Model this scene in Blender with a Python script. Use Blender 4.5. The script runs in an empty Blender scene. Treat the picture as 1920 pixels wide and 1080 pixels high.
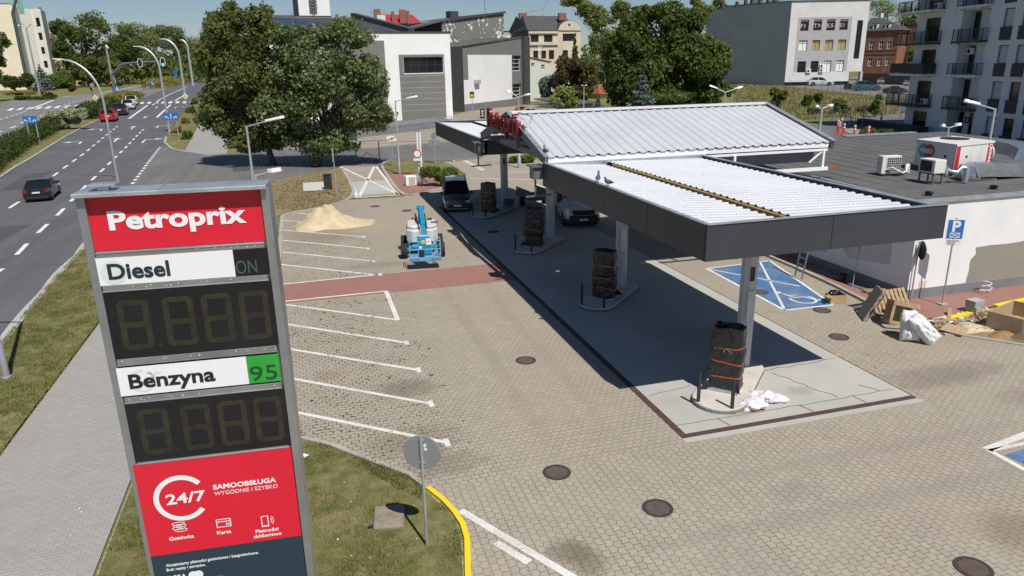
import bpy, bmesh, math, random
from mathutils import Vector, Matrix
R = math.radians
rnd = random.Random(7)
S = bpy.context.scene
COL = S.collection
CAM_H = 9.0
F_PX, PITCH, ROLL, YAW = 1350.0, R(17.35), R(1.03), R(16.0)
def _cam_axes():
 c, s = math.cos(PITCH), math.sin(PITCH)
 fwd = Vector((0, c, -s)); right = Vector((1, 0, 0)); down = Vector((0, -s, -c))
 cr, sr = math.cos(ROLL), math.sin(ROLL)
 rt = cr*right + sr*down; dn = -sr*right + cr*down
 rz = Matrix.Rotation(-YAW, 3, 'Z')
 return rz @ rt, rz @ dn, rz @ fwd
RT, DN, FW = _cam_axes()
cd = bpy.data.cameras.new('camera'); cam = bpy.data.objects.new('camera', cd); COL.objects.link(cam)
cam.matrix_world = Matrix(((RT.x, -DN.x, -FW.x, 0), (RT.y, -DN.y, -FW.y, 0), (RT.z, -DN.z, -FW.z, CAM_H), (0, 0, 0, 1)))
cd.sensor_width = 36; cd.lens = 36*F_PX/1920; cd.clip_start = 0.1; cd.clip_end = 6000
S.camera = cam
w = bpy.data.worlds.new('World'); S.world = w; w.use_nodes = True
wn = w.node_tree
sky = wn.nodes.new('ShaderNodeTexSky'); sky.sky_type = 'NISHITA'; sky.sun_disc = False
SUN_TO = Vector((0.155, -0.66, 1.0)).normalized()
sky.sun_elevation = math.asin(SUN_TO.z); sky.sun_rotation = R(167)
sky.air_density = 1.0; sky.dust_density = 0.2; sky.ozone_density = 1.6; sky.altitude = 200
bg = wn.nodes['Background']; bg.inputs[1].default_value = 0.056
_tint = wn.nodes.new('ShaderNodeMix'); _tint.data_type = 'RGBA'; _tint.blend_type = 'MULTIPLY'; _tint.inputs[0].default_value = 1.0
_tint.inputs[7].default_value = (.96, 1.05, 1.19, 1)
wn.links.new(sky.outputs[0], _tint.inputs[6]); wn.links.new(_tint.outputs[2], bg.inputs[0])
sl = bpy.data.lights.new('sun', 'SUN'); sl.energy = 4.9; sl.angle = R(0.5); sl.color = (1.0, 0.95, 0.87)
so = bpy.data.objects.new('sun', sl); COL.objects.link(so)
so.rotation_euler = (-SUN_TO).to_track_quat('-Z', 'Y').to_euler()
S.view_settings.view_transform = 'Standard'; S.view_settings.look = 'None'
S.view_settings.exposure = 0.0; S.view_settings.gamma = 1.0
EYE = Vector((0, 0, CAM_H))
def ray(px, py): return RT*((px-960)/F_PX) + DN*((py-540)/F_PX) + FW
def g(px, py, z=0.0):
 d = ray(px, py); t = (z-CAM_H)/d.z
 return Vector((d.x*t, d.y*t, z))
def g2(px, py, z=0.0):
 p = g(px, py, z); return (p.x, p.y)
def dist_at(p, px, py):            # height above ground seen at (px,py) for a vertical line standing at p
 d = ray(px, py); L2 = d.x*d.x + d.y*d.y
 t = (p.x*d.x + p.y*d.y)/L2
 return CAM_H + d.z*t
def hz(bx, by, tx, ty, z0=0.0):    # base pixel, top pixel -> (base point, top height)
 p = g(bx, by, z0); return p, dist_at(p, tx, ty)
def at_plane(px, py, p0, n):
 d = ray(px, py); t = (p0-EYE).dot(n)/d.dot(n)
 return EYE + d*t
def pxs(p):                        # metres per photo pixel at p
 return (p-EYE).dot(FW)/F_PX
MATS = {}
class NT:
 def __init__(s, name):
  s.m = bpy.data.materials.new(name); s.m.use_nodes = True; s.t = s.m.node_tree
  s.b = s.t.nodes['Principled BSDF']; s.out = s.t.nodes['Material Output']
 def n(s, ty, **kw):
  nd = s.t.nodes.new('ShaderNode'+ty)
  for k, v in kw.items():
   if k.startswith('i_'):
    key = k[2:]; key = int(key) if key.isdigit() else key.replace('_', ' ')
    s.set(nd.inputs[key], v)
   else: setattr(nd, k, v)
  return nd
 def set(s, inp, v):
  if hasattr(v, 'is_output'): s.t.links.new(v, inp)
  elif isinstance(v, tuple) and len(v) == 3 and inp.type == 'RGBA': inp.default_value = (*v, 1)
  else: inp.default_value = v
 def math(s, op, a, b=None, c=None, clamp=False):
  nd = s.t.nodes.new('ShaderNodeMath'); nd.operation = op; nd.use_clamp = clamp
  s.set(nd.inputs[0], a)
  if b is not None: s.set(nd.inputs[1], b)
  if c is not None: s.set(nd.inputs[2], c)
  return nd.outputs[0]
 def mix(s, f, a, b, blend='MIX'):
  nd = s.t.nodes.new('ShaderNodeMix'); nd.data_type = 'RGBA'; nd.blend_type = blend
  s.set(nd.inputs[0], f); s.set(nd.inputs[6], a); s.set(nd.inputs[7], b)
  return nd.outputs[2]
 def ramp(s, f, stops, interp='LINEAR'):
  nd = s.t.nodes.new('ShaderNodeValToRGB'); nd.color_ramp.interpolation = interp
  el = nd.color_ramp.elements
  while len(el) < len(stops): el.new(0.5)
  for e, (p, c) in zip(el, stops):
   e.position = p; e.color = (*c, 1) if isinstance(c, tuple) else (c, c, c, 1)
  s.set(nd.inputs[0], f); return nd.outputs[0]
 def pos(s):
  return s.n('NewGeometry').outputs['Position']
 def obj(s):
  return s.n('TexCoord').outputs['Object']
 def noise(s, vec, scale, detail=3, rough=.55, dist=0):
  nd = s.n('TexNoise', i_Scale=scale, i_Detail=detail, i_Roughness=rough, i_Distortion=dist)
  s.set(nd.inputs['Vector'], vec); return nd.outputs[0]
 def sep(s, vec):
  nd = s.n('SeparateXYZ'); s.set(nd.inputs[0], vec); return nd.outputs
 def comb(s, x, y, z=0.0):
  nd = s.n('CombineXYZ'); s.set(nd.inputs[0], x); s.set(nd.inputs[1], y); s.set(nd.inputs[2], z); return nd.outputs[0]
 def bump(s, h, strength=.3, dist=.02):
  nd = s.n('Bump', i_Strength=strength, i_Distance=dist); s.set(nd.inputs['Height'], h)
  s.t.links.new(nd.outputs[0], s.b.inputs['Normal'])
 def done(s, col, rough=.6, metal=0.0, spec=.5):
  s.set(s.b.inputs['Base Color'], col); s.set(s.b.inputs['Roughness'], rough); s.set(s.b.inputs['Metallic'], metal)
  s.set(s.b.inputs['Specular IOR Level'], spec)
  return s.m
def scl(c, k): return tuple(min(1, x*k) for x in c)
def mat(name, col, rough=.6, metal=0.0, var=.12, scale=3.0, bump=0.0, bscale=40, spec=.5, coat=0.0, grime=0.0):
 """plain surface with uneven tone, optional grain and soft stains"""
 if name in MATS: return MATS[name]
 k = NT(name); o = k.pos()
 n1 = k.noise(o, scale, 4, .6); n2 = k.noise(o, scale*9, 2)
 f = k.math('MULTIPLY_ADD', n2, .35, k.math('MULTIPLY', n1, .65))
 c = k.mix(k.ramp(f, [(.3, 0.0), (.7, 1.0)]), scl(col, 1-var), scl(col, 1+var))
 if grime:
  gm = k.ramp(k.noise(o, scale*.6, 5, .7), [(.5, 0.0), (.72, grime)])
  c = k.mix(gm, c, scl(col, .45))
 if bump: k.bump(k.noise(o, bscale, 3), bump, .02)
 r = k.math('MULTIPLY_ADD', n1, .2, rough-.1, clamp=True)
 if coat: k.b.inputs['Coat Weight'].default_value = coat; k.b.inputs['Coat Roughness'].default_value = .04
 MATS[name] = k.done(c, r, metal, spec); return MATS[name]
def emis(name, col, st):
 k = NT(name); k.b.inputs['Emission Color'].default_value = (*col, 1); k.b.inputs['Emission Strength'].default_value = st
 MATS[name] = k.done(col, .3); return MATS[name]
def glass_mat(name, col=(.012, .014, .017), rough=.08):
 k = NT(name); o = k.pos()
 n = k.noise(o, .7, 2)
 k.bump(k.noise(o, 1.2, 1), .03, .05)
 MATS[name] = k.done(k.mix(n, scl(col, .5), scl(col, 1.7)), rough, 0, .35); return MATS[name]
class MB:
 def __init__(s): s.v = []; s.f = []; s.mi = []; s.ms = []; s.c = 0
 def mat(s, m):
  if m not in s.ms: s.ms.append(m)
  s.c = s.ms.index(m); return s
 def face(s, pts):
  b = len(s.v); s.v += [Vector(p) for p in pts]; s.f.append(list(range(b, b+len(pts)))); s.mi.append(s.c); return s
 def add(s, vs, fs, M=None):
  b = len(s.v); s.v += [(M @ Vector(p)) if M else Vector(p) for p in vs]
  for f in fs: s.f.append([b+i for i in f]); s.mi.append(s.c)
  return s
 def box(s, c, d, rz=0, rx=0, ry=0, taper=1.0, M=None):
  x, y, z = d[0]/2, d[1]/2, d[2]/2; t = taper
  vs = [(-x, -y, -z), (x, -y, -z), (x, y, -z), (-x, y, -z), (-x*t, -y*t, z), (x*t, -y*t, z), (x*t, y*t, z), (-x*t, y*t, z)]
  T = Matrix.Translation(c) @ Matrix.Rotation(rz, 4, 'Z') @ Matrix.Rotation(ry, 4, 'Y') @ Matrix.Rotation(rx, 4, 'X')
  if M: T = M @ T
  return s.add(vs, [(0, 3, 2, 1), (4, 5, 6, 7), (0, 1, 5, 4), (1, 2, 6, 5), (2, 3, 7, 6), (3, 0, 4, 7)], T)
 def bar(s, a, b, w, h=None, up=(0, 0, 1)):
  a, b = Vector(a), Vector(b); h = h or w
  d = b-a; L = d.length
  if L < 1e-6: return s
  y = d/L; up = Vector(up)
  if abs(y.dot(up)) > .98: up = Vector((1, 0, 0))
  x = y.cross(up).normalized(); z = x.cross(y)
  M = Matrix((( x.x, y.x, z.x, 0), (x.y, y.y, z.y, 0), (x.z, y.z, z.z, 0), (0, 0, 0, 1))); m = (a+b)/2
  return s.box((0, 0, 0), (w, L, h), M=Matrix.Translation(m) @ M)
 def prism(s, poly, z0, z1, caps=(True, True)):
  a = sum(poly[i][0]*poly[(i+1) % len(poly)][1]-poly[(i+1) % len(poly)][0]*poly[i][1] for i in range(len(poly)))
  if a < 0: poly = poly[::-1]
  n = len(poly); b = len(s.v)
  s.v += [Vector((p[0], p[1], z0)) for p in poly]+[Vector((p[0], p[1], z1)) for p in poly]
  for i in range(n):
   j = (i+1) % n; s.f.append([b+i, b+j, b+n+j, b+n+i]); s.mi.append(s.c)
  if caps[1]: s.f.append([b+n+i for i in range(n)]); s.mi.append(s.c)
  if caps[0]: s.f.append([b+i for i in range(n)][::-1]); s.mi.append(s.c)
  return s
 def sheet(s, poly, z):
  a = sum(poly[i][0]*poly[(i+1) % len(poly)][1]-poly[(i+1) % len(poly)][0]*poly[i][1] for i in range(len(poly)))
  if a < 0: poly = poly[::-1]
  return s.face([(p[0], p[1], z) for p in poly])
 def extr(s, prof, a, b, M=None):
  """profile of (u,z) pairs swept from y=a to y=b; u along x"""
  n = len(prof)
  vs = [(p[0], a, p[1]) for p in prof]+[(p[0], b, p[1]) for p in prof]
  fs = [(i, (i+1) % n, n+(i+1) % n, n+i) for i in range(n)]+[tuple(range(n))[::-1], tuple(range(n, 2*n))]
  return s.add(vs, fs, M)
 def tube(s, path, r, n=8, cap=True):
  path = [Vector(p) for p in path]; rs = r if isinstance(r, (list, tuple)) else [r]*len(path)
  b = len(s.v); prev = None
  for i, p in enumerate(path):
   t = (path[min(i+1, len(path)-1)]-path[max(i-1, 0)]).normalized()
   if prev is None:
    u = t.cross(Vector((0, 0, 1)))
    if u.length < .05: u = t.cross(Vector((1, 0, 0)))
    u.normalize()
   else:
    u = prev-t*prev.dot(t); u.normalize()
   prev = u; v = t.cross(u)
   for k in range(n):
    a = 2*math.pi*k/n; s.v.append(p+(u*math.cos(a)+v*math.sin(a))*rs[i])
  for i in range(len(path)-1):
   for k in range(n):
    q = (k+1) % n; s.f.append([b+i*n+k, b+i*n+q, b+(i+1)*n+q, b+(i+1)*n+k]); s.mi.append(s.c)
  if cap:
   s.f.append([b+k for k in range(n)][::-1]); s.mi.append(s.c)
   s.f.append([b+(len(path)-1)*n+k for k in range(n)]); s.mi.append(s.c)
  return s
 def lathe(s, prof, M=None, n=16):
  """profile of (r,z) from bottom to top around z"""
  b = len(s.v); M = M or Matrix()
  for (r, z) in prof:
   for k in range(n):
    a = 2*math.pi*k/n; s.v.append(M @ Vector((r*math.cos(a), r*math.sin(a), z)))
  for i in range(len(prof)-1):
   for k in range(n):
    q = (k+1) % n; s.f.append([b+i*n+k, b+i*n+q, b+(i+1)*n+q, b+(i+1)*n+k]); s.mi.append(s.c)
  s.f.append([b+k for k in range(n)][::-1]); s.mi.append(s.c)
  s.f.append([b+(len(prof)-1)*n+k for k in range(n)]); s.mi.append(s.c)
  return s
 def blob(s, c, rad, jit=.12, nu=14, nv=8, seed=0, fn=None):
  q = random.Random(seed); ph = [q.uniform(0, 6.3) for _ in range(6)]
  b = len(s.v); c = Vector(c)
  for j in range(nv+1):
   th = math.pi*j/nv
   for i in range(nu):
    a = 2*math.pi*i/nu
    d = 1+jit*(math.sin(3*a+ph[0]+2*th)+math.sin(2*a+ph[1]-3*th)+.6*math.sin(5*a+ph[2])*math.sin(th))/1.8
    p = Vector((math.sin(th)*math.cos(a)*rad[0]*d, math.sin(th)*math.sin(a)*rad[1]*d, math.cos(th)*rad[2]*(d if 0 < j < nv else 1)))
    if fn: p = fn(p)
    s.v.append(c+p)
  for j in range(nv):
   for i in range(nu):
    k = (i+1) % nu; s.f.append([b+j*nu+i, b+(j+1)*nu+i, b+(j+1)*nu+k, b+j*nu+k]); s.mi.append(s.c)
  return s
 def build(s, name, m=None, parent=None, smooth=False, bevel=0.0, off=None, auto=None, label=None, split=False):
  if m is not None and not s.ms: s.ms = [m]
  me = bpy.data.meshes.new(name)
  if off is None and parent is not None: off = root_off(parent)
  vs = [v-off for v in s.v] if off is not None else s.v
  me.from_pydata([tuple(v) for v in vs], [], s.f)
  for mm in s.ms: me.materials.append(mm)
  for p, i in zip(me.polygons, s.mi): p.material_index = i
  bm = bmesh.new(); bm.from_mesh(me); bmesh.ops.remove_doubles(bm, verts=bm.verts, dist=1e-5)
  if split:
   bm.verts.ensure_lookup_table(); seen = set(); isl = []
   for v0 in bm.verts:
    if v0.index in seen: continue
    st = [v0]; seen.add(v0.index); cur = []
    while st:
     v = st.pop(); cur.append(v.index)
     for e in v.link_edges:
      o2 = e.other_vert(v)
      if o2.index not in seen: seen.add(o2.index); st.append(o2)
    isl.append(set(cur))
   if len(isl) > 1:
    allf = [([v.index for v in f.verts], f.material_index) for f in bm.faces]; co = [v.co.copy() for v in bm.verts]; bm.free(); out = None
    for I in isl:
     sub = MB(); sub.ms = list(s.ms); idx = {};
     for vi in I: idx[vi] = len(sub.v); sub.v.append(co[vi])
     for fv, mi in allf:
      if fv[0] in I: sub.f.append([idx[i] for i in fv]); sub.mi.append(mi)
     o = sub.build(name, m, parent, smooth, bevel, Vector((0, 0, 0)), auto, label); out = out or o
    return out
  bm.normal_update(); bm.to_mesh(me); bm.free()
  if smooth or auto:
   me.polygons.foreach_set('use_smooth', [True]*len(me.polygons))
   if auto: me.set_sharp_from_angle(angle=R(auto))
  o = bpy.data.objects.new(name, me); COL.objects.link(o)
  if parent is not None: o.parent = parent
  if bevel:
   bv = o.modifiers.new('bevel', 'BEVEL'); bv.width = bevel; bv.segments = 2; bv.limit_method = 'ANGLE'; bv.angle_limit = R(40)
  if label: o['label'] = label
  return o
OFF = {}
def root_off(o):
 while o is not None:
  if o.name in OFF: return OFF[o.name]
  o = o.parent
 return None
def tag(o, label, cat, group=None, kind=None):
 if label: o['label'] = label
 if cat: o['category'] = cat
 if group: o['group'] = group
 if kind: o['kind'] = kind
 return o
def thing(name, label, cat, loc=(0, 0, 0), rz=0.0, group=None, world=False, scale=1.0):
 """Empty at the base; world=True: parts are modelled in world coordinates"""
 o = bpy.data.objects.new(name, None); COL.objects.link(o); o.empty_display_size = .2
 o.location = loc; o.rotation_euler = (0, 0, rz); o.scale = (scale,)*3
 if world: OFF[o.name] = Vector(loc)
 return tag(o, label, cat, group)
def struct(name, mb, m=None, **kw):
 o = mb.build(name, m, **kw); o['kind'] = 'structure'; return o
def dup(root, loc, rz, label=None, group=None, scale=None):
 r = root.copy(); COL.objects.link(r); r.location = loc; r.rotation_euler = (0, 0, rz)
 if scale is not None: r.scale = (scale,)*3 if not isinstance(scale, tuple) else scale
 if label: r['label'] = label
 if group: r['group'] = group
 for ch in list(root.children):
  c = ch.copy(); COL.objects.link(c); c.parent = r
  for q in list(ch.children):
   d = q.copy(); COL.objects.link(d); d.parent = c
 return r
def text_mesh(txt, size, M, m, extrude=.004, offset=0.0, sx=1.0, align='LEFT', name='lettering', parent=None, spacing=1.0, shear=0.0):
 cu = bpy.data.curves.new('t', 'FONT'); cu.body = txt; cu.size = size; cu.extrude = extrude; cu.offset = offset
 cu.align_x = align; cu.space_character = spacing; cu.shear = shear; cu.resolution_u = 4
 t = bpy.data.objects.new('t', cu); COL.objects.link(t)
 dg = bpy.context.evaluated_depsgraph_get(); me = bpy.data.meshes.new_from_object(t.evaluated_get(dg))
 bpy.data.objects.remove(t); bpy.data.curves.remove(cu)
 me.name = name
 me.transform(M @ Matrix.Diagonal((sx, 1, 1, 1)))
 ro = root_off(parent)
 if ro is not None: me.transform(Matrix.Translation(-ro))
 me.materials.clear(); me.materials.append(m)
 o = bpy.data.objects.new(name, me); COL.objects.link(o)
 if parent is not None: o.parent = parent
 return o
def wallM(origin, u, n):            # matrix: local x along u, local y up, local z outward n
 u = Vector(u).normalized(); n = Vector(n).normalized(); v = n.cross(u)
 return Matrix(((u.x, v.x, n.x, origin[0]), (u.y, v.y, n.y, origin[1]), (u.z, v.z, n.z, origin[2]), (0, 0, 0, 1)))
def offset_line(pts, w):
 """closed strip polygon quads around a polyline on the ground"""
 out = []
 pts = [Vector((p[0], p[1])) for p in pts]
 for i, p in enumerate(pts):
  t = (pts[min(i+1, len(pts)-1)]-pts[max(i-1, 0)]).normalized(); nn = Vector((-t.y, t.x))
  out.append((p+nn*w/2, p-nn*w/2))
 return out
def stripe(mb, pts, w, z):
 q = offset_line(pts, w)
 for (a, b), (c, d) in zip(q, q[1:]):
  mb.sheet([b, d, c, a], z)
 return mb
def kerb(mb, pts, w, z0, z1):
 q = offset_line(pts, w)
 for (a, b), (c, d) in zip(q, q[1:]):
  mb.prism([b, d, c, a], z0, z1)
 return mb
# ================================================================ GROUND
def paving_mat(name, base, along_y, L=.2, W=.165, zig=.03, joint=.009, joint_col=(.1, .085, .055), weeds=0.0, jdark=1.0, patch=None):
 k = NT(name); p = k.pos(); sx = k.sep(p)
 u, v = (sx[1], sx[0]) if along_y else (sx[0], sx[1])
 tri = k.math('PINGPONG', u, L/2)
 tooth = k.math('SUBTRACT', k.math('MULTIPLY', k.math('SMOOTH_MAX', k.math('DIVIDE', tri, L/2), .3, .1), zig*1.6), zig*.8)
 v2 = k.math('ADD', v, tooth)
 vec = k.comb(u, v2)
 br = k.n('TexBrick', offset=.5, squash=1.0)
 br.inputs['Scale'].default_value = 1; br.inputs['Mortar Size'].default_value = joint; br.inputs['Mortar Smooth'].default_value = .25
 br.inputs['Brick Width'].default_value = L; br.inputs['Row Height'].default_value = W; br.inputs['Bias'].default_value = 0
 br.inputs['Color1'].default_value = (0, 0, 0, 1); br.inputs['Color2'].default_value = (1, 1, 1, 1); br.inputs['Mortar'].default_value = (.5, .5, .5, 1)
 k.set(br.inputs['Vector'], vec)
 n_big = k.noise(p, .16, 5, .62); n_mid = k.noise(p, .9, 4, .65); n_f = k.noise(p, 26, 2)
 c = k.mix(k.math('MULTIPLY', br.outputs['Color'], .75), scl(base, .9), scl(base, 1.08))
 c = k.mix(k.ramp(n_big, [(.34, 0), (.68, .5)]), c, scl(base, .84))
 c = k.mix(k.ramp(n_mid, [(.54, 0), (.8, .35)]), c, (base[0]*.72, base[1]*.69, base[2]*.65))
 c = k.mix(k.math('MULTIPLY', n_f, .16), c, scl(base, .45))
 vo = k.n('TexVoronoi', i_Scale=.42); k.set(vo.inputs['Vector'], p)
 drip = k.ramp(k.math('ADD', vo.outputs['Distance'], k.math('MULTIPLY', n_mid, .25)), [(.10, .3), (.2, 0)])
 c = k.mix(drip, c, scl(base, .42))
 jm = k.math('MULTIPLY', br.outputs['Fac'], k.ramp(k.noise(p, .7, 3), [(.25, .4*jdark), (.6, .8*jdark)]))
 c = k.mix(jm, c, joint_col)
 if weeds:
  br2 = k.n('TexBrick', offset=.5); br2.inputs['Scale'].default_value = 1; br2.inputs['Mortar Size'].default_value = .028
  br2.inputs['Brick Width'].default_value = L; br2.inputs['Row Height'].default_value = W; k.set(br2.inputs['Vector'], vec)
  zone = k.math('MULTIPLY', k.ramp(sx[0], [(0, 1), (.5, 1), (1, 0)]) if False else k.math('SUBTRACT', 1.0, k.math('MULTIPLY', k.math('SUBTRACT', sx[0], 1.6), .45, clamp=True), clamp=True),
                      k.ramp(n_mid, [(.40, .25), (.62, 1)]))
  sp = k.ramp(k.noise(p, 9, 2, .5), [(.49, 0), (.57, 1)])
  wd = k.math('MULTIPLY', k.math('MULTIPLY', br2.outputs['Fac'], sp), k.math('MULTIPLY', zone, weeds))
  c = k.mix(wd, c, k.mix(k.noise(p, 2.5, 2), (.055, .05, .02), (.13, .12, .04)))
 if patch: c = patch(k, p, sx, c)
 k.bump(k.math('SUBTRACT', 1.0, br.outputs['Fac']), .5, .008)
 MATS[name] = k.done(c, .82, 0, .3); return MATS[name]
def blot(k, p, sx, c, x, y, rx, ry, col, amt, nscale=3.0):
 """stain with its own ragged outline at (x,y)"""
 dx = k.math('DIVIDE', k.math('SUBTRACT', sx[0], x), rx); dy = k.math('DIVIDE', k.math('SUBTRACT', sx[1], y), ry)
 d = k.math('SQRT', k.math('ADD', k.math('MULTIPLY', dx, dx), k.math('MULTIPLY', dy, dy)))
 d = k.math('ADD', d, k.math('MULTIPLY', k.math('SUBTRACT', k.noise(p, nscale, 4, .7), .5), 1.5))
 return k.mix(k.ramp(d, [(.35, amt*.62), (.8, amt*.3), (1.15, 0)]), c, col)
PAV = (.395, .35, .285)
DIRT = (.13, .105, .07)
def patch_n(k, p, sx, c):
 for a in ((2.2, 19.3, 1.1, .8, DIRT, .85), (1.9, 16.2, 1.4, .9, DIRT, .6), (2.4, 14.9, 1.3, .7, DIRT, .7), (.2, 21.0, .6, .4, (.2, .1, .06), .5),
              (3.0, 33.3, 1.8, .7, DIRT, .5), (4.8, 36.5, 1.0, .9, DIRT, .35), (.6, 40.6, 2.0, 2.4, (.2, .16, .1), .8), (2.5, 43.0, 3.2, 2.6, (.42, .33, .19), .45), (5.2, 22, .3, 11, (.24, .21, .17), .5, 1), (6.9, 24, .28, 12, (.24, .21, .17), .45, 1)):
  c = blot(k, p, sx, c, *a)
 return c
def patch_s(k, p, sx, c):
 for a in ((4.2, 11.0, .5, .45, DIRT, 1, 5), (4.45, 10.6, .4, .55, DIRT, .9, 6), (17.6, 15.2, 2.6, .8, (.15, .12, .1), .8, 2), (19.0, 13.2, 1.6, .8, (.15, .12, .1), .6, 2),
              (20.0, 17.5, 3.0, 1.2, (.3, .24, .15), .7, 1.5), (12.9, 8.9, .9, .8, (.16, .12, .08), .8, 6), (19.2, 22.0, .7, .9, (.24, .18, .11), .7, 4), (9.6, 11.4, .8, .5, (.2, .19, .18), .5, 3), (11.5, 10.6, 7, .3, (.24, .21, .18), .55, 1), (12.5, 12.3, 6, .28, (.24, .21, .18), .5, 1), (7.2, 9.2, 1.1, 1.4, (.27, .24, .2), .5, 1.5)):
  c = blot(k, p, sx, c, *a)
 return c
m_pav_n = paving_mat('paving_interlocking', PAV, False, weeds=1.0, patch=patch_n)
m_pav_s = paving_mat('paving_interlocking_turned', scl(PAV, 1.0), True, patch=patch_s)
m_red = paving_mat('paving_red', (.36, .185, .155), False, joint_col=(.12, .07, .05))
m_walk = paving_mat('sidewalk_blocks', (.37, .355, .34), False, .2, .1, .0, .006, (.17, .16, .14))
m_beige = paving_mat('car_park_blocks', (.34, .30, .24), False, .2, .165, .0, .009, (.2, .17, .12))
def asphalt_mat(name, base=.105, tint=(1, 1.02, 1.07), along=None):
 k = NT(name); p = k.pos(); sx = k.sep(p)
 n1 = k.noise(p, .12, 4, .6); n2 = k.noise(p, 45, 2); n3 = k.noise(k.comb(k.math('MULTIPLY', sx[0], 1.0), k.math('MULTIPLY', sx[1], .03)), .9, 4, .6)
 f = k.math('ADD', k.math('MULTIPLY', n1, .35), k.math('ADD', k.math('MULTIPLY', n2, .25), k.math('MULTIPLY', n3, .4)))
 c = k.mix(k.ramp(f, [(.3, 0), (.7, 1)]), tuple(base*.72*t for t in tint), tuple(base*1.4*t for t in tint))
 vo = k.n('TexVoronoi', feature='DISTANCE_TO_EDGE', i_Scale=.11); k.set(vo.inputs['Vector'], k.mix(.12, p, k.n('TexNoise', i_Scale=1.5).outputs[1]))
 ck = k.ramp(vo.outputs[0], [(.0, .55), (.006, 0)])
 c = k.mix(ck, c, scl((base,)*3, .45))
 k.bump(n2, .25, .01); MATS[name] = k.done(c, .78, 0, .35); return MATS[name]
m_asph = asphalt_mat('asphalt'); m_asph2 = asphalt_mat('asphalt_pale', .18, (1, .98, .94)); m_asph3 = asphalt_mat('asphalt_grey', .14, (1, .99, .97))
def turf_mat(name, green, straw, soil, soil_amt=.4, sc=1.0):
 k = NT(name); p = k.pos()
 n1 = k.noise(p, .35*sc, 5, .65); n2 = k.noise(p, 2.2*sc, 4, .7); n3 = k.noise(p, 30, 3, .7)
 c = k.mix(k.ramp(k.math('ADD', k.math('MULTIPLY', n2, .6), k.math('MULTIPLY', n1, .4)), [(.4, 0), (.62, 1)]), green, straw)
 c = k.mix(k.ramp(k.math('ADD', k.math('MULTIPLY', n1, .7), k.math('MULTIPLY', n2, .3)), [(.54, 0), (.68, soil_amt)]), c, soil)
 c = k.mix(k.math('MULTIPLY', n3, .5), c, scl(green, .45))
 k.bump(n3, .6, .03); MATS[name] = k.done(c, .9, 0, .15); return MATS[name]
m_turf = turf_mat('turf', (.13, .14, .045), (.30, .25, .125), (.33, .25, .155), .85)
m_field = turf_mat('field', (.13, .15, .045), (.30, .26, .11), (.26, .2, .11), .35, .3)
m_bare = turf_mat('bare_ground', (.2, .185, .085), (.40, .31, .2), (.33, .2, .115), .8, .7)
def paint_mat(name, col, under, wear=.35):
 k = NT(name); p = k.pos()
 n = k.math('ADD', k.math('MULTIPLY', k.noise(p, 1.1, 3), .35), k.math('MULTIPLY', k.noise(p, 22, 3, .7), .65))
 c = k.mix(k.ramp(n, [(.62-wear*.35, 0), (.68, wear*1.6)]), k.mix(k.noise(p, .8, 2), col, scl(col, .85)), under)
 MATS[name] = k.done(c, .75, 0, .3); return MATS[name]
m_line = paint_mat('line_paint', (.80, .79, .76), (.36, .32, .26), .55)
m_rline = paint_mat('road_paint', (.78, .78, .77), (.1, .1, .1), .3)
m_blue = paint_mat('blue_paint', (.03, .15, .38), (.34, .31, .26), .5)
m_yel = paint_mat('kerb_yellow', (.83, .62, .02), (.4, .35, .2), .15)
m_kerb = mat('kerb_concrete', (.38, .355, .31), .85, var=.2, scale=1.5, bump=.2, grime=.5)
m_conc = None
def _conc():
 k = NT('forecourt_concrete'); p = k.pos(); sx = k.sep(p)
 n1 = k.noise(p, .35, 5, .65); n2 = k.noise(p, 1.6, 5, .7); n3 = k.noise(p, 18, 3)
 c = k.mix(k.ramp(n1, [(.3, 0), (.7, 1)]), (.38, .385, .36), (.48, .475, .435))
 c = k.mix(k.ramp(n2, [(.5, 0), (.75, .5)]), c, (.47, .43, .36))
 c = k.mix(k.math('MULTIPLY', n3, .15), c, (.2, .2, .19))
 for a in ((12.9, 15.6, .5, .35, (.15, .15, .15), .55, 6), (10.6, 14.9, .6, .3, (.24, .23, .21), .6, 5), (9.3, 16.2, .9, .3, (.4, .33, .24), .7, 4), (12.0, 20.5, 1.5, 2.0, (.2, .2, .19), .5, 2), (10.5, 28.0, 1.4, 3.0, (.2, .2, .19), .5, 2)):
  c = blot(k, p, sx, c, *a)
 k.bump(n3, .12, .01); MATS['forecourt_concrete'] = k.done(c, .8, 0, .35); return MATS['forecourt_concrete']
m_conc = _conc()
m_rust = mat('rusty_steel', (.095, .055, .045), .75, .2, .3, 6, .3, 30)
m_crack = mat('joint_filler', (.2, .165, .12), .9, var=.3, scale=4)
mb = MB(); mb.sheet([(-1500, -200), (1500, -200), (1500, 2500), (-1500, 2500)], -.03); struct('ground', mb, m_field)
mb = MB()
mb.sheet([(-10.6, -20), (-10.7, 27.6), (-11.3, 34.5), (-11.7, 43), (-13.5, 65.8), (-14.9, 82), g2(305, 272), g2(312, 258), g2(325, 237), g2(340, 215), g2(352, 201), g2(366, 190), g2(420, 172), g2(452, 157), g2(357, 150), g2(325, 160), g2(298, 171), (-44, 224), g2(222, 205), g2(205, 214), g2(185, 225), g2(155, 239), g2(120, 258), g2(90, 277), g2(60, 296), g2(30, 313), g2(0, 333), (-24.6, 58), (-23.4, 40), (-23.2, -20)], -.012)
struct('main_road', mb, m_asph)
mb = MB()
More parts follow.
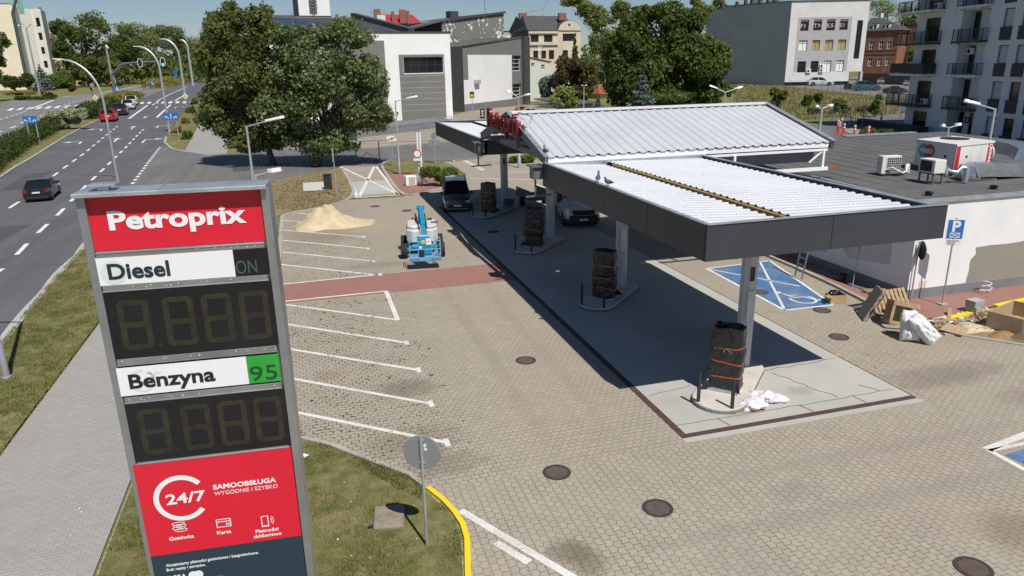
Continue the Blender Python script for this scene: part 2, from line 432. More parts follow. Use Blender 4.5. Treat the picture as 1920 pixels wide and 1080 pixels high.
mb.sheet([g2(-120, 330), g2(-60, 293), g2(0, 262), g2(60, 240), g2(90, 222), g2(120, 207), g2(150, 196), g2(175, 188), g2(205, 181), g2(235, 178), (-44, 222), g2(261, 187), g2(300, 172.5), g2(330, 161), g2(362, 150.5), g2(365, 147), g2(340, 148), g2(283, 156.5), g2(230, 165), g2(180, 175), g2(116, 180), g2(60, 187), g2(24, 186), g2(0, 195), g2(-60, 205), g2(-200, 215), g2(-300, 300)], -.016)
struct('opposite_road', mb, m_asph2)
mb = MB()
mb.sheet([g2(250, 345), g2(305, 272), g2(322, 279), g2(345, 284), g2(390, 291), g2(420, 288), g2(500, 277), g2(640, 283), g2(760, 272), g2(900, 262), g2(1010, 258), g2(1400, 240), g2(1400, 275), g2(1010, 285), g2(900, 297), g2(830, 302), g2(735, 299), g2(715, 313), g2(640, 312), g2(590, 322), g2(520, 338), g2(440, 352), (-7.9, 63), (-13.0, 61)], -.008)
struct('side_road', mb, m_asph3)
mb = MB(); mb.sheet([(-7.75, -15), (-4.5, -15), (-4.5, 55), (-7.9, 62), (-7.85, 40)], .012); struct('sidewalk', mb, m_walk)
mb = MB(); mb.sheet([g2(345, 284), g2(358, 262), g2(378, 222), g2(383, 200), g2(386, 188), g2(425, 186), g2(440, 220), g2(425, 288), g2(390, 291)], .006); struct('far_sidewalk', mb, m_walk)
mb = MB(); mb.sheet([(-4.45, 13.9), (15.75, 13.9), (15.75, 51), (22, 54), (22, 80), g2(900, 297), g2(830, 303), (13.4, 60), (6.6, 51.2), (3.1, 51.5), (-4.45, 49)], 0); struct('yard_paving', mb, m_pav_n)
mb = MB(); mb.sheet([(-4.45, -15), (60, -15), (60, 21), (22, 21), (22, 54), (15.75, 51), (15.75, 13.9), (-4.45, 13.9)], 0); struct('front_paving', mb, m_pav_s)
mb = MB(); mb.sheet([(-1.45, 28.75), (13.9, 28.75), (13.9, 31.65), (-1.45, 31.65)], .004); struct('red_paving_band', mb, m_red)
mb = MB(); mb.sheet([(8.6, 14.38), (15.6, 14.38), (15.6, 46.5), (8.6, 46.5)], .008)
struct('forecourt', mb, m_conc)
mb = MB().mat(m_conc); mb.sheet([(8.4, 13.98), (15.64, 13.98), (15.64, 14.2), (8.4, 14.2)], .005)
struct('forecourt_edging', mb, m_conc)
mb = MB().mat(m_rust); mb.prism([(8.42, 14.2), (8.6, 14.2), (8.6, 46.5), (8.42, 46.5)], .0, .013); mb.prism([(8.6, 14.2), (15.62, 14.2), (15.62, 14.38), (8.6, 14.38)], .0, .013)
mb.prism([(15.59, 14.385), (15.63, 14.385), (15.63, 46.5), (15.59, 46.5)], 0, .011)
struct('drain_channel', mb, m_rust)
def wob(a, b, n, amp, seed):
 q = random.Random(seed); a, b = Vector(a), Vector(b); nn = Vector((-(b-a).y, (b-a).x)).normalized()
 return [a.lerp(b, i/n)+nn*(q.uniform(-amp, amp) if 0 < i < n else 0) for i in range(n+1)]
mb = MB().mat(m_crack)
for a, b, n, am, wd in (((8.6, 14.85), (15.4, 14.85), 16, .05, .03), ((12.6, 17.1), (15.4, 17.2), 8, .06, .04), ((12.9, 16.9), (13.6, 14.9), 8, .06, .035), ((8.7, 16.6), (10.2, 16.9), 6, .05, .025),
      ((15.0, 14.9), (14.7, 15.4), 3, .02, .04), ((14.1, 14.4), (14.05, 14.85), 3, .02, .05), ((12.4, 14.4), (12.3, 14.85), 3, .02, .05), ((8.6, 22.3), (15.4, 22.3), 12, .03, .02), ((8.6, 30), (15.4, 30.1), 12, .03, .02), ((9.9, 14.4), (9.8, 14.85), 3, .02, .04)):
 stripe(mb, wob(a, b, n, am, n), wd, .012)
struct('concrete_joints', mb, m_crack)
mb = MB().mat(m_line); Z = .006
for a, b in (((555, 773), (838, 830)), ((548, 710), (808, 757)), ((545, 655), (785, 694)), ((538, 608), (763, 643)), ((534, 571), (746, 600)), ((535, 565), (724, 546)),
             ((529, 533), (711, 515)), ((525, 496), (711, 516)), ((523, 472), (702, 490)), ((523, 450), (691, 466)), ((523, 431), (683, 444)), ((522, 413), (588, 418)), ((563, 400), (592, 404))):
 a, b = Vector(g2(*a)), Vector(g2(*b)); stripe(mb, [a+(a-b)*.1, b], .135, Z)
for p in ((838, 830), (808, 757), (785, 694), (763, 643), (713, 515), (702, 490), (690, 466), (683, 444)):
 x, y = g2(*p); mb.sheet([(x-.07, y-.2), (x+.07, y-.2), (x+.07, y+.2), (x-.07, y+.2)], Z+.002)
stripe(mb, [g2(724, 546), g2(746, 601)], .17, Z+.002)
for a, b in (((863, 957), (1120, 1110)), ((930, 1017), (992, 1055))): stripe(mb, [g2(*a), g2(*b)], .17, Z)
for a, b, wd in (((1850, 843), (1960, 800), .2), ((1852, 843), (1960, 902), .14), ((1856, 845), (1990, 817), .12)): stripe(mb, [g2(*a), g2(*b)], wd, Z)
struct('bay_marking', mb, m_line)
mb = MB().mat(m_line)
for a, b, wd in (((640, 313), (671, 371), .28), ((702, 312), (674, 369), .26), ((705, 312), (748, 366), .24), ((645, 316), (748, 365), .22), ((672, 371), (750, 366), .2)): stripe(mb, [g2(*a), g2(*b)], wd, .012)
struct('driveway_marking', mb, m_line)
mb = MB(); mb.sheet([g2(657, 341), g2(723, 338), g2(744, 362), g2(668, 366)], .008); struct('driveway_concrete', mb, m_conc)
mb = MB(); mb.sheet([g2(636, 312), g2(708, 311), g2(723, 338), g2(748, 366), g2(662, 372), g2(656, 340)], .004); struct('driveway', mb, m_pav_n)
mb = MB(); mb.sheet([g2(1325, 504), g2(1443, 489), g2(1562, 573), g2(1471, 582)], .005); mb.sheet([g2(1884, 853), g2(2000, 908), g2(2000, 818)], .005); struct('blue_bay', mb, m_blue)
mb = MB().mat(m_line)
for a, b, wd in (((1325, 504), (1471, 582), .14), ((1443, 489), (1562, 572), .12), ((1471, 582), (1562, 572), .12), ((1325, 504), (1443, 489), .12), ((1425, 491), (1471, 581), .1), ((1330, 505), (1500, 537), .1)): stripe(mb, [g2(*a), g2(*b)], wd, .01)
c = Vector(g2(1503, 561))     # wheelchair pictogram
def pic(u, v): return (c.x+u*.75-.0*v, c.y+v*.95)
ring = [pic(.05+.62*math.cos(t), -.02+.55*math.sin(t)) for t in [math.radians(a) for a in range(150, 400, 14)]]
stripe(mb, ring, .1, .011); stripe(mb, [pic(-.35, .85), pic(-.2, .25), pic(.35, .2), pic(.62, -.35), pic(.85, -.3)], .11, .013)
mb.sheet([pic(-.45+.17*math.cos(t), 1.05+.14*math.sin(t)) for t in [i*math.pi/6 for i in range(12)]], .012); stripe(mb, [pic(-.28, .55), pic(.25, .5)], .08, .014)
struct('accessible_bay_marking', mb, m_line)
mb = MB().mat(m_rline); ZR = -.006
def dashes(pl, on, off, wd, ph=0.0):
 pl = [Vector(p) for p in pl]; cum = [0]
 for a, b in zip(pl, pl[1:]): cum.append(cum[-1]+(b-a).length)
 def P(s):
  for i in range(len(pl)-1):
   if s <= cum[i+1] or i == len(pl)-2: return pl[i].lerp(pl[i+1], (s-cum[i])/(cum[i+1]-cum[i]))
 s = ph
 while s+on < cum[-1]:
  stripe(mb, [P(s), P(s+on*.5), P(s+on)], wd, ZR); s += on+off
l1 = [(-19.6, 0), (-19.65, 40), (-19.75, 56.7), (-20.2, 62.5), (-22.1, 78.2), (-23.9, 95), (-24.8, 102), (-27.4, 123.3), (-29.7, 142)]
l2 = [(-14.1, 0), (-14.3, 39.3), (-15.1, 46), (-15.8, 53.9), (-17, 64.6), (-18.1, 75.7), (-20.4, 98.7), (-21.9, 112.5), (-24, 133)]
dashes(l1, 2.7, 2.9, .23, 1.2); dashes(l2, 2.7, 2.9, .23, 2.6)
dashes([(-12.9, 56), (-13.7, 66.7), g2(276, 307), (-16.4, 98.1)], 1.0, 1.0, .27)
stripe(mb, [g2(242, 222), g2(277, 197)], .45, ZR); stripe(mb, [g2(286, 197), g2(300, 186), g2(322, 175), g2(352, 162)], .4, ZR)
stripe(mb, [g2(294, 220), g2(320, 196)], .45, ZR); stripe(mb, [g2(328, 189), g2(346, 178)], .5, ZR)
for i in range(9):                       # crossing on the near carriageway
 x = 262+i*13.2; mb.sheet([g2(x, 194.5-.2*i), g2(x+6.6, 194.5-.2*i), g2(x+9.5, 191-.2*i), g2(x+3, 191-.2*i)], ZR)
for i in range(9):                       # crossing on the opposite carriageway
 x = 12+i*17.6; mb.sheet([g2(x, 207.5-i*.95), g2(x+8.5, 207-i*.95), g2(x+16, 202.5-i*.9), g2(x+8, 203-i*.9)], ZR-.004)
ZR = -.010
stripe(mb, [g2(55, 205), g2(100, 188)], .7, ZR); stripe(mb, [g2(228, 174), g2(276, 164)], .6, ZR)
dashes([g2(-10, 250), g2(30, 236), g2(50, 226), g2(85, 214)], 5, 7, .4); dashes([g2(0, 224), g2(50, 208)], 3, 3, .4); dashes([g2(120, 196), g2(178, 180)], 3, 5, .5)
stripe(mb, [g2(118, 181), g2(135, 179.5)], .6, ZR); stripe(mb, [g2(190, 174), g2(275, 158.5)], .5, ZR)
ZR = -.006
def arrow(px, py, ln, kind, wd=.22):
 a = Vector(g2(px, py)); t = (Vector(g2(px+26, py-26))-a).normalized(); nn = Vector((-t.y, t.x))
 stripe(mb, [a, a+t*ln], wd, ZR)
 if kind == 's': mb.sheet([a+t*ln+nn*.55, a+t*ln-nn*.55, a+t*(ln+1.9)], ZR)
 else:
  e = a+t*ln; s_ = 1 if kind == 'l' else -1
  stripe(mb, [e, e+nn*s_*1.3], wd*1.6, ZR+.003); mb.sheet([e+nn*s_*1.2+t*.9, e+nn*s_*1.2-t*.9, e+nn*s_*2.3], ZR+.003)
for a in ((188, 245, 4, 'l'), (148, 270, 3.5, 'l'), (246, 242, 4.5, 's'), (214, 266, 4, 's'), (270, 222, 5, 's'), (292, 203, 6, 's'), (293, 240, 5, 'r'), (266, 268, 5, 'r'), (328, 203, 7, 'r')): arrow(*a)
struct('road_marking', mb, m_rline)
m_asph4 = asphalt_mat('asphalt_patch', .075); mb = MB().mat(m_asph4)
for P_ in ([(-18.6, 44), (-16.6, 43.8), (-16.4, 50), (-18.3, 50.4)], [(-13.6, 52), (-12.4, 52), (-12.9, 61), (-13.8, 60.8)], [(-23.2, 66), (-21.6, 66.4), (-22.6, 77), (-24.6, 76.6)], [(-6, 70), (-1, 72), (-1.2, 75), (-6.4, 73.2)]): mb.sheet(P_, -.0075)
struct('road_patch', mb, m_asph4)
mb = MB().mat(m_kerb)
kerb(mb, [(-23.35, -10), (-23.5, 40), (-24.7, 58), g2(0, 333), g2(30, 313), g2(60, 296), g2(90, 277), g2(120, 258), g2(155, 239), g2(185, 225)], .3, -.03, .1)
_q = random.Random(3); sh = MB(); _r = [(-10.55, -10), (-10.65, 27.6), (-11.25, 34.5), (-11.65, 43), (-13.3, 64)]; _pl = []
for (xa, ya), (xb, yb) in zip(_r, _r[1:]):
 n_ = max(2, int((yb-ya)/1.1)); _pl += [(xa+(xb-xa)*i/n_, ya+(yb-ya)*i/n_) for i in range(n_)]
sh.mat(m_conc)
for (xa, ya), (xb, yb) in zip(_pl, _pl[1:]): sh.sheet([(xa+.25, ya), (xb+.25, yb), (xb-.12-.16*abs(math.sin(yb*3.1)), yb), (xa-.12-.16*abs(math.sin(ya*3.1)), ya)], -.009)
struct('road_shoulder', sh, m_conc)
kerb(mb, [(-1.55, 19), (-1.5, 47.0), g2(545, 401), g2(600, 391), g2(640, 381), g2(658, 372), g2(663, 360), g2(655, 340), g2(641, 316)], .22, -.02, .1)
kerb(mb, [g2(716, 311), g2(718, 318), g2(733, 341), g2(745, 357), g2(757, 366), g2(775, 367), g2(800, 362), g2(832, 353)], .25, -.02, .11)
kerb(mb, [g2(735, 301), g2(720, 306), g2(716, 312)], .2, -.02, .11)
kerb(mb, [g2(312, 257), g2(309, 268), g2(322, 280), g2(345, 285)], .3, -.02, .1)
kerb(mb, [(-1.5, 19), (-.9, 17.3), (0, 16.55), (.9, 15.45), (1.65, 14.6), (1.95, 13.95)], .12, -.02, .08)
kerb(mb, [(20.9, 30), (20.75, 26), (20.55, 23.5), (20.25, 21.4), (19.95, 20.0)], .16, -.02, .1)
kerb(mb, [g2(1770, 628), g2(1800, 629), g2(1850, 637), g2(1920, 648), (24, 14.7)], .14, -.02, .05)
struct('kerb', mb, m_kerb)
mb = MB().mat(m_yel)
kerb(mb, [(1.97, 13.93), (2.2, 13.4), (2.34, 12.9), (2.42, 12.4), (2.4, 11.9), (2.25, 11.2), (2.1, 10.5), (1.6, 9)], .115, -.02, .075)
struct('yellow_kerb', mb, m_yel)
mb = MB().mat(m_yel); kerb(mb, [(21.25, 18.75), (22.4, 18.95), (23.4, 19.15)], .2, -.02, .12); kerb(mb, [(24.2, 19.3), (26.5, 19.6), (30, 20)], .2, -.02, .12); struct('yellow_kerb_by_wall', mb, m_yel)
SIGN_ISLE = [(-4.4, -5), (1.2, 8), (2.0, 10.4), (2.32, 12.2), (2.25, 12.9), (1.87, 13.9), (1.55, 14.6), (.85, 15.4), (-.05, 16.5), (-.95, 17.2), (-1.55, 18.9), (-1.6, 47), (-4.4, 46.5)]
VERGE = [(-10.4, -10), (-7.8, -10), (-7.9, 40), (-7.95, 62), (-13.0, 61.5), (-11.5, 43), (-11.1, 34.5), (-10.5, 27.6)]
mb = MB(); mb.sheet(SIGN_ISLE, .045); struct('sign_lawn', mb, m_turf)
mb = MB(); mb.sheet(VERGE, .045); struct('road_verge', mb, m_turf)
TREE_ISLE = [g2(515, 408), g2(545, 401), g2(600, 391), g2(640, 381), g2(657, 372), g2(662, 360), g2(654, 340), g2(640, 316), g2(590, 323), g2(520, 339), g2(470, 350), g2(440, 372)]
mb = MB(); mb.sheet(TREE_ISLE, .05); struct('tree_island', mb, m_bare)
mb = MB(); mb.sheet([g2(568, 345), g2(618, 342), g2(622, 358), g2(569, 361)], .1); struct('concrete_pad', mb, mat('pale_slab', (.52, .5, .47), .85, var=.08, grime=.2))
ISLE2 = [g2(716, 312), g2(720, 306), g2(735, 301), g2(800, 300), g2(826, 303), g2(838, 306), g2(862, 318), g2(858, 340), g2(832, 352), g2(770, 325), g2(722, 325)]
mb = MB(); mb.sheet(ISLE2, .05); struct('planted_island', mb, m_turf)
mb = MB(); mb.sheet([g2(722, 325), g2(752, 328), g2(790, 326), g2(830, 340), g2(832, 353), g2(800, 361), g2(775, 366), g2(758, 365), g2(746, 357), g2(734, 341)], .056); struct('red_island_paving', mb, m_red)
mb = MB(); mb.sheet([g2(312, 257), g2(310, 268), g2(322, 279), g2(345, 284), g2(358, 262), g2(376, 222), g2(382, 200), g2(386, 188), g2(372, 187), g2(357, 200), g2(340, 217), g2(325, 238)], .04); struct('side_verge', mb, m_turf)
MEDIAN = [(-23.6, -10), (-23.7, 40), (-24.9, 58), g2(0, 332), g2(30, 312), g2(60, 295), g2(90, 276), g2(120, 257), g2(155, 238), g2(185, 224), g2(222, 204.5), g2(245, 193), g2(261, 185.5), g2(258, 180), g2(235, 178), g2(205, 181), g2(175, 188), g2(150, 196), g2(120, 207), g2(90, 222), g2(60, 240), g2(0, 262), (-45, 90), (-40, -10)]
mb = MB(); mb.sheet(MEDIAN, .05); struct('median', mb, m_turf)
mb = MB(); mb.sheet([g2(277, 166.5), g2(284, 168), g2(310, 165), g2(345, 157), g2(362, 149), g2(356, 147.5), g2(320, 154), g2(290, 160)], .05); struct('far_median', mb, m_turf)
mb = MB(); mb.sheet([g2(24, 187), g2(48, 188.5), g2(95, 187.5), g2(112, 183), g2(105, 179), g2(72, 177), g2(40, 180)], .05); struct('corner_island', mb, m_turf)
mb = MB(); mb.sheet([g2(480, 262), g2(650, 256), g2(740, 247), g2(845, 233), g2(1010, 215), g2(1020, 250), g2(1010, 258), g2(900, 262), g2(760, 272), g2(640, 283), g2(480, 277)], -.002); struct('car_park', mb, m_beige)
mb = MB().mat(m_line)
for y0 in (252, 257, 262.5, 268.5): stripe(mb, [g2(648, y0+8), g2(820, y0-4)], .22, .004)
for a, b, wd in (((868, 301), (905, 320), .16), ((872, 300), (909, 319), .16), ((882, 334), (1000, 337), .16), ((940, 323), (1000, 322), .16), ((1004, 346), (1018, 352), .3)): stripe(mb, [g2(*a), g2(*b)], wd, .006)
struct('car_park_marking', mb, m_line)
mb = MB(); mb.sheet([g2(830, 222), g2(880, 207), g2(1000, 196), g2(1050, 196), g2(1050, 240), g2(1010, 258), g2(900, 240)], -.004); struct('back_lane', mb, m_beige)
mb = MB(); mb.sheet([g2(1480, 268), g2(1520, 232), g2(1620, 217), g2(1710, 212), g2(1980, 205), g2(2100, 300), (70, 40), (40, 40), (26, 46)], -.01); struct('back_street', mb, m_asph3)
mb = MB(); mb.sheet([g2(1580, 244), g2(1590, 250), g2(1630, 258), g2(1700, 262), g2(1760, 262), g2(1760, 240), g2(1640, 240), g2(1600, 240)], .05); struct('traffic_island', mb, m_beige)
mb = MB(); mb.sheet([g2(1475, 172), g2(1560, 176), g2(1660, 184), g2(1760, 196), g2(1760, 150), g2(1610, 143), g2(1470, 160)], -.004); struct('office_car_park', mb, m_asph2)
mb = MB().mat(m_red); mb.sheet([(20.85, 31), (20.7, 26), (20.4, 22.6), (20.0, 20.0), (20.8, 18.75), (22.4, 19.05), (26.5, 19.7), (40, 21.5), (40, 22), (21.9, 21.2), (21.9, 31)], .07); struct('red_footway', mb, m_red)
mb = MB(); mb.sheet([(19.6, 19.2), (20.9, 18.7), (23.4, 19.05), (27, 19.6), (30, 17), (24, 14.8), g2(1920, 647), g2(1850, 636), g2(1800, 629), g2(1768, 628)], .03); struct('dug_up_ground', mb, m_bare)
def inpoly(x, y, P):
 r = False; j = len(P)-1
 for i in range(len(P)):
  xi, yi = P[i][0], P[i][1]; xj, yj = P[j][0], P[j][1]
  if (yi > y) != (yj > y) and x < (xj-xi)*(y-yi)/(yj-yi)+xi: r = not r
  j = i
 return r
from mathutils import noise as mnoise
def blade_mat(name, cols):
 k = NT(name); gi = k.n('NewGeometry');
 c = k.ramp(k.math('ADD', k.math('MULTIPLY', gi.outputs['Random Per Island'], .55), k.math('MULTIPLY', k.ramp(k.noise(gi.outputs['Position'], 1.3, 4, .65), [(.35, 0), (.65, 1)]), .45)), [(i/(len(cols)-1), c) for i, c in enumerate(cols)])
 k.done(c, .7, 0, .2)
 tr = k.n('BsdfTranslucent'); k.set(tr.inputs[0], c); mx = k.n('MixShader', i_0=.3)
 k.t.links.new(k.b.outputs[0], mx.inputs[1]); k.t.links.new(tr.outputs[0], mx.inputs[2]); k.t.links.new(mx.outputs[0], k.out.inputs[0])
 MATS[name] = k.m; return k.m
m_blade = blade_mat('grass_blades', [(.09, .14, .025), (.13, .18, .035), (.19, .21, .06), (.30, .26, .12), (.44, .36, .2)])
m_weed = blade_mat('weed_blades', [(.07, .09, .022), (.13, .16, .035), (.16, .13, .06)])
def blades(name, P, n, hmin, hmax, wd, z, seed, m, box, dens=None, lean=.8):
 q = random.Random(seed); vs = []; fs = []; cnt = 0; tries = 0
 while cnt < n and tries < n*8:
  tries += 1
  x = q.uniform(box[0], box[2]); y = q.uniform(box[1], box[3])
  if not inpoly(x, y, P): continue
  d = mnoise.noise((x*.9, y*.9, seed))*.5+mnoise.noise((x*3.1, y*3.1, seed+5))*.35+.5
  if dens and q.random() > dens(x, y, d): continue
  a = q.uniform(0, 6.283); h = q.uniform(hmin, hmax)*(.6+.8*max(0, d)); l = q.uniform(.2, lean)*h; b = q.uniform(0, 6.283)
  cx, cy = math.cos(a)*wd/2, math.sin(a)*wd/2; i = len(vs)
  vs += [(x-cx, y-cy, z), (x+cx, y+cy, z), (x+math.cos(b)*l, y+math.sin(b)*l, z+h)]; fs.append((i, i+1, i+2)); cnt += 1
 me = bpy.data.meshes.new(name); me.from_pydata(vs, [], fs); me.materials.append(m)
 o = bpy.data.objects.new(name, me); COL.objects.link(o); o['kind'] = 'stuff'; return o
tag(blades('lawn_grass', [(x+(-.1 if x < -3 else .04), y) for x, y in SIGN_ISLE], 52000, .03, .085, .014, .045, 3, m_blade, (-4.4, 8, 2.4, 24), lambda x, y, d: min(1, max(.03, 2.6*d-.9))), 'patchy dry grass growing round the price sign', 'grass')
tag(blades('verge_grass', [(x+(.13 if x > -9 else -.16), y) for x, y in VERGE], 60000, .03, .09, .02, .045, 4, m_blade, (-12, 14, -7.8, 50), lambda x, y, d: min(1, max(.06, 2.4*d-.6))*max(.25, min(1, 28/y))), 'green and straw verge grass between road and pavement', 'grass')
tag(blades('long_grass', [(.6, 15.8), (1.9, 14.2), (1.75, 13.5), (.9, 14.7), (.3, 15.6)], 900, .04, .11, .02, .045, 9, m_weed, (.2, 13, 2.2, 16), lambda x, y, d: max(0, 1.6*d-.2)), 'lush green grass along the lawn kerb', 'grass')
def weedfield():
 q = random.Random(21); vs = []; fs = []
 for i in range(900):
  x = q.uniform(-1.2, 3.6); y = q.uniform(15.5, 34) if q.random() < .9 else q.uniform(34, 41)
  d = mnoise.noise((x*.8, y*.8, 2.2))+.4*mnoise.noise((x*2.5, y*2.5, 1))
  if d < .02 or 28.6 < y < 31.8: continue
  if y < 17.6 and x < -.4+ (17.6-y): pass
  y = round(y/.165)*.165 + .0; big = q.random() < .16
  for b in range(q.randint(4, 9) if big else q.randint(2, 4)):
   a = q.uniform(0, 6.28); r = q.uniform(.02, .09 if big else .045); wd = q.uniform(.012, .028); h = q.uniform(.01, .05 if big else .03)
   ox, oy = q.uniform(-.04, .04), q.uniform(-.015, .015)
   c_, s_ = math.cos(a), math.sin(a); k = len(vs)
   vs += [(x+ox-s_*wd, y+oy+c_*wd, .006), (x+ox+s_*wd, y+oy-c_*wd, .006), (x+ox+c_*r, y+oy+s_*r, .006+h)]; fs.append((k, k+1, k+2))
 me = bpy.data.meshes.new('joint_weeds'); me.from_pydata(vs, [], fs); me.materials.append(m_weed)
 o = bpy.data.objects.new('joint_weeds', me); COL.objects.link(o); o['kind'] = 'stuff'; tag(o, 'weeds sprouting from the paving joints of the parking bays', 'weeds')
weedfield()
# ================================================================ STATION
m_alu = mat('aluminium', (.42, .43, .45), .42, .75, .1, 1.2, .05, 60, grime=.35)
m_galv = mat('galvanised_steel', (.46, .49, .52), .45, .6, .22, 2.5, grime=.3)
m_red = MATS['paving_red']
m_sred = mat('sign_red', (.66, .016, .04), .32, var=.03, scale=.6)
m_navy = mat('sign_navy', (.022, .045, .07), .35, var=.06)
m_white = mat('white_enamel', (.80, .81, .82), .4, var=.03, scale=1)
m_ink = mat('ink_navy', (.016, .03, .045), .4, var=.05); m_ink2 = mat('ink_black', (.02, .017, .022), .4, var=.05)
m_pale = mat('faint_print', (.66, .70, .71), .4, var=.03)
m_green = mat('label_green', (.03, .34, .045), .4, var=.05)
m_dgreen = mat('numerals_green', (.015, .07, .03), .4, var=.05); m_teal = mat('numerals_teal', (.06, .12, .13), .4, var=.05)
m_black = mat('black_panel', (.012, .011, .014), .3, var=.3, scale=2)
m_anth = mat('anthracite_sheet', (.05, .055, .065), .5, .2, .08, .5, grime=.15)
m_deck = mat('white_roof_sheet', (.56, .575, .61), .42, .1, .06, .35, grime=.12)
m_colw = mat('column_paint', (.52, .53, .55), .5, var=.07, scale=1.5, grime=.2)
m_dsteel = mat('grey_steel', (.16, .17, .19), .5, .3, .15, 1.5)
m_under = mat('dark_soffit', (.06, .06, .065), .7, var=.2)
m_letter = mat('letter_red', (.24, .01, .016), .35, var=.1)
def dots_mat():
 k = NT('led_dots'); p = k.obj(); s_ = k.sep(p)
 q = k.n('TexChecker', i_Scale=78.0); k.set(q.inputs[0], k.comb(k.math('ADD', s_[0], s_[2]), k.math('SUBTRACT', s_[0], s_[2]), 0.0))
 c = k.mix(k.math('MULTIPLY', q.outputs[1], k.ramp(k.noise(p, 9, 2), [(.3, .35), (.7, 1)])), (.012, .011, .012), (.065, .06, .028))
 return k.done(c, .4)
m_led = dots_mat()
sgn_a = Vector((-2.425, 8.945, 0)); ang = math.atan2(-.15, 2.059)
sign = thing('price_sign', 'tall red price pylon with fuel names and four unlit digit displays on the dry lawn', 'price sign', sgn_a, ang)
mb = MB().mat(m_alu)
mb.box((1.0, .19, 3.83), (1.93, .3, 7.66));
for x in (.03, 1.985): mb.box((x, .17, 3.84), (.09, .4, 7.68))
for z in (7.0, 6.60, 5.69, 5.19, 4.335): mb.box((1.0, -.012, z), (1.82, .05, .07))
for z in (6.565, 5.645, 5.15, 4.315, 7.02): mb.box((1.0, -.035, z), (1.83, .02, .014))
for z in (6.42, 4.9, 3.6, 2.6, 1.6): mb.box((2.035, .1, z), (.008, .1, .02)); mb.box((-.018, .1, z), (.008, .1, .02))
mb.build('body', m_alu, sign, bevel=.004)
mb = MB().mat(m_galv); mb.box((1.0, .12, 7.705), (2.04, .46, .022)); mb.box((1.0, -.112, 7.69), (2.04, .01, .042)); mb.box((.86, .12, 7.7222), (.012, .44, .006)); mb.box((.26, .1, 7.74), (.12, .1, .05)); mb.box((.26, .1, 7.78), (.28, .2, .025))
mb.build('cap', m_galv, sign, bevel=.003)
def panel(name, u0, u1, z0, z1, m, y=-.04, d=.03):
 return MB().box(((u0+u1)/2, y+d/2, (z0+z1)/2), (u1-u0, d, z1-z0)).build(name, m, sign)
SM = lambda u, z, y: Matrix(((1, 0, 0, u), (0, 0, -1, y), (0, 1, 0, z), (0, 0, 0, 1)))
def fit(txt, u0, u1, zb, cap, m, y, par, off=0.0, name='lettering', rise=0.0):
 o = text_mesh(txt, 1.0, Matrix(), m, extrude=0.002, offset=off, name=name)
 xs = [v.co.x for v in o.data.vertices]; w0, w1 = min(xs), max(xs); sx = (u1-u0)/(w1-w0); sy = cap/.73
 M = Matrix(((sx, 0, 0, u0-w0*sx), (0, 0, -1, y), (rise, sy, 0, zb), (0, 0, 0, 1)))
 o.data.transform(M); o.parent = par; return o
p = panel('brand_panel', .075, 1.94, 7.035, 7.66, m_sred, .03); fit('Petroprix', .262, 1.745, 7.275, .215, m_white, .024, p, .034)
p = panel('name_panel', .075, 1.55, 6.64, 6.965, m_white); p['label'] = 'white name panel reading Diesel'
fit('Diesel', .18, .84, 6.715, .185, m_ink, -.045, p, .026)
mb = MB().mat(m_pale); mb.face([(.24+.14*math.cos(t), -.0425, 6.79+.14*math.sin(t)) for t in [i*.4488 for i in range(14)]]); mb.build('faint_emblem', m_pale, p)
p = panel('grade_panel', 1.553, 1.93, 6.64, 6.965, m_black); p['label'] = 'black grade panel reading ON'; fit('ON', 1.565, 1.80, 6.67, .17, m_teal, -.045, p, -.008)
p = panel('name_panel', .065, 1.535, 5.25, 5.61, m_white); p['label'] = 'white name panel reading Benzyna'
fit('Benzyna', .18, 1.155, 5.345, .185, m_ink2, -.045, p, .026)
mb = MB().mat(m_pale)
for i in range(18):
 a, b = i*math.pi/9, (i+1)*math.pi/9; f = lambda t, r: (.33+r*math.cos(t), -.0425, 5.43+r*math.sin(t))
 if i != 3: mb.face([f(a, .15), f(a, .12), f(b, .12), f(b, .15)])
mb.face([(.46, -.0425, 5.62-.12), (.49, -.0425, 5.54), (.56, -.0425, 5.52), (.49, -.0425, 5.50), (.46, -.0425, 5.43), (.43, -.0425, 5.50), (.38, -.0425, 5.52), (.43, -.0425, 5.54)])
mb.build('faint_emblem', m_pale, p)
p = panel('grade_panel', 1.538, 1.915, 5.25, 5.61, m_green); p['label'] = 'green grade panel reading 95'; fit('95', 1.56, 1.88, 5.29, .2, m_dgreen, -.045, p, .0)
def digit(cx, cz, par, w_=.34, h=.62, t=.068):
 mb = MB(); x0, x1, z0, z1 = cx-w_/2, cx+w_/2, cz-h/2, cz+h/2; y = -.0425; c_ = .045
 mb.face([(x0+c_, y, z1), (x0, y, z1-c_), (x0+t, y, z1-t), (x1-t, y, z1-t), (x1, y, z1-c_), (x1-c_, y, z1)])
 mb.face([(x0+c_, y, z0), (x1-c_, y, z0), (x1, y, z0+c_), (x1-t, y, z0+t), (x0+t, y, z0+t), (x0, y, z0+c_)])
 for xa, xb in ((x0, x0+t), (x1-t, x1)):
  out = xa if xa == x0 else xb; inn = xb if xa == x0 else xa
  mb.face([(out, y, z1-c_), (inn, y, z1-t), (inn, y, z0+t), (out, y, z0+c_)])
 mb.face([(x0+t, y, cz+t/2), (x0+t, y, cz-t/2), (x1-t, y, cz-t/2), (x1-t, y, cz+t/2)])
 return mb.build('digit', m_led, par)
for z0, z1 in ((5.735, 6.55), (4.345, 5.14)):
 p = panel('digit_display', .085, 1.935, z0, z1, m_black); cz = (z0+z1)/2
 for cx in (.37, .86, 1.29, 1.71): digit(cx, cz, p)
 MB().mat(m_led).face([(.60+.025*math.cos(t), -.0425, cz-.27+.025*math.sin(t)) for t in [i*.7854 for i in range(8)]]).build('decimal_point', m_led, p)
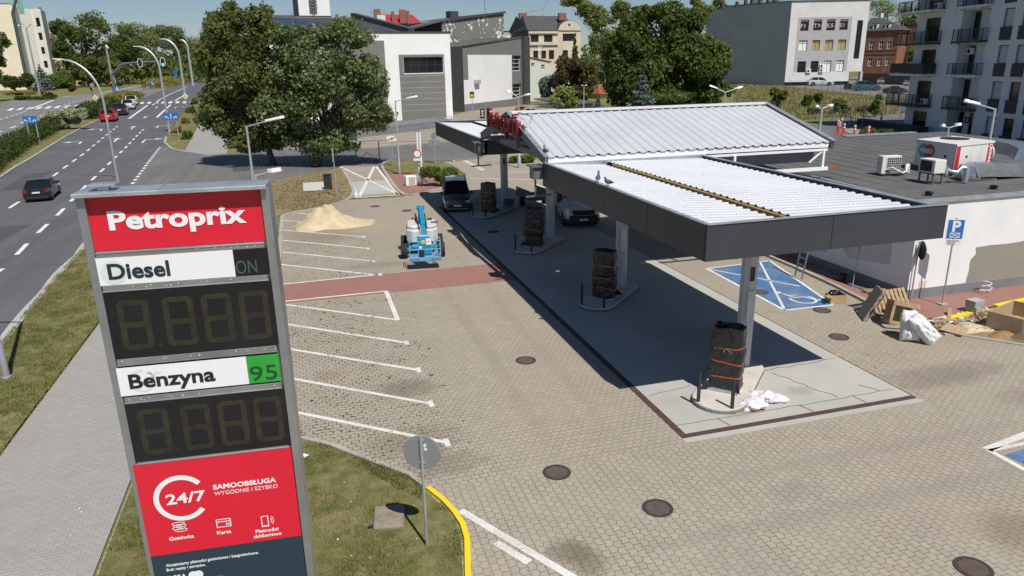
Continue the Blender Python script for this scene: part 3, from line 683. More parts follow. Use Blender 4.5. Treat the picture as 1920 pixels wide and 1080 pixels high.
p = panel('service_panel', .04, 1.93, 2.97, 4.315, m_sred)
mb = MB().mat(m_white)
for i in range(26):
 a, b = R(38+i*284/26), R(38+(i+1)*284/26)
 f = lambda t, r: (.53+r*math.cos(t), -.044, 3.77+r*math.sin(t)); mb.face([f(a, .33), f(a, .265), f(b, .265), f(b, .33)])
mb.build('ring_logo', m_white, p)
fit('24/7', .345, .82, 3.70, .15, m_white, -.0445, p, .02)
fit('SAMOOBSŁUGA', .925, 1.70, 3.835, .068, m_white, -.0445, p, .03); fit('WYGODNIE I SZYBKO', .93, 1.71, 3.745, .058, m_white, -.0445, p, -.008)
fit('Gotówka', .30, .60, 3.17, .052, m_white, -.0445, p, .016); fit('Karta', .885, 1.06, 3.165, .05, m_white, -.0445, p, .016)
fit('Płatności', 1.36, 1.65, 3.105, .05, m_white, -.0445, p, .014); fit('zbliżeniowe', 1.325, 1.68, 3.03, .05, m_white, -.0445, p, .014)
def loop(mb, pts, wd, closed=True):
 pts = pts+[pts[0]] if closed else pts
 for a, b in zip(pts, pts[1:]):
  a, b = Vector(a), Vector(b); d = (b-a).normalized(); n = Vector((-d.y, d.x))*wd/2; a2, b2 = a-d*wd/2, b+d*wd/2
  mb.face([(q.x, -.0445-.0004*len(mb.f), q.y) for q in (a2-n, b2-n, b2+n, a2+n)])
mb = MB().mat(m_white)
for i, (cx, cz) in enumerate(((.46, 3.31), (.44, 3.345), (.455, 3.38), (.445, 3.415))):
 loop(mb, [(cx+.075*math.cos(t), cz+.022*math.sin(t)) for t in [j*math.pi/6 for j in range(12)]], .009)
mb.build('coin_icon', m_white, p)
mb = MB().mat(m_white); loop(mb, [(.90, 3.27), (1.07, 3.27), (1.07, 3.385), (.90, 3.385)], .011); loop(mb, [(.90, 3.35), (1.07, 3.35)], .012, False); loop(mb, [(1.015, 3.295), (1.05, 3.295), (1.05, 3.32), (1.015, 3.32)], .008); mb.build('card_icon', m_white, p)
mb = MB().mat(m_white); loop(mb, [(1.455, 3.19), (1.535, 3.19), (1.535, 3.345), (1.455, 3.345)], .011); loop(mb, [(1.475, 3.205), (1.515, 3.205)], .007, False)
for r in (.03, .055): loop(mb, [(1.55+r*math.cos(t), 3.275+r*1.3*math.sin(t)) for t in [R(a) for a in (-55, -28, 0, 28, 55)]], .008, False)
mb.build('phone_icon', m_white, p)
p = panel('payment_panel', .04, 1.93, 1.75, 2.967, m_navy)
fit('Akceptujemy płatności gotówkowe i bezgotówkowe.', .20, 1.36, 2.785, .042, m_white, -.0445, p, .012); fit('Brak reszty i zwrotów.', .20, .68, 2.715, .042, m_white, -.0445, p, .012)
fit('VISA', .215, .43, 2.565, .075, m_white, -.0445, p, .02)
mb = MB().mat(m_white)
for cx in (.51, .575): mb.face([(cx+.06*math.cos(t), -.044-(cx-.5)*.01, 2.60+.06*math.sin(t)) for t in [i*.3142 for i in range(20)]])
mb.build('twin_disc_logo', m_white, p)
fit('Sp. z o.o. Aleje', .62, .88, 2.49, .04, m_white, -.0445, p, .01)
for z in (6.99, 6.605, 5.66, 5.205):     # rivets and seal scraps along the frame
 for u in (.16, .52, .9, 1.26, 1.62):
  pass
mb = MB().mat(m_white); q = random.Random(5)
for i in range(34):
 z = q.choice((7.0, 6.60, 5.69, 5.19)); u = q.uniform(.08, 1.9); mb.box((u, -.039, z+q.uniform(-.012, .012)), (.012, .004, .008), ry=q.uniform(-1, 1))
mb.build('rivets', m_galv, sign)['kind'] = 'stuff'
CX0, CX1, CY0, CY1, CYA, CYB = 8.85, 15.72, 14.38, 48.6, 26.2, 36.0
canopy = thing('station_canopy', 'long dark edged filling station canopy with white corrugated roof and raised gable in the middle', 'canopy', (12.25, 31.1, 0), world=True)
for x, y in ((12.25, 17.5), (12.2, 26.2), (12.3, 35.3), (12.4, 44.6)):
 mb = MB().mat(m_colw); oc = [(x+.24*math.cos(R(22.5+45*i)), y+.24*math.sin(R(22.5+45*i))) for i in range(8)]
 mb.prism(oc, .1, 4.6); mb.prism([(x+(a-x)*1.03, y+(b-y)*1.03) for a, b in oc], 1.55, 1.57); mb.prism([(x+(a-x)*1.03, y+(b-y)*1.03) for a, b in oc], 2.6, 2.62)
 cl = mb.build('column', m_colw, canopy, bevel=.01)
 MB().box((x-.05, y-.237, 3.05), (.14, .02, .42)).build('recess_panel', m_black, cl); MB().box((x-.05, y-.237, 2.1), (.2, .02, .9)).build('service_hatch', m_galv, cl)
def fascia(a, b, z0, z1, side):
 a, b = Vector(a), Vector(b); n = max(1, round((b-a).length/3.0)); mb = MB().mat(m_anth)
 for i in range(n):
  p0 = a.lerp(b, i/n); p1 = a.lerp(b, (i+1)/n); d = (p1-p0).normalized()*.009
  mb.bar((p0.x+d.x, p0.y+d.y, (z0+z1)/2), (p1.x-d.x, p1.y-d.y, (z0+z1)/2), .07, z1-z0)
 f = mb.build('fascia', m_anth, canopy)
 t = MB().mat(m_galv); t.bar((a.x, a.y, z1+.012), (b.x, b.y, z1+.012), .13, .022); t.build('flashing', m_galv, f); return f
for y0, y1 in ((CY0, CYA), (CYB, CY1)):
 fascia((CX0, y0+.035), (CX0, y1), 4.48, 5.36, 0); fascia((CX1, y0+.035), (CX1, y1), 4.48, 5.27, 0)
fascia((CX0-.035, CY0), (CX1+.035, CY0), 4.482, 5.358, 1); fascia((CX0-.035, CY1), (CX1+.035, CY1), 4.482, 5.358, 1)
DZ = [0, 0, 0]
def corrug(x0, x1, y0, y1, z, pitch, h, along='x', slope=None, dots=True):
 mb = MB().mat(m_deck); L = (y1-y0) if along == 'x' else (x1-x0); n = int(L/pitch); st = []
 for i in range(n+1):
  for du, dz in ((0, 0), (.52, 0), (.66, h), (.86, h)):
   u = (i+du)*pitch
   if u < L: st.append((u, dz))
 st.append((L, 0))
 P = (lambda u, v, dz: (v, y0+u, z+dz+DZ[1]+(v-DZ[0])*DZ[2])) if along == 'x' else (lambda u, v, dz: (x0+u, v, slope(v)+dz))
 va, vb = (x0, x1) if along == 'x' else (y0, y1)
 for (u0, d0), (u1, d1) in zip(st, st[1:]):
  f = [P(u0, va, d0), P(u0, vb, d0), P(u1, vb, d1), P(u1, va, d1)]
  mb.face(f if along != 'x' else f[::-1]);
  mb.face([(a, b, c-.02) for a, b, c in (f[::-1] if along != 'x' else f)])
  mb.face([P(u0, va, d0), P(u1, va, d1), tuple(Vector(P(u1, va, d1))-Vector((0, 0, .02))), tuple(Vector(P(u0, va, d0))-Vector((0, 0, .02)))])
  mb.face([P(u0, vb, d0), P(u1, vb, d1), tuple(Vector(P(u1, vb, d1))-Vector((0, 0, .02))), tuple(Vector(P(u0, vb, d0))-Vector((0, 0, .02)))])
 return mb
m_screw = mat('screw_caps', (.9, .9, .92), .25)
m_amber = mat('amber_timber', (.42, .27, .07), .6, var=.25, scale=4)
for y0, y1 in ((CY0+.06, CYA), (CYB, CY1-.06)):
 for x0, x1, za_, zb_ in ((8.93, 11.3, 5.27, 5.15), (11.50, 15.52, 5.26, 5.17)):
  DZ[:] = [x0, za_, (zb_-za_)/(x1-x0)]
  r = corrug(x0, x1, y0, y1, 0, .34, .04).build('roof_sheet', m_deck, canopy)
  q = random.Random(int(x0*10+y0)); s_ = MB().mat(m_screw)
  for i in range(int((y1-y0)/1.02)):
   for x in ([x0+.5+j*.95 for j in range(int((x1-x0)/.95))]):
    y = y0+.34*(3*i+.76);
    for dx in (0, .16): s_.box((x+q.uniform(-.05, .05)+dx, y, za_+(x-x0)*DZ[2]+.047), (.045, .045, .016))
  s_.build('screw_caps', m_screw, r)['kind'] = 'stuff'
mb = MB().mat(m_amber); mb.box((11.45, (CY0+CYA)/2-.2, 5.155), (.09, CYA-CY0-.8, .15)); mb.build('ridge_timber', m_amber, canopy)
mb = MB().mat(m_under); mb.box((11.45, (CY0+CYA)/2, 5.02), (.4, CYA-CY0-.3, .05)); mb.box((15.6, (CY0+CYA)/2, 5.1), (.16, CYA-CY0-.1, .05)); mb.box((15.6, (CYB+CY1)/2, 5.1), (.16, CY1-CYB-.1, .05)); mb.build('gutter', m_under, canopy, split=True)
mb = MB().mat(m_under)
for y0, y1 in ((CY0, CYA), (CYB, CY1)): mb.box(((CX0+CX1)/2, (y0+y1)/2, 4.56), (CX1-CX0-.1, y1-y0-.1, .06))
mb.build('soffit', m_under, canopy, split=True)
GZ, GR, GY = 5.56, 6.87, 31.1
def gs(y): return GR-(GR-GZ)*abs(y-GY)/(GY-CYA)
for a, b in ((CYA-.02, GY-.06), (GY+.06, 2*GY-CYA+.02)):
 corrug(9.05, 21.75, a, b, 0, .43, .048, 'y', gs).build('gable_sheet', m_deck, canopy)
mb = MB().mat(m_deck); mb.add([(8.95, GY-.22, gs(GY-.22)+.085), (8.95, GY, GR+.13), (8.95, GY+.22, gs(GY-.22)+.085), (21.9, GY-.22, gs(GY-.22)+.085), (21.9, GY, GR+.13), (21.9, GY+.22, gs(GY-.22)+.085)], [(0, 3, 4, 1), (1, 4, 5, 2), (0, 1, 2), (3, 5, 4)]); mb.build('ridge_cap', m_deck, canopy)
mb = MB().mat(m_white); mb.box((15.4, CYA+.06, GZ-.14), (12.7, .06, .2)); mb.box((15.4, 2*GY-CYA-.06, GZ-.14), (12.7, .06, .2)); mb.build('eave_trim', m_white, canopy, split=True)
mb = MB().mat(m_galv); mb.box((12.4, CYA+.02, GZ-.33), (6.9, .05, .17)); mb.build('upstand_flashing', m_galv, canopy)
mb = MB().mat(m_dsteel)
for sy in (-1, 1):
 e = GY+sy*(GY-CYA+.15)
 for x in (8.9, 21.85): mb.bar((x, e, GZ-.15), (x, GY+sy*.03, GR-.13), .09, .34)
 for x in (10.6, 14, 18): mb.bar((x, e-sy*.3, GZ-.3), (x, GY+sy*.03, GR-.28), .12, .24)
mb.build('barge_beam', m_dsteel, canopy, split=True)
mb = MB().mat(m_galv)
for x in (8.9, 21.88):
 for sy in (-1, 1): mb.bar((x, GY+sy*(GY-CYA+.18), GZ+.05), (x, GY+sy*.03, GR+.1), .2, .03)
mb.build('barge_flashing', m_galv, canopy, split=True)
mb = MB().mat(m_dsteel)
for y in (27.2, 29.0, 33.1, 35): mb.bar((9.0, y, gs(y)-.36), (21.7, y, gs(y)-.36), .14, .18)
for x in (9.6, 12.3): mb.bar((x, CYA+.1, 5.3), (x, 2*GY-CYA-.1, 5.3), .12, .24)
mb.bar((9.2, 33.4, 5.5), (10.6, 28.3, 5.55), .16, .22); mb.bar((10.6, 28.3, 5.5), (12, 27, 5.3), .16, .22); mb.bar((9.3, GY, 6.5), (9.3, GY, 5.4), .15, .15)
mb.build('truss', m_dsteel, canopy, split=True)
mb = MB().mat(m_dsteel)
for y in (CYA+.25, 2*GY-CYA-.25): mb.box((8.66, y, 4.95), (.42, .5, .45)); mb.box((8.62, y, 5.22), (.55, .7, .05)); mb.bar((8.6, y, 4.75), (8.6, y, 4.05), .06); mb.bar((8.2, y-.05, 4.05), (9.3, y+.1, 4.05), .06)
mb.build('rainwater_box', m_dsteel, canopy, split=True)
mb = MB().mat(m_under); mb.box((12.4, CYA+.3, 4.95), (6.6, .08, .7)); mb.box((12.4, CYB-.2, 4.95), (6.6, .08, .7)); mb.build('inner_upstand', m_under, canopy, split=True)
mb = MB().mat(m_dsteel); mb.box((19.2, CYA+.75, 4.95), (4.8, .05, .62)); mb.build('end_cladding', m_dsteel, canopy)
mb = MB().mat(m_white); mb.box((18.75, CYA+.1, 5.22), (6.0, .1, .1)); mb.box((21.55, CYA+.05, 4.85), (.1, .1, .8)); mb.box((17.2, CYA+.05, 4.8), (.1, .1, .8)); mb.box((19.0, CYA+.02, 4.42), (5.6, .12, .14)); mb.bar((20.9, CYA+.1, 4.7), (21.5, CYA+.1, 5.15), .06); mb.build('end_frame', m_colw, canopy, split=True)
mb = MB().mat(mat('rust_red', (.28, .09, .04), .8, .1, .3, 5)); mb.box((22.05, CYA+.02, 4.42), (.75, .1, .1)); mb.build('rusty_beam', None, canopy)
mb = MB().mat(m_dsteel); mb.tube([(9.15, GY-.6, GR-.1), (9.15, GY-.65, GR+.1), (9.6, GY-1.2, GR-.05), (9.5, GY-1.4, GR-.2)], .02, 6); mb.build('cable_conduit', m_dsteel, canopy)
letters = thing('roof_lettering', 'row of thick red channel letters standing on the gable end of the canopy', 'lettering', (8.78, 31.4, 6.15), world=True)
y = 34.25; wd = {'P': .72, 'e': .66, 't': .5, 'r': .5, 'o': .7, 'p': .7, 'i': .34, 'x': .66}
for ch in 'Petroprix':
 o = text_mesh(ch, 1.0, Matrix(), m_letter, extrude=0.0, offset=.03, name='letter')
 xs = [v.co.x for v in o.data.vertices]; w0, w1 = min(xs), max(xs); W = wd[ch]*.93
 bpy.data.objects.remove(o)
 o = text_mesh(ch, 1.0, Matrix(), m_letter, extrude=.075, offset=.03, name='letter'); sx = W/(w1-w0)
 o.data.transform(Matrix(((0, 0, -1, 0.0), (-sx, 0, 0, y+w0*sx-31.4), (0, 1.18, 0, 0), (0, 0, 0, 1)))); o.parent = letters
 y -= wd[ch]
mb = MB().mat(m_dsteel); mb.box((8.9, 31.4, 6.12), (.06, 5.8, .06)); mb.box((8.9, 31.4, 6.5), (.06, 5.7, .05))
for yy in (28.9, 30.3, 31.7, 33.1, 34.1): mb.bar((8.9, yy, 5.9), (8.9, yy, 6.6), .05)
mb.build('letter_frame', m_dsteel, letters)
m_wallw = None
def _wall():
 k = NT('white_render'); p = k.pos(); sx = k.sep(p)
 n = k.noise(p, .5, 4, .6); n2 = k.noise(k.comb(k.math('ADD', sx[0], sx[1]), k.math('MULTIPLY', sx[2], .15)), 2.2, 4, .7)
 c = k.mix(k.ramp(n, [(.35, 0), (.7, 1)]), (.70, .71, .73), (.80, .80, .80)); c = k.mix(k.ramp(n2, [(.56, 0), (.8, .3)]), c, (.5, .5, .48))
 k.bump(k.noise(p, 60, 2), .15, .005); MATS['white_render'] = k.done(c, .85, 0, .25); return MATS['white_render']
m_wallw = _wall()
def felt():
 k = NT('roof_felt'); p = k.pos(); sx = k.sep(p)
 n = k.noise(p, .5, 4, .65); n2 = k.noise(p, 40, 2); n3 = k.noise(p, 2, 3)
 c = k.mix(k.ramp(n, [(.3, 0), (.7, 1)]), (.085, .085, .09), (.135, .13, .125)); c = k.mix(k.math('MULTIPLY', n2, .3), c, (.14, .14, .14))
 u = k.math('ADD', sx[0], k.math('MULTIPLY', k.math('SUBTRACT', n3, .5), .12)); sm = k.math('LESS_THAN', k.math('MODULO', u, 1.0), .085)
 v = k.math('LESS_THAN', k.math('MODULO', k.math('ADD', sx[1], k.math('MULTIPLY', k.math('FLOOR', u), 1.7)), 5.0), .02)
 zone = k.math('GREATER_THAN', sx[1], 24.5)
 edge = k.math('LESS_THAN', k.math('MODULO', sx[1], 1.02), .02)
 m1 = k.math('MULTIPLY', k.math('MAXIMUM', sm, v), zone); m2 = k.math('MULTIPLY', edge, k.math('SUBTRACT', 1.0, zone))
 c = k.mix(k.math('MULTIPLY', k.math('MAXIMUM', m1, m2), .95), c, (.02, .02, .02))
 k.bump(n2, .3, .01); MATS['roof_felt'] = k.done(c, .85, 0, .3); return MATS['roof_felt']
m_felt = felt()
m_patch = mat('bare_render', (.27, .25, .215), .9, var=.08, scale=1.2, bump=.1)
m_patch2 = mat('old_plaster', (.55, .53, .54), .9, var=.12, scale=1.2)
m_plinth = mat('plinth_grey', (.19, .195, .20), .85, var=.15, scale=1.2, grime=.3)
shop = thing('station_shop', 'white rendered flat roofed station shop with grey felt roof beside the canopy', 'shop building', (30, 29, 0), world=True)
BX0, BX1, BY0, BY1 = 21.75, 41, 21.0, 38.5
mb = MB().mat(m_wallw); mb.prism([(BX0, BY0), (BX1, BY0), (BX1, BY1), (BX0, BY1)], .45, 3.78, (False, True)); mb.build('wall', m_wallw, shop)
mb = MB().mat(m_plinth); mb.prism([(BX0-.012, BY0-.012), (BX1, BY0-.012), (BX1, BY1), (BX0-.012, BY1)], 0, .45); mb.build('plinth', m_plinth, shop)
mb = MB().mat(m_felt); mb.add([(BX0-.1, BY0-.04, 3.8), (BX1+.1, BY0-.04, 3.8), (BX1+.1, BY1+.1, 4.12), (BX0-.1, BY1+.1, 4.12), (BX0-.1, BY0-.04, 3.86), (BX1+.1, BY0-.04, 3.86), (BX1+.1, BY1+.1, 4.18), (BX0-.1, BY1+.1, 4.18)], [(0, 3, 2, 1), (4, 5, 6, 7), (0, 1, 5, 4), (1, 2, 6, 5), (2, 3, 7, 6), (3, 0, 4, 7)]); rf = mb.build('roof', m_felt, shop)
mb = MB().mat(m_galv); mb.box(((BX0+BX1)/2, BY0+.1, 3.878), (BX1-BX0+.35, .34, .03)); mb.box(((BX0+BX1)/2, BY0-.075, 3.845), (BX1-BX0+.35, .02, .1)); mb.build('edge_flashing', m_galv, rf)
mb = MB().mat(m_galv); mb.bar((BX0-.1, BY0+.2, 3.88), (BX0-.1, BY1, 4.2), .2, .04); mb.bar((33, BY1+.05, 4.24), (38.5, BY1+.05, 4.24), .5, .07); mb.build('verge_flashing', m_galv, rf, split=True)
mb = MB().mat(m_black)
for x, y in ((22.95, 21.85), (26.35, 22.05)): mb.lathe([(.13, 3.8), (.13, 3.95), (.16, 3.96), (.16, 4.0), (.05, 4.03)], Matrix.Translation((x, y, .02)), 12)
mb.build('roof_vent', m_black, rf)
def wallp(px, py): return at_plane(px, py, Vector((0, BY0, 0)), Vector((0, 1, 0)))
q = random.Random(3); tl = wallp(1822, 480); br = wallp(1806, 556); pts = []
for i in range(15): pts.append((tl.x+.1+i*.75, BY0-.004, 1.9+q.uniform(-.06, .06)+(.12 if i > 3 else 0)))
pts += [(BX1-7, BY0-.004, .46), (br.x, BY0-.004, .46)]
for i in range(7): pts.append((br.x+q.uniform(-.02, .06)+(.22 if i > 4 else 0), BY0-.004, .6+i*.2))
mb = MB().mat(m_patch); mb.face(pts); mb.build('bare_patch', m_patch, shop)
mb = MB().mat(m_patch2); mb.face([(BX0-.004, y_, z_) for y_, z_ in ((22.0, 1.2), (22.1, 2.7), (24.6, 2.8), (25.0, 1.6), (24.3, .9))]); mb.face([(BX0-.004, y_, z_) for y_, z_ in ((25.6, .8), (25.5, 3.0), (28, 3.0), (28, .8))]); mb.build('bare_patch', m_patch2, shop)
mb = MB().mat(mat('hatch_cream', (.66, .6, .52), .6)); c = wallp(1727, 549); mb.box((c.x, BY0-.01, .62), (.32, .02, .3)); mb.build('meter_hatch', None, shop)
mb = MB().mat(m_wallw); mb.lathe([(.3, .07), (.3, 2.6)], Matrix.Translation((21.0, 30.2, 0)), 16); mb.build('round_pier', m_wallw, shop, smooth=False)
ISL = [(10.03, 15.36, 45), (10.08, 24.05, 45), (10.06, 32.9, 45), (10.04, 41.95, 45)]
m_island = mat('island_concrete', (.56, .52, .47), .8, var=.12, scale=1.8, bump=.1, grime=.35)
m_wrap = None
def wrap_mat():
 k = NT('black_plastic_wrap'); p = k.obj(); n = k.noise(p, 3, 4, .6, 1.2); k.bump(k.noise(p, 2.6, 3, .6, 1.6), 1.0, .09)
 return k.done(k.mix(n, (.008, .009, .011), (.022, .024, .028)), .26, 0, .6)
m_wrap = wrap_mat(); m_strap = mat('orange_strap', (.55, .10, .02), .5, var=.1)
m_boll = mat('bollard_paint', (.035, .038, .042), .5, .2, .2)
names = ('nearest island, half out in the sun', 'second island from the sunlit end', 'third island from the sunlit end', 'far island beside the parked grey van')
def island_proto():
 r = thing('pump_island', None, 'pump island'); P = []
 for i in range(13): a = R(90+i*15); P.append((.45+.72*math.cos(a), .72*math.sin(a)))
 P += [(3.0, -.72), (3.35, -.62), (3.55, -.35), (3.55, .35), (3.35, .62), (3.0, .72)]
 MB().mat(m_island).prism(P, 0, .13).build('slab', m_island, r, bevel=.02)
 mb = MB().mat(m_plinth); Q = [(.45+(x-.45)*1.02 if x < .45 else x, y*1.025) for x, y in P]; mb.prism(Q, 0, .085); mb.build('rim', m_plinth, r); return r
def pump_proto():
 r = thing('fuel_pump', None, 'fuel pump'); q = random.Random(11)
 prof = [(0.02, .54, .84, 0), (.12, .56, .88, 0), (.24, .55, .86, 0), (.42, .535, .84, 1), (.55, .56, .90, 0), (.7, .58, .92, 0), (.86, .555, .88, 1), (1.0, .58, .92, 0), (1.15, .60, .93, 0), (1.30, .56, .88, 1), (1.48, .58, .89, 0), (1.66, .57, .87, 0), (1.88, .55, .85, 0)]
 mb = MB().mat(m_wrap); N = 28; rings = []
 for z, a, b, st in prof:
  ring = []
  for i in range(N):
   t = 2*math.pi*i/N; c_, s_ = math.cos(t), math.sin(t); e = .38
   x = a/2*math.copysign(abs(c_)**e, c_); y = b/2*math.copysign(abs(s_)**e, s_); j = 1+(0 if st else q.uniform(-.055, .055))
   ring.append((x*j, y*j, z+(0 if st else q.uniform(-.03, .03))))
  rings.append(ring)
 rings.append([(x*.86, y*.86, 1.80+q.uniform(-.05, .07)) for x, y, z in rings[-1]]); rings.append([(x*.4, y*.4, 1.66+q.uniform(-.04, .04)) for x, y, z in rings[-1]])
 b = []
 vs = [v for ring in rings for v in ring]; fs = []
 for j in range(len(rings)-1):
  for i in range(N):
   k = (i+1) % N; fs.append((j*N+i, j*N+k, (j+1)*N+k)); fs.append((j*N+i, (j+1)*N+k, (j+1)*N+i))
 fs.append(tuple((len(rings)-1)*N+i for i in range(N))); mb.add(vs, fs)
 mb.face([(-.29, .1, 1.62), (-.31, -.2, 1.45), (-.34, -.02, 1.9)]); mb.face([(-.3, -.42, .3), (-.42, -.5, .05), (-.3, -.3, .04)]); mb.face([(-.28, .43, .3), (-.46, .6, .02), (-.3, .3, .03)])
 mb.build('plastic_wrap', m_wrap, r)
 for z in (.40, .84, 1.28):
  a, b_ = (.535, .84) if z < .5 else (.555, .88); mb = MB().mat(m_strap); rg = []
  for i in range(N):
   t = 2*math.pi*i/N; c_, s_ = math.cos(t), math.sin(t); tilt = .055*math.sin(t+z*7)+.02*math.sin(2*t+z*5)
   rg.append((a/2*1.025*math.copysign(abs(c_)**.38, c_), b_/2*1.025*math.copysign(abs(s_)**.38, s_), z+tilt))
  for i in range(N):
   k = (i+1) % N; mb.face([rg[i], rg[k], (rg[k][0], rg[k][1], rg[k][2]+.034), (rg[i][0], rg[i][1], rg[i][2]+.034)])
  mb.build('strap', m_strap, r)
 MB().mat(m_galv).box((-.05, 0, -.06), (.6, .84, .2)).build('base_plate', m_galv, r)
 return r
def bollard_proto():
 r = thing('bollard', None, 'bollard'); MB().mat(m_boll).box((0, 0, .48), (.075, .075, .96)).build('post', m_boll, r, bevel=.008)
 MB().mat(m_boll).box((0, 0, .008), (.17, .17, .016)).build('foot_plate', m_boll, r); return r
pi_, pp_, pb_ = island_proto(), pump_proto(), bollard_proto()
for i, (x, y, a) in enumerate(ISL):
 d = Vector((math.cos(R(a)), math.sin(R(a)))); o = Vector((x, y))
 lab = 'round nosed concrete pump island, ' + names[i]
 il = pi_ if i == 0 else dup(pi_, (0, 0, 0), 0)
 il.location = (x, y, .008); il.rotation_euler = (0, 0, R(a)); tag(il, lab, 'pump island', 'pump islands under the canopy')
 pu = pp_ if i == 0 else dup(pp_, (0, 0, 0), 0)
 c = o+d*1.15; pu.location = (c.x, c.y, .14+.03); pu.rotation_euler = (0, 0, R(a-1+i*2.5+180*(i % 2))); pu.scale = (1, 1, 1+.02*((i*7) % 3-1))
 tag(pu, 'black plastic wrapped fuel pump with orange straps, ' + names[i].split(',')[0].replace(' from the sunlit end', ' of four').replace(' beside the parked grey van', ' by the grey van'), 'fuel pump', 'wrapped pumps on the islands')
 for s_ in (-1, 1):
  c = o+Vector((d.y, -d.x))*s_*.45-d*.02
  bo = pb_ if (i == 0 and s_ == -1) else dup(pb_, (0, 0, 0), 0)
  bo.location = (c.x, c.y, .008); bo.rotation_euler = (0, 0, R(a+45))
  tag(bo, ('left' if s_ == -1 else 'right') + ' black square bollard in front of the ' + names[i].split(',')[0].replace(' from the sunlit end', ' of four'), 'bollard', 'bollards at the pump islands')
# ================================================================ BUILDINGS AROUND
def P3(px, py, D):                 # point on the sight line (px,py) at horizontal distance D
 d = ray(px, py); k = D/math.hypot(d.x, d.y); return EYE+d*k
m_glass = glass_mat('window_glass'); m_glass2 = glass_mat('window_glass_pale', (.09, .11, .13), .12)
m_blind = mat('window_blind', (.45, .46, .46), .6, var=.12, scale=2); m_paper = mat('white_blind', (.8, .8, .78), .7, var=.05); m_gold = mat('amber_blind', (.42, .31, .12), .6, var=.15)
m_frame = mat('dark_frame', (.03, .032, .038), .5, var=.1); m_wframe = mat('white_frame', (.8, .8, .79), .5, var=.05)
def render_mat(name, col, **kw): return mat(name, col, kw.pop('rough', .88), var=kw.pop('var', .07), scale=kw.pop('scale', .35), bump=.12, bscale=25, grime=kw.pop('grime', .22), **kw)
m_cream = render_mat('cream_render', (.76, .68, .52)); m_cream2 = render_mat('pale_render', (.72, .70, .62)); m_yellow = render_mat('yellow_render', (.6, .47, .25))
m_wh = render_mat('hall_white', (.80, .80, .80), grime=.08); m_gr = render_mat('hall_grey', (.19, .185, .175), grime=.1); m_dk = render_mat('charcoal_render', (.06, .06, .065))
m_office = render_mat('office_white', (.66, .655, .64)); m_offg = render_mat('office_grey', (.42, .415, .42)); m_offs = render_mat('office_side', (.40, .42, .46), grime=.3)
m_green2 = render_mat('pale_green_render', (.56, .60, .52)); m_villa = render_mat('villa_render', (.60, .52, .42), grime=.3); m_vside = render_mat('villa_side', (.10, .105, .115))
m_apt = render_mat('apartment_render', (.66, .70, .74), grime=.05, bump=0) if False else render_mat('apartment_render', (.62, .66, .70), grime=.05)
m_aptd = mat('apartment_dark', (.028, .032, .042), .6, var=.12, scale=1)
m_slate = mat('slate_roof', (.06, .062, .068), .75, var=.25, scale=1.2, bump=.3, bscale=8); m_redroof = mat('red_roof', (.34, .025, .04), .55, var=.1, scale=.8); m_tile = mat('terracotta_roof', (.30, .075, .05), .7, var=.2, scale=2)
m_chim = mat('chimney_brick', (.25, .11, .08), .85, var=.25, scale=4)
def brick_mat():
 k = NT('red_brickwork'); p = k.pos(); s_ = k.sep(p)
 br = k.n('TexBrick'); br.inputs['Scale'].default_value = 1; br.inputs['Brick Width'].default_value = .5; br.inputs['Row Height'].default_value = .16; br.inputs['Mortar Size'].default_value = .02
 k.set(br.inputs['Vector'], k.comb(k.math('ADD', s_[0], k.math('MULTIPLY', s_[1], .6)), s_[2])); br.inputs['Color1'].default_value = (.22, .075, .04, 1); br.inputs['Color2'].default_value = (.32, .12, .06, 1); br.inputs['Mortar'].default_value = (.25, .2, .16, 1)
 return k.done(k.mix(k.ramp(k.noise(p, .5, 4), [(.4, 0), (.75, .6)]), br.outputs[0], (.12, .05, .035)), .85, 0, .2)
m_brick = brick_mat()
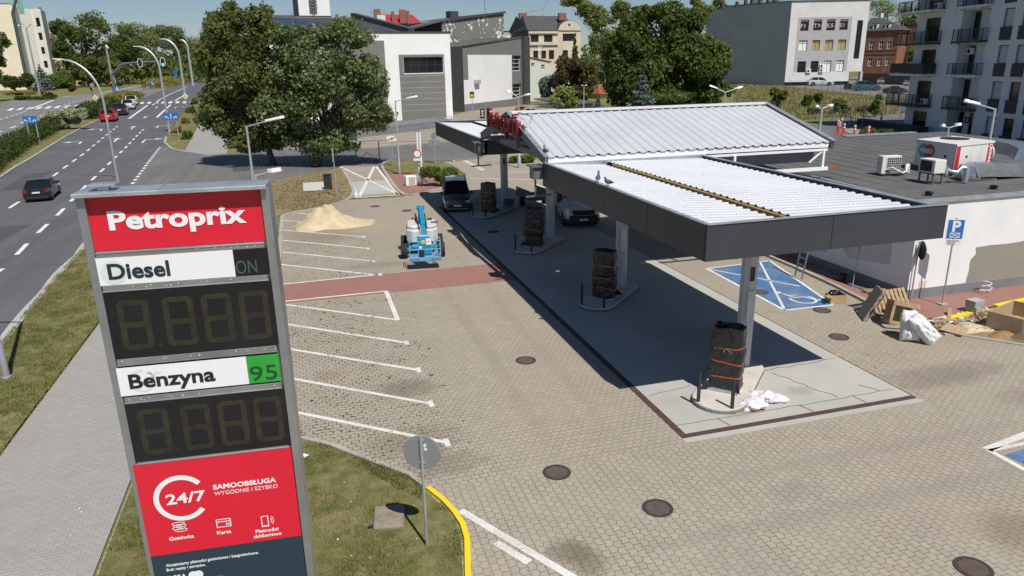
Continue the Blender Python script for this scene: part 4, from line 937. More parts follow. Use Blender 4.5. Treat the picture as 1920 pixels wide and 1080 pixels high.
class Fac:
 """upright facade between two ground points; u along it, z up, n outward (to the viewer's side)"""
 def __init__(s, a, b, z0=0.0):
  s.a = Vector((a.x, a.y, 0)); b = Vector((b.x, b.y, 0)); s.L = (b-s.a).length; s.u = (b-s.a)/s.L; s.n = Vector((s.u.y, -s.u.x, 0)); s.z0 = z0
  if (s.a-EYE).dot(s.n) > 0: s.n = -s.n
 def uz(s, px, py):
  q = at_plane(px, py, s.a, s.n); return ((q-s.a).dot(s.u), q.z)
 def p(s, u, z, o=0.0): v = s.a+s.u*u+s.n*o; return Vector((v.x, v.y, z))
 def rect(s, r):
  x0, y0, x1, y1 = r; ym, xm = (y0+y1)/2, (x0+x1)/2
  return (s.uz(x0, ym)[0], s.uz(x1, ym)[0], s.uz(xm, y1)[1], s.uz(xm, y0)[1])
 def face(s, mb, pts, o=0.0):
  f = [s.p(u, z, o) for u, z in pts]
  nn = (f[1]-f[0]).cross(f[2]-f[1])
  if nn.dot(s.n) < 0: f = f[::-1]
  mb.face(f)
 def rectf(s, mb, u0, u1, z0, z1, o=0.0): s.face(mb, [(u0, z0), (u1, z0), (u1, z1), (u0, z1)], o)
 def bx(s, mb, u0, u1, z0, z1, o0, o1):
  a, b = s.p(u0, z0, o0), s.p(u1, z0, o0); c, d = s.p(u1, z0, o1), s.p(u0, z0, o1); h = Vector((0, 0, z1-z0))
  mb.add([a, b, c, d, a+h, b+h, c+h, d+h], [(0, 3, 2, 1), (4, 5, 6, 7), (0, 1, 5, 4), (1, 2, 6, 5), (2, 3, 7, 6), (3, 0, 4, 7)])
 def wall(s, mb, u0, u1, z0, z1, ops, dep=.2):
  us = sorted({u0, u1, *[v for o in ops for v in o[:2] if u0 < v < u1]}); zs = sorted({z0, z1, *[v for o in ops for v in o[2:4] if z0 < v < z1]})
  for ua, ub in zip(us, us[1:]):
   for za, zb in zip(zs, zs[1:]):
    um, zm = (ua+ub)/2, (za+zb)/2
    if any(o[0] < um < o[1] and o[2] < zm < o[3] for o in ops): continue
    s.rectf(mb, ua, ub, za, zb)
  for o in ops:
   a, b, c, d = o[:4]
   mb.face([s.p(a, c), s.p(a, d), s.p(a, d, -dep), s.p(a, c, -dep)]); mb.face([s.p(b, c), s.p(b, c, -dep), s.p(b, d, -dep), s.p(b, d)])
   mb.face([s.p(a, c), s.p(a, c, -dep), s.p(b, c, -dep), s.p(b, c)]); mb.face([s.p(a, d), s.p(b, d), s.p(b, d, -dep), s.p(a, d, -dep)])
 def window(s, o, par, dep=.2, fm=None, pm=None, fw=.08, nv=1, nh=0, name='window', sill=None):
  a, b, c, d = o[:4]; fm = fm or m_frame; mb = MB().mat(fm); q0, q1 = -dep+.0, -dep+.06
  s.bx(mb, a, b, c, c+fw, q0, q1); s.bx(mb, a, b, d-fw, d, q0, q1); s.bx(mb, a, a+fw, c+fw, d-fw, q0, q1); s.bx(mb, b-fw, b, c+fw, d-fw, q0, q1)
  for i in range(nv): u = a+(b-a)*(i+1)/(nv+1); s.bx(mb, u-fw*.4, u+fw*.4, c+fw, d-fw, q0, q1-.004)
  for i in range(nh): z = c+(d-c)*(i+1)/(nh+1); s.bx(mb, a+fw, b-fw, z-fw*.4, z+fw*.4, q0, q1-.008)
  if sill: s.bx(mb, a-.1, b+.1, c-.07, c-.002, -.02, .08)
  w_ = mb.build(name, fm, par); m2 = MB().mat(pm or m_glass); s.rectf(m2, a+.01, b-.01, c+.01, d-.01, -dep+.03); m2.build('pane', pm or m_glass, w_); return w_
def fac_px(tl, Dl, tr, Dr):
 A, B = P3(*tl, Dl), P3(*tr, Dr); return Fac(A, B), A.z, B.z
def solid(mb, poly, z0, zt):
 """walls of a footprint whose corner heights are zt[i]; no roof"""
 n = len(poly)
 for i in range(n):
  j = (i+1) % n; mb.face([(poly[i][0], poly[i][1], z0), (poly[j][0], poly[j][1], z0), (poly[j][0], poly[j][1], zt[j]), (poly[i][0], poly[i][1], zt[i])])
def shell(f, uv, dep, z0, zf, zb, skip_front=True):
 """side and back walls behind facade f between u range uv"""
 a, b = f.p(uv[0], 0), f.p(uv[1], 0); c, d = f.p(uv[1], 0, -dep), f.p(uv[0], 0, -dep)
 return a, b, c, d
def box_bld(name, label, f, u0, u1, z1, dep, mw, mr, ops=(), z0=-.2, cat='building', dw=.2, fm=None, pms=None, nv=1, nh=0, mside=None, parapet=.25, sill=None, fw=.08):
 c0 = f.p((u0+u1)/2, 0, -dep/2); r = thing(name, label, cat, c0, world=True)
 mb = MB().mat(mw); f.wall(mb, u0, u1, z0, z1, ops, dw)
 mb.mat(mside or mw); a, b, c, d = f.p(u0, z0), f.p(u1, z0), f.p(u1, z0, -dep), f.p(u0, z0, -dep); h = Vector((0, 0, z1-z0))
 for p, q in ((b, c), (c, d), (d, a)): mb.face([p, q, q+h, p+h])
 mb.build('wall', mw, r)
 if mr:
  rb = MB().mat(mr); rb.face([f.p(u0, z1-parapet, 0), f.p(u1, z1-parapet, 0), f.p(u1, z1-parapet, -dep), f.p(u0, z1-parapet, -dep)]);
  for p, q in ((a, b), (b, c), (c, d), (d, a)): rb.bar((p.x, p.y, z1+.03), (q.x, q.y, z1+.03), .4, .08)
  rb.build('roof', mr, r)
 for i, o in enumerate(ops): f.window(o, r, dw, fm, (pms[i] if pms else None), nv=nv, nh=nh, sill=sill, fw=fw)
 return r
D0 = (g(43, 168)).length
c0, c1, c2, c3, c4 = P3(-70, 5, D0*1.0), P3(22, 8, D0), P3(33, 12, D0*1.05), P3(75, 16.5, D0*1.04), P3(83.5, 18, D0*1.10)
H0 = c1.z
blk = thing('apartment_tower', 'tall cream apartment tower with white ribbed stair bay at the far left', 'building', (c2.x, c2.y, 0), world=True)
f1 = Fac(c0, c1); f2 = Fac(c2, c3)
mb = MB().mat(m_cream); f1.rectf(mb, 0, f1.L, -.3, H0); mb.mat(m_cream2)
for a, b in ((c1, c2), (c3, c4)): mb.face([(a.x, a.y, -.3), (b.x, b.y, -.3), (b.x, b.y, H0*.99), (a.x, a.y, H0 if a is c1 else H0*.985)])
ops = [f2.rect(r) for r in ((67.5, 33, 75, 50), (72.5, 61, 79.5, 75), (77.5, 88, 84, 101), (82.5, 114, 89.5, 127))]
f2.wall(mb, 0, f2.L, -.3, H0*.985, ops, .5); mb.build('wall', m_cream, blk)
mb = MB().mat(m_wframe); uw = ops[0][0]-1.2
for i in range(9): f2.bx(mb, uw*(i+.35)/9, uw*(i+.6)/9, 8, H0*.985, 0, .9)
mb.build('ribs', m_cream2, blk); mb = MB().mat(m_gr); f2.bx(mb, ops[0][1]+.5, f2.L+.3, H0*.985, H0*.985+.8, -1, .1); f1.bx(mb, 0, f1.L, H0, H0+.5, -4, .1); mb.build('roof_edge', m_gr, blk)
for o in ops: f2.window(o, blk, .5, m_frame, None, .25, 0, 1)
f, z, _ = fac_px((97, 106), 560, (145, 111), 565)
yh = box_bld('yellow_house', 'yellow house with dark roof between the cream tower and the trees', f, 0, f.L, z, 15, m_yellow, None, [f.rect((107, 129, 118, 138))], cat='house', fm=m_wframe, fw=.2)
mb = MB().mat(m_slate); zr = P3(100, 68, 560).z; f.face(mb, [(-1, z-.5), (f.L+1, z-.5), (f.L+1, z+2), (-1, z+2)], .6); mb.add([f.p(-1, z, 1), f.p(f.L+1, z, 1), f.p(f.L+1, z, -16), f.p(-1, z, -16), f.p(1, z+6, -7), f.p(f.L-1, z+6, -7)], [(0, 1, 5, 4), (1, 2, 5), (2, 3, 4, 5), (3, 0, 4)]); rf = mb.build('roof', m_slate, yh)
mb = MB().mat(m_chim)
for px in (97.5, 101.5): q0 = P3(px, 75, 566); mb.box((q0.x, q0.y, q0.z+.5), (1.1, 1.1, 7))
mb.build('chimney', m_chim, rf, split=True)
DR_, DL_ = 129.5, 126.5
A, B = P3(725, 63, DL_), P3(843, 61, DR_); f = Fac(A, B); Hh = (A.z+B.z)/2; uL = f.uz(480, 58)[0]
hall = thing('white_hall', 'large white hall with tall grey shutter panel and rows of solar panels on its roof', 'building', f.p(0, 0), world=True)
win = f.rect((757, 107, 831, 137)); wg = f.rect((751, 102, 835, 232)); lowg = f.rect((712, 76, 723, 175))
mb = MB().mat(m_wh); f.wall(mb, uL, f.L, .0, Hh, [win], .4); bk = 40
a, b, c, d = f.p(uL, 0), f.p(f.L, 0), f.p(f.L, 0, -bk), f.p(uL, 0, -bk); h = Vector((0, 0, Hh))
for p, q in ((b, c), (c, d), (d, a)): mb.face([p, q, q+h, p+h])
mb.build('wall', m_wh, hall); f.window(win, hall, .4, m_frame, None, .14, 4, 1)
mb = MB().mat(m_gr)
f.bx(mb, wg[0], wg[1], .1, win[2]-.12, -.01, .06); f.bx(mb, wg[0], win[0]-.06, win[2]-.12, wg[3], -.01, .06); f.bx(mb, win[1]+.06, wg[1], win[2]-.12, wg[3], -.01, .06); f.bx(mb, win[0]-.06, win[1]+.06, win[3]+.06, wg[3], -.01, .06)
pn = mb.build('grey_panel', m_gr, hall)
mb = MB().mat(m_offg)
for i in range(7): z = win[2]-.5-i*(win[2]-.9)/7.2; f.bx(mb, wg[0]+.05, wg[1]-.05, z, z+.06, .06, .075)
mb.build('panel_joint', m_offg, pn, split=True)
mb = MB().mat(m_gr); f.bx(mb, lowg[0]-8, lowg[1], 3.0, lowg[3], 0, .05); mb.build('side_panel', m_gr, hall)
mb = MB().mat(m_dk); f.bx(mb, uL, f.L+.2, Hh, Hh+.25, -.5, .12); mb.face([f.p(uL, Hh-.3), f.p(f.L, Hh-.3), f.p(f.L, Hh-.3, -bk), f.p(uL, Hh-.3, -bk)]); mb.build('roof', m_dk, hall)
zr = P3(700, 40, 150).z; u0, u1 = f.uz(480, 45)[0]-4, f.uz(762, 62)[0]
R0 = lambda u, t: f.p(u, Hh+.1+t*(zr-Hh+.6), -4-t*22)
mb = MB().mat(m_slate); mb.face([R0(u0, 0), R0(u1+2, 0), R0(u1-3, 1), R0(u0, 1)]); mb.face([R0(u1+2, 0), f.p(u1+2, Hh, -30), R0(u1-3, 1)])
for i in range(24):
 u = u1-i*1.1; mb.bar(R0(u-.2, .02), R0(u-4.2, .98), .05, .08)
mb.build('pitched_roof', m_slate, hall)
mb = MB().mat(m_slate); mb.bar(R0(u1+2, 0)+Vector((0, 0, .4)), R0(u1-3, 1.05)+Vector((0, 0, .4)), 1.2, .9); mb.build('verge_wall', m_slate, hall)
def pv():
 k = NT('solar_glass'); p = k.obj(); return k.done(k.mix(k.noise(p, 2, 1), (.012, .018, .05), (.03, .045, .11)), .18, .2, .6)
m_pv = pv(); m_pvl = mat('solar_frame', (.16, .19, .27), .4, .4)
pw, gap = 1.75, .07; cnt = 0
for rr in range(5):
 t0, t1 = .06+rr*.18, .06+rr*.18+.165; umax = u1-4.2-(0, 0, 3.2, 6.4, 6.4)[rr]-rr*.9
 for i in range(19):
  ub = umax-i*(pw+gap); ua = ub-pw
  if ua < u0: break
  up = Vector((0, 0, .22)); mb = MB().mat(m_pv); qd = [R0(ua, t0)+up, R0(ub, t0)+up, R0(ub, t1)+up, R0(ua, t1)+up]; mb.face(qd); mb.mat(m_pvl)
  nn = Vector((0, 0, .012))
  for k_ in range(1, 6): s_ = k_/6; mb.bar(qd[0].lerp(qd[1], s_)+nn, qd[3].lerp(qd[2], s_)+nn, .035, .01)
  for k_ in range(1, 5): s_ = k_/5; mb.bar(qd[0].lerp(qd[3], s_)+nn*1.5, qd[1].lerp(qd[2], s_)+nn*1.5, .035, .01)
  mb.build('solar_panel', m_pv, hall); cnt += 1
  if cnt >= 95: break
mb = MB().mat(m_cream2); q0 = P3(714, 36, 150); mb.box((q0.x, q0.y, q0.z), (1.6, 1.6, 1.4)); mb.build('roof_vent', None, hall)
led = thing('loading_ledge', 'grey concrete loading ledge with a pipe rail along the foot of the white hall', 'ledge', f.p(0, 0, 3), world=True)
fl = Fac(Vector((*g2(640, 263), 0)), Vector((*g2(850, 236), 0))); zl = fl.uz(800, 230)[1]
mb = MB().mat(m_plinth); fl.bx(mb, 0, fl.L, -.1, zl*.55, -8, 0); fl.bx(mb, 0, fl.L, zl*.55, zl*.98, -6, -.9); mb.build('wall', m_kerb, led)
mb = MB().mat(m_galv); mb.tube([fl.p(fl.L*.4, zl*.55+.9, -.3), fl.p(fl.L, zl*.55+.9, -.3)], .05, 6)
for i in range(6): u = fl.L*(.4+.12*i); mb.tube([fl.p(u, zl*.5, -.3), fl.p(u, zl*.55+.9, -.3)], .04, 6)
mb.build('handrail', m_galv, led)
def peel():
 k = NT('peeling_grey'); p = k.pos(); s_ = k.sep(p); q = k.comb(k.math('ADD', s_[0], s_[1]), s_[2])
 n = k.math('ADD', k.math('MULTIPLY', k.noise(q, 1.0, 4, .6), .62), k.math('MULTIPLY', k.noise(q, .16, 1), .38)); c = k.mix(k.noise(p, .3, 3), (.17, .165, .155), (.22, .21, .195))
 return k.done(k.mix(k.ramp(n, [(.56, 0), (.566, 1)]), c, (.75, .75, .74)), .9, 0, .2)
m_peel = peel()
f, za, zb = fac_px((826, 39), 186, (944.5, 23), 198)
gb = thing('peeling_building', 'grey gable wall building with white patches of peeling paint behind the hall', 'building', f.p(f.L/2, 0, -8), world=True)
mb = MB().mat(m_peel); f.face(mb, [(0, -.2), (f.L, -.2), (f.L, zb), (0, za)]); mb.mat(m_gr); mb.face([f.p(f.L, -.2), f.p(f.L, -.2, -20), f.p(f.L, zb, -20), f.p(f.L, zb)]); mb.face([f.p(0, -.2), f.p(0, za), f.p(0, za, -20), f.p(0, -.2, -20)]); mb.build('wall', m_peel, gb)
mb = MB().mat(m_dk); mb.face([f.p(-.3, za+.15, .3), f.p(f.L+.3, zb+.15, .3), f.p(f.L+.3, zb+.15, -20), f.p(-.3, za+.15, -20)]); mb.bar(f.p(-.3, za, .2), f.p(f.L+.3, zb, .2), .5, .5); rf = mb.build('roof', m_dk, gb)
mb = MB().mat(m_dk); f.bx(mb, f.L*.19, f.L*.31, za, za+2.4, -3, -1); mb.build('chimney', m_dk, rf)
aer = thing('roof_aerial', 'thin television aerial on the roof of the peeling grey building', 'aerial', f.p(f.L*.85, zb-.3, -4), world=True)
mb = MB().mat(m_dsteel); b0 = f.p(f.L*.85, zb-.3, -4); mb.tube([b0, b0+Vector((0, 0, 6.5))], .07, 5)
for dz, l in ((6, 2.2), (4.6, 2.8), (4.2, 1.4)): mb.tube([b0+f.u*-l*.8+Vector((0, 0, dz)), b0+f.u*l*.4+Vector((0, 0, dz))], .05, 5)
mb.build('mast', m_dsteel, aer)
f, za, zb = fac_px((760, 58), 175, (828, 40), 180)
r = thing('lean_to_shed', 'dark flat lean-to roof squeezed between the hall and the peeling wall', 'shed', f.p(f.L/2, 0, -3), world=True)
mb = MB().mat(m_dk); f.face(mb, [(0, -.2), (f.L, -.2), (f.L, zb), (0, za)]); mb.build('wall', m_dk, r); mb = MB().mat(m_felt); mb.bar(f.p(-1, za+.2, 0), f.p(f.L+.5, zb+.4, 0), 6, .3); mb.build('roof', m_felt, r)
f, za, zb = fac_px((867, 87), 146, (988, 69.5), 172)
sb = thing('sloped_building', 'white and grey building with sloping parapet and slatted corner windows', 'building', f.p(f.L/2, 0, -8), world=True)
ow = [f.rect((960, 104, 977, 133)), f.rect((961, 157, 977.5, 184))]; wd_ = f.rect((878, 103, 959.5, 200)); bs = f.rect((872, 198, 986, 208)); pil = f.rect((978.5, 100, 988, 200))
mb = MB().mat(m_gr); f.wall(mb, 0, f.L, -.2, za-.01, ow, .5); f.face(mb, [(0, za-.01), (f.L, za-.01), (f.L, zb), (0, za)])
mb.mat(m_dk); mb.face([f.p(0, -.2), f.p(0, za), f.p(0, za, -14), f.p(0, -.2, -14)]); mb.mat(m_gr); mb.face([f.p(f.L, -.2), f.p(f.L, -.2, -14), f.p(f.L, zb, -14), f.p(f.L, zb)]); mb.build('wall', m_gr, sb)
mb = MB().mat(m_wh); f.bx(mb, wd_[0], wd_[1], 1.4, wd_[3], 0, .08); f.bx(mb, .0, wd_[0], 1.4, f.uz(872, 150)[1], 0, .08); mb.build('white_panel', m_wh, sb)
mb = MB().mat(m_plinth); f.bx(mb, -.05, f.L-2, -.2, 1.39, 0, .1); mb.build('plinth', m_plinth, sb)
mb = MB().mat(m_dk); f.bx(mb, pil[0], f.L, 0, zb+.1, 0, .7); mb.bar(f.p(0, za+.05), f.p(pil[0], zb+.02), .4, .16); mb.build('pilaster', m_gr, sb)
for o in ow: f.window(o, sb, .5, m_wframe, None, .12, 0, 3)
o = f.rect((867.5, 105, 878, 149)); mb = MB().mat(m_gr); f.bx(mb, o[0]+.1, o[1]-.1, o[2], o[3], .01, .06); mb.build('corner_panel', m_gr, sb)
mb = MB().mat(m_felt); mb.face([f.p(0, za-.2), f.p(f.L, zb-.2), f.p(f.L, zb-.2, -14), f.p(0, za-.2, -14)]); mb.build('roof', m_felt, sb)
mb = MB().mat(m_offg); o = f.rect((887.5, 149, 896, 157)); f.bx(mb, o[0], o[1], o[2], o[3], .08, .75); mb.build('vent_hood', m_offg, sb, bevel=.1)
fr, za2, _ = fac_px((846, 93), 150, (868, 93), 152)
r = thing('link_wing', 'dark recessed link wing with tall windows between hall and sloped building', 'building', fr.p(0, 0), world=True)
ops = [fr.rect((846, 105, 852, 148)), fr.rect((856, 106, 866, 148))]; mb = MB().mat(m_dk); fr.wall(mb, -.5, fr.L+1, -.2, za2, ops, .3); mb.face([fr.p(-.5, za2), fr.p(fr.L+1, za2), fr.p(fr.L+1, za2, -12), fr.p(-.5, za2, -12)]); mb.build('wall', m_dk, r)
for o in ops: fr.window(o, r, .3, m_frame, m_glass2, .12)
f, za, zb = fac_px((990, 57), 232, (1089, 52), 240)
um = f.uz(1046, 55)[0]; vl = thing('old_villa', 'old beige villa with grey hipped roof and rounded gable', 'house', f.p(f.L/2, 0, -6), world=True)
ops = [f.rect((995, 65, 1010, 79)), f.rect((1020, 65, 1036, 85)), f.rect((1055, 63, 1077, 77)), f.rect((1000, 95, 1009, 110)), f.rect((1015, 95, 1024, 110)), f.rect((1029, 94, 1039, 111)), f.rect((1055, 94, 1065, 108))]
mb = MB().mat(m_villa); f.wall(mb, 0, f.L, -.2, za, ops, .4); mb.face([f.p(f.L, -.2), f.p(f.L, -.2, -12), f.p(f.L, za, -12), f.p(f.L, za)])
pk = P3(968, 30, 240); lb = P3(951, 50, 246)
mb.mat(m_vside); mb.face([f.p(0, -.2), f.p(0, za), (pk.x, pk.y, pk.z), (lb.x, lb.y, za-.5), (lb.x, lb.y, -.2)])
mb.mat(m_villa); cg = [(um, za)]+[((um+f.L)/2+(f.L-um)/2*math.cos(math.pi*(1-i/10)), za+(P3(1068, 38, 236).z-za)*math.sin(math.pi*i/10)) for i in range(11)]+[(f.L, za)]; f.face(mb, cg, .3); f.rectf(mb, um, f.L, -.2, za, .3) if False else None
mb.build('wall', m_villa, vl)
zr = P3(1000, 31, 243).z; mb = MB().mat(m_slate); mb.face([f.p(-.4, za+.1, .4), f.p(f.L, za+.1, .2), f.p(f.L-3, zr, -6), f.p(1, zr, -6)]); mb.face([f.p(-.4, za, -13), f.p(1, zr, -6), f.p(f.L-3, zr, -6), f.p(f.L, za, -13)]); mb.face([f.p(-.4, za+.1, .4), f.p(1, zr, -6), f.p(-.4, za, -13)]); rf = mb.build('roof', m_slate, vl)
mb = MB().mat(m_slate); cgb = [f.p(u, z+.1, .3) for u, z in cg[1:-1]]; cbk = [f.p(u, z+.1, -5) for u, z in cg[1:-1]]
for i in range(len(cgb)-1): mb.face([cgb[i], cgb[i+1], cbk[i+1], cbk[i]])
mb.build('rounded_gable_roof', m_slate, rf)
mb = MB().mat(m_chim)
for px in (980, 1054): q0 = P3(px, 30, 240); mb.box((q0.x, q0.y, q0.z-.2), (2.4, 1.2, 2.2))
mb.build('chimney', m_chim, rf, split=True)
mb = MB().mat(m_frame); q0 = f.uz(1066.5, 46.5); mb.face([f.p(q0[0]+.4*math.cos(t), q0[1]+.4*math.sin(t), .33) for t in [i*.6283 for i in range(10)]]); mb.build('round_window', m_frame, vl)
mb = MB().mat(m_villa); zb2 = f.uz(1015, 82)[1]; f.bx(mb, 0, um, zb2-.4, zb2+.5, .05, .5); f.bx(mb, 0, um, za-.9, za-.3, .05, .5); mb.build('balcony', m_villa, vl)
for o in ops: f.window(o, vl, .4, mat('brown_frame', (.07, .03, .025), .6), None, .14)
f, za, zb = fac_px((988, 107), 182, (1031, 117), 186)
pg = thing('pale_green_house', 'pale green low building with sloping red edged roof beside the sloped building', 'building', f.p(f.L/2, 0, -5), world=True)
ops = [f.rect((996, 118, 1002, 126)), f.rect((1015, 121, 1021, 131))]; mb = MB().mat(m_green2); zc = zb; f.wall(mb, 0, f.L, -.2, zc, ops, .3); f.face(mb, [(0, zc), (f.L, zc), (f.L, zb+.01), (0, za)]); mb.face([f.p(f.L, -.2), f.p(f.L, -.2, -9), f.p(f.L, zb, -9), f.p(f.L, zb)]); mb.build('wall', m_green2, pg)
mb = MB().mat(m_tile); mb.bar(f.p(-.1, za+.1, -1), f.p(f.L+.5, zb+.1, -1), 2.4, .25); mb.build('roof', m_tile, pg)
for o in ops: f.window(o, pg, .3, m_wframe, m_glass2, .1)
D1 = g(1474, 161).length
f, za, zb = fac_px((1485, 2.5), D1, (1632, 1.5), D1*1.035)
ul, ur = f.uz(1474, 150)[0]*0, f.L; zo = f.uz(1605, 134)[1]; uo = f.uz(1592, 140)[0]
of = thing('fitness_office', 'white three storey office with FITNESS letters in its upper windows', 'office building', f.p(f.L/2, 0, -8), world=True)
cols = ((1502, 1526), (1530, 1554), (1554.5, 1578), (1574, 1590)); ops = []
rows = ((1501, 37, 1516.5, 58), (1525.5, 36.5, 1541, 57), (1550, 36, 1566, 57), (1574.5, 36, 1590, 56)), ((1497.5, 75.5, 1513.5, 95.5), (1522.5, 75, 1537, 94.5), (1546.5, 74.5, 1562, 94.5), (1571, 74, 1586, 93.5)), ((1495, 115, 1510.5, 136.5), (1519.5, 114.5, 1534, 136), (1543.5, 113.5, 1558, 135.5), (1567.5, 113, 1582, 134.5))
for rw in rows: ops += [f.rect(r) for r in rw]
tall = f.rect((1604, 38, 1614.5, 110)); mb = MB().mat(m_office); f.wall(mb, 0, f.L, zo, za, ops+[tall], .35); f.rectf(mb, 0, uo, 1.2, zo)
h = za
mb.mat(m_office); mb.face([f.p(f.L, zo), f.p(f.L, zo, -20), f.p(f.L, za, -20), f.p(f.L, za)]); mb.face([f.p(uo, zo), f.p(f.L, zo), f.p(f.L, zo, -20), f.p(uo, zo, -20)]); mb.mat(m_dk); mb.face([f.p(uo, 0), f.p(uo, 0, -9), f.p(uo, zo, -9), f.p(uo, zo)]); mb.face([f.p(uo, 0, -9), f.p(f.L, 0, -9), f.p(f.L, zo, -9), f.p(uo, zo, -9)])
sA = P3(1325, 27, D1*1.12); sM = P3(1360, 12, D1*1.09)
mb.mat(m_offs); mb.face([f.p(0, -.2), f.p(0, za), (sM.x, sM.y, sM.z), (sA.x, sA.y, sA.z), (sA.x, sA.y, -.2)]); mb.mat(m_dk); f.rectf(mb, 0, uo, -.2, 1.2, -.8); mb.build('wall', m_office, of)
mb = MB().mat(m_felt); mb.face([f.p(0, za-.3), f.p(f.L, za-.3), f.p(f.L, za-.3, -20), (sA.x, sA.y, sA.z), (sM.x, sM.y, sM.z)]); rf = mb.build('roof', m_felt, of)
mb = MB().mat(m_dk); mb.bar(f.p(0, za+.05), f.p(f.L, za+.05), .5, .25); mb.bar(f.p(0, za+.1), (sM.x, sM.y, sM.z+.1), .5, .25); mb.build('roof_edge', m_dk, rf)
mb = MB().mat(m_dk)
for px, py in ((1355, 12), (1382, 8), (1398, 5), (1410, 4), (1425, 2), (1440, 0), (1452, -1)): q0 = P3(px, py, D1*1.06); mb.box((q0.x, q0.y, q0.z), (.9, .9, 1.8))
mb.build('roof_vent', m_dk, rf, split=True)
gz = f.rect((1492, 32, 1598, 140)); mb = MB().mat(m_offg)
f.wall(mb, gz[0], gz[1]-1.0, zo+.3, gz[3], ops, .02)
for i in range(len(mb.v)): mb.v[i] = mb.v[i]+f.n*.03
mb.build('grey_field', m_offg, of)
pms = [m_glass]*4+[m_paper, m_gold, m_gold, m_gold, m_glass, m_glass, m_paper, m_paper]
m_pink = mat('pink_letters', (.75, .33, .52), .5)
for i, o in enumerate(ops):
 w_ = f.window(o, of, .35, m_frame, pms[i], .13, 1, 0)
 mb = MB().mat(m_frame); zt = o[3]-(o[3]-o[2])*(.28 if i >= 4 else .0)
 if i >= 4: f.bx(mb, o[0], o[1], zt, zt+.16, -.35, -.28); mb.build('transom', m_frame, w_)
 else:
  mb = MB().mat(m_paper); f.bx(mb, o[0]+.12, o[1]-.12, o[3]-.55, o[3]-.18, -.31, -.30); mb.build('blind', m_paper, w_)
  txt = ('FI', 'TN', 'ES', 'S!')[i]; sz = 1.7
  M = wallM(f.p(o[0]+.1, o[2]+(o[3]-o[2])*.28, -.28), f.u, f.n); text_mesh(txt, sz, M, m_pink, .01, .02, (o[1]-o[0]-.2)/(sz*1.25), name='lettering', parent=w_, spacing=1.25)
f.window(tall, of, .35, m_frame, None, .15, 0, 2)
mb = MB().mat(m_offg); q0 = f.p(f.uz(1614, 145)[0], 0, -.5); mb.prism([(q0.x-.5, q0.y-.5), (q0.x+.5, q0.y-.5), (q0.x+.5, q0.y+.5), (q0.x-.5, q0.y+.5)], 0, zo); mb.build('pillar', m_offg, of)
def split_ac(par_f, px, py, wpx, label, o=.0, group='split air conditioners on walls'):
 q0 = par_f.uz(px, py); k = pxs(par_f.p(*q0)); W = wpx*k; Hc = W*.78
 t = thing('air_conditioner', label, 'air conditioner', par_f.p(q0[0], q0[1], o), world=True, group=group)
 mb = MB().mat(m_wframe); par_f.bx(mb, q0[0]-W/2, q0[0]+W/2, q0[1]-Hc/2, q0[1]+Hc/2, o+.03, o+.03+W*.35); bd = mb.build('case', m_wframe, t, bevel=.02*W)
 mb = MB().mat(m_black); mb.face([par_f.p(q0[0]-W*.12+Hc*.36*math.cos(a), q0[1]+Hc*.36*math.sin(a), o+.036+W*.35) for a in [i*.5236 for i in range(12)]][::1]); mb.build('fan_grille', m_black, t); return t
split_ac(f, 1515.5, 133, 8, 'single white air conditioner low on the office wall between ground floor windows'); split_ac(f, 1540, 123.5, 8, 'upper of two stacked air conditioners on the white office wall'); split_ac(f, 1539.5, 132, 8, 'lower of two stacked air conditioners on the white office wall')
D2 = D1*1.22
fw_ = Fac(P3(1628, 150, D1*1.06), P3(1760, 158, D1*.98)); zt = fw_.uz(1680, 138)[1]
bw = thing('yard_wall', 'long brown boundary wall behind the parked silver car', 'wall', fw_.p(fw_.L/2, 0), world=True); mb = MB().mat(mat('brown_wall', (.10, .075, .06), .9, var=.25, scale=.5)); fw_.bx(mb, -3, fw_.L, -.2, zt, -.4, 0); mb.build('wall', None, bw)
f, za, zb = fac_px((1624, 58), D2, (1687, 58), D2*.99)
ops = [f.rect(r) for r in ((1630, 76, 1639, 93), (1648, 75.5, 1657, 92.5), (1663.5, 75.5, 1671.5, 92), (1627, 107, 1635.5, 124), (1645, 107.5, 1653.5, 123.5), (1660, 107, 1668, 123))]
bh = thing('brick_house', 'red brick house with grey slate roof and two white dormers', 'house', f.p(f.L/2, 0, -6), world=True)
mb = MB().mat(m_brick); f.wall(mb, 0, f.L, -.2, za, ops, .3); mb.face([f.p(f.L, -.2), f.p(f.L, -.2, -14), f.p(f.L, za, -14), f.p(f.L, za)]); mb.build('wall', m_brick, bh)
mb = MB().mat(m_chim); zc = f.uz(1655, 100)[1]; f.bx(mb, 0, f.L, zc-.3, zc, 0, .15); f.bx(mb, 0, f.L, zc+1.2, zc+1.5, 0, .15); f.bx(mb, 0, f.L, za-.7, za-.1, 0, .35); mb.build('string_course', m_chim, bh, split=True)
zr = P3(1645, 34, D2*1.03).z; mb = MB().mat(m_slate); mb.face([f.p(-1, za, .6), f.p(f.L+1, za, .6), f.p(f.L-9, zr, -7), f.p(-1, zr, -7)]); mb.face([f.p(f.L+1, za, .6), f.p(f.L+1, za, -15), f.p(f.L-9, zr, -7)]); rf = mb.build('roof', m_slate, bh)
for px in (1640, 1663):
 o = f.rect((px-4.5, 44, px+4.5, 57)); mb = MB().mat(m_wframe); f.bx(mb, o[0], o[1], za+.2, o[3], -4.5, -.6); mb.mat(m_slate); f.bx(mb, o[0]-.25, o[1]+.25, o[3], o[3]+.25, -4.5, -.4); dm = mb.build('dormer', m_wframe, rf); mb = MB().mat(m_glass); f.rectf(mb, o[0]+.5, o[1]-.5, za+.8, o[3]-.4, -.58); mb.build('pane', m_glass, dm)
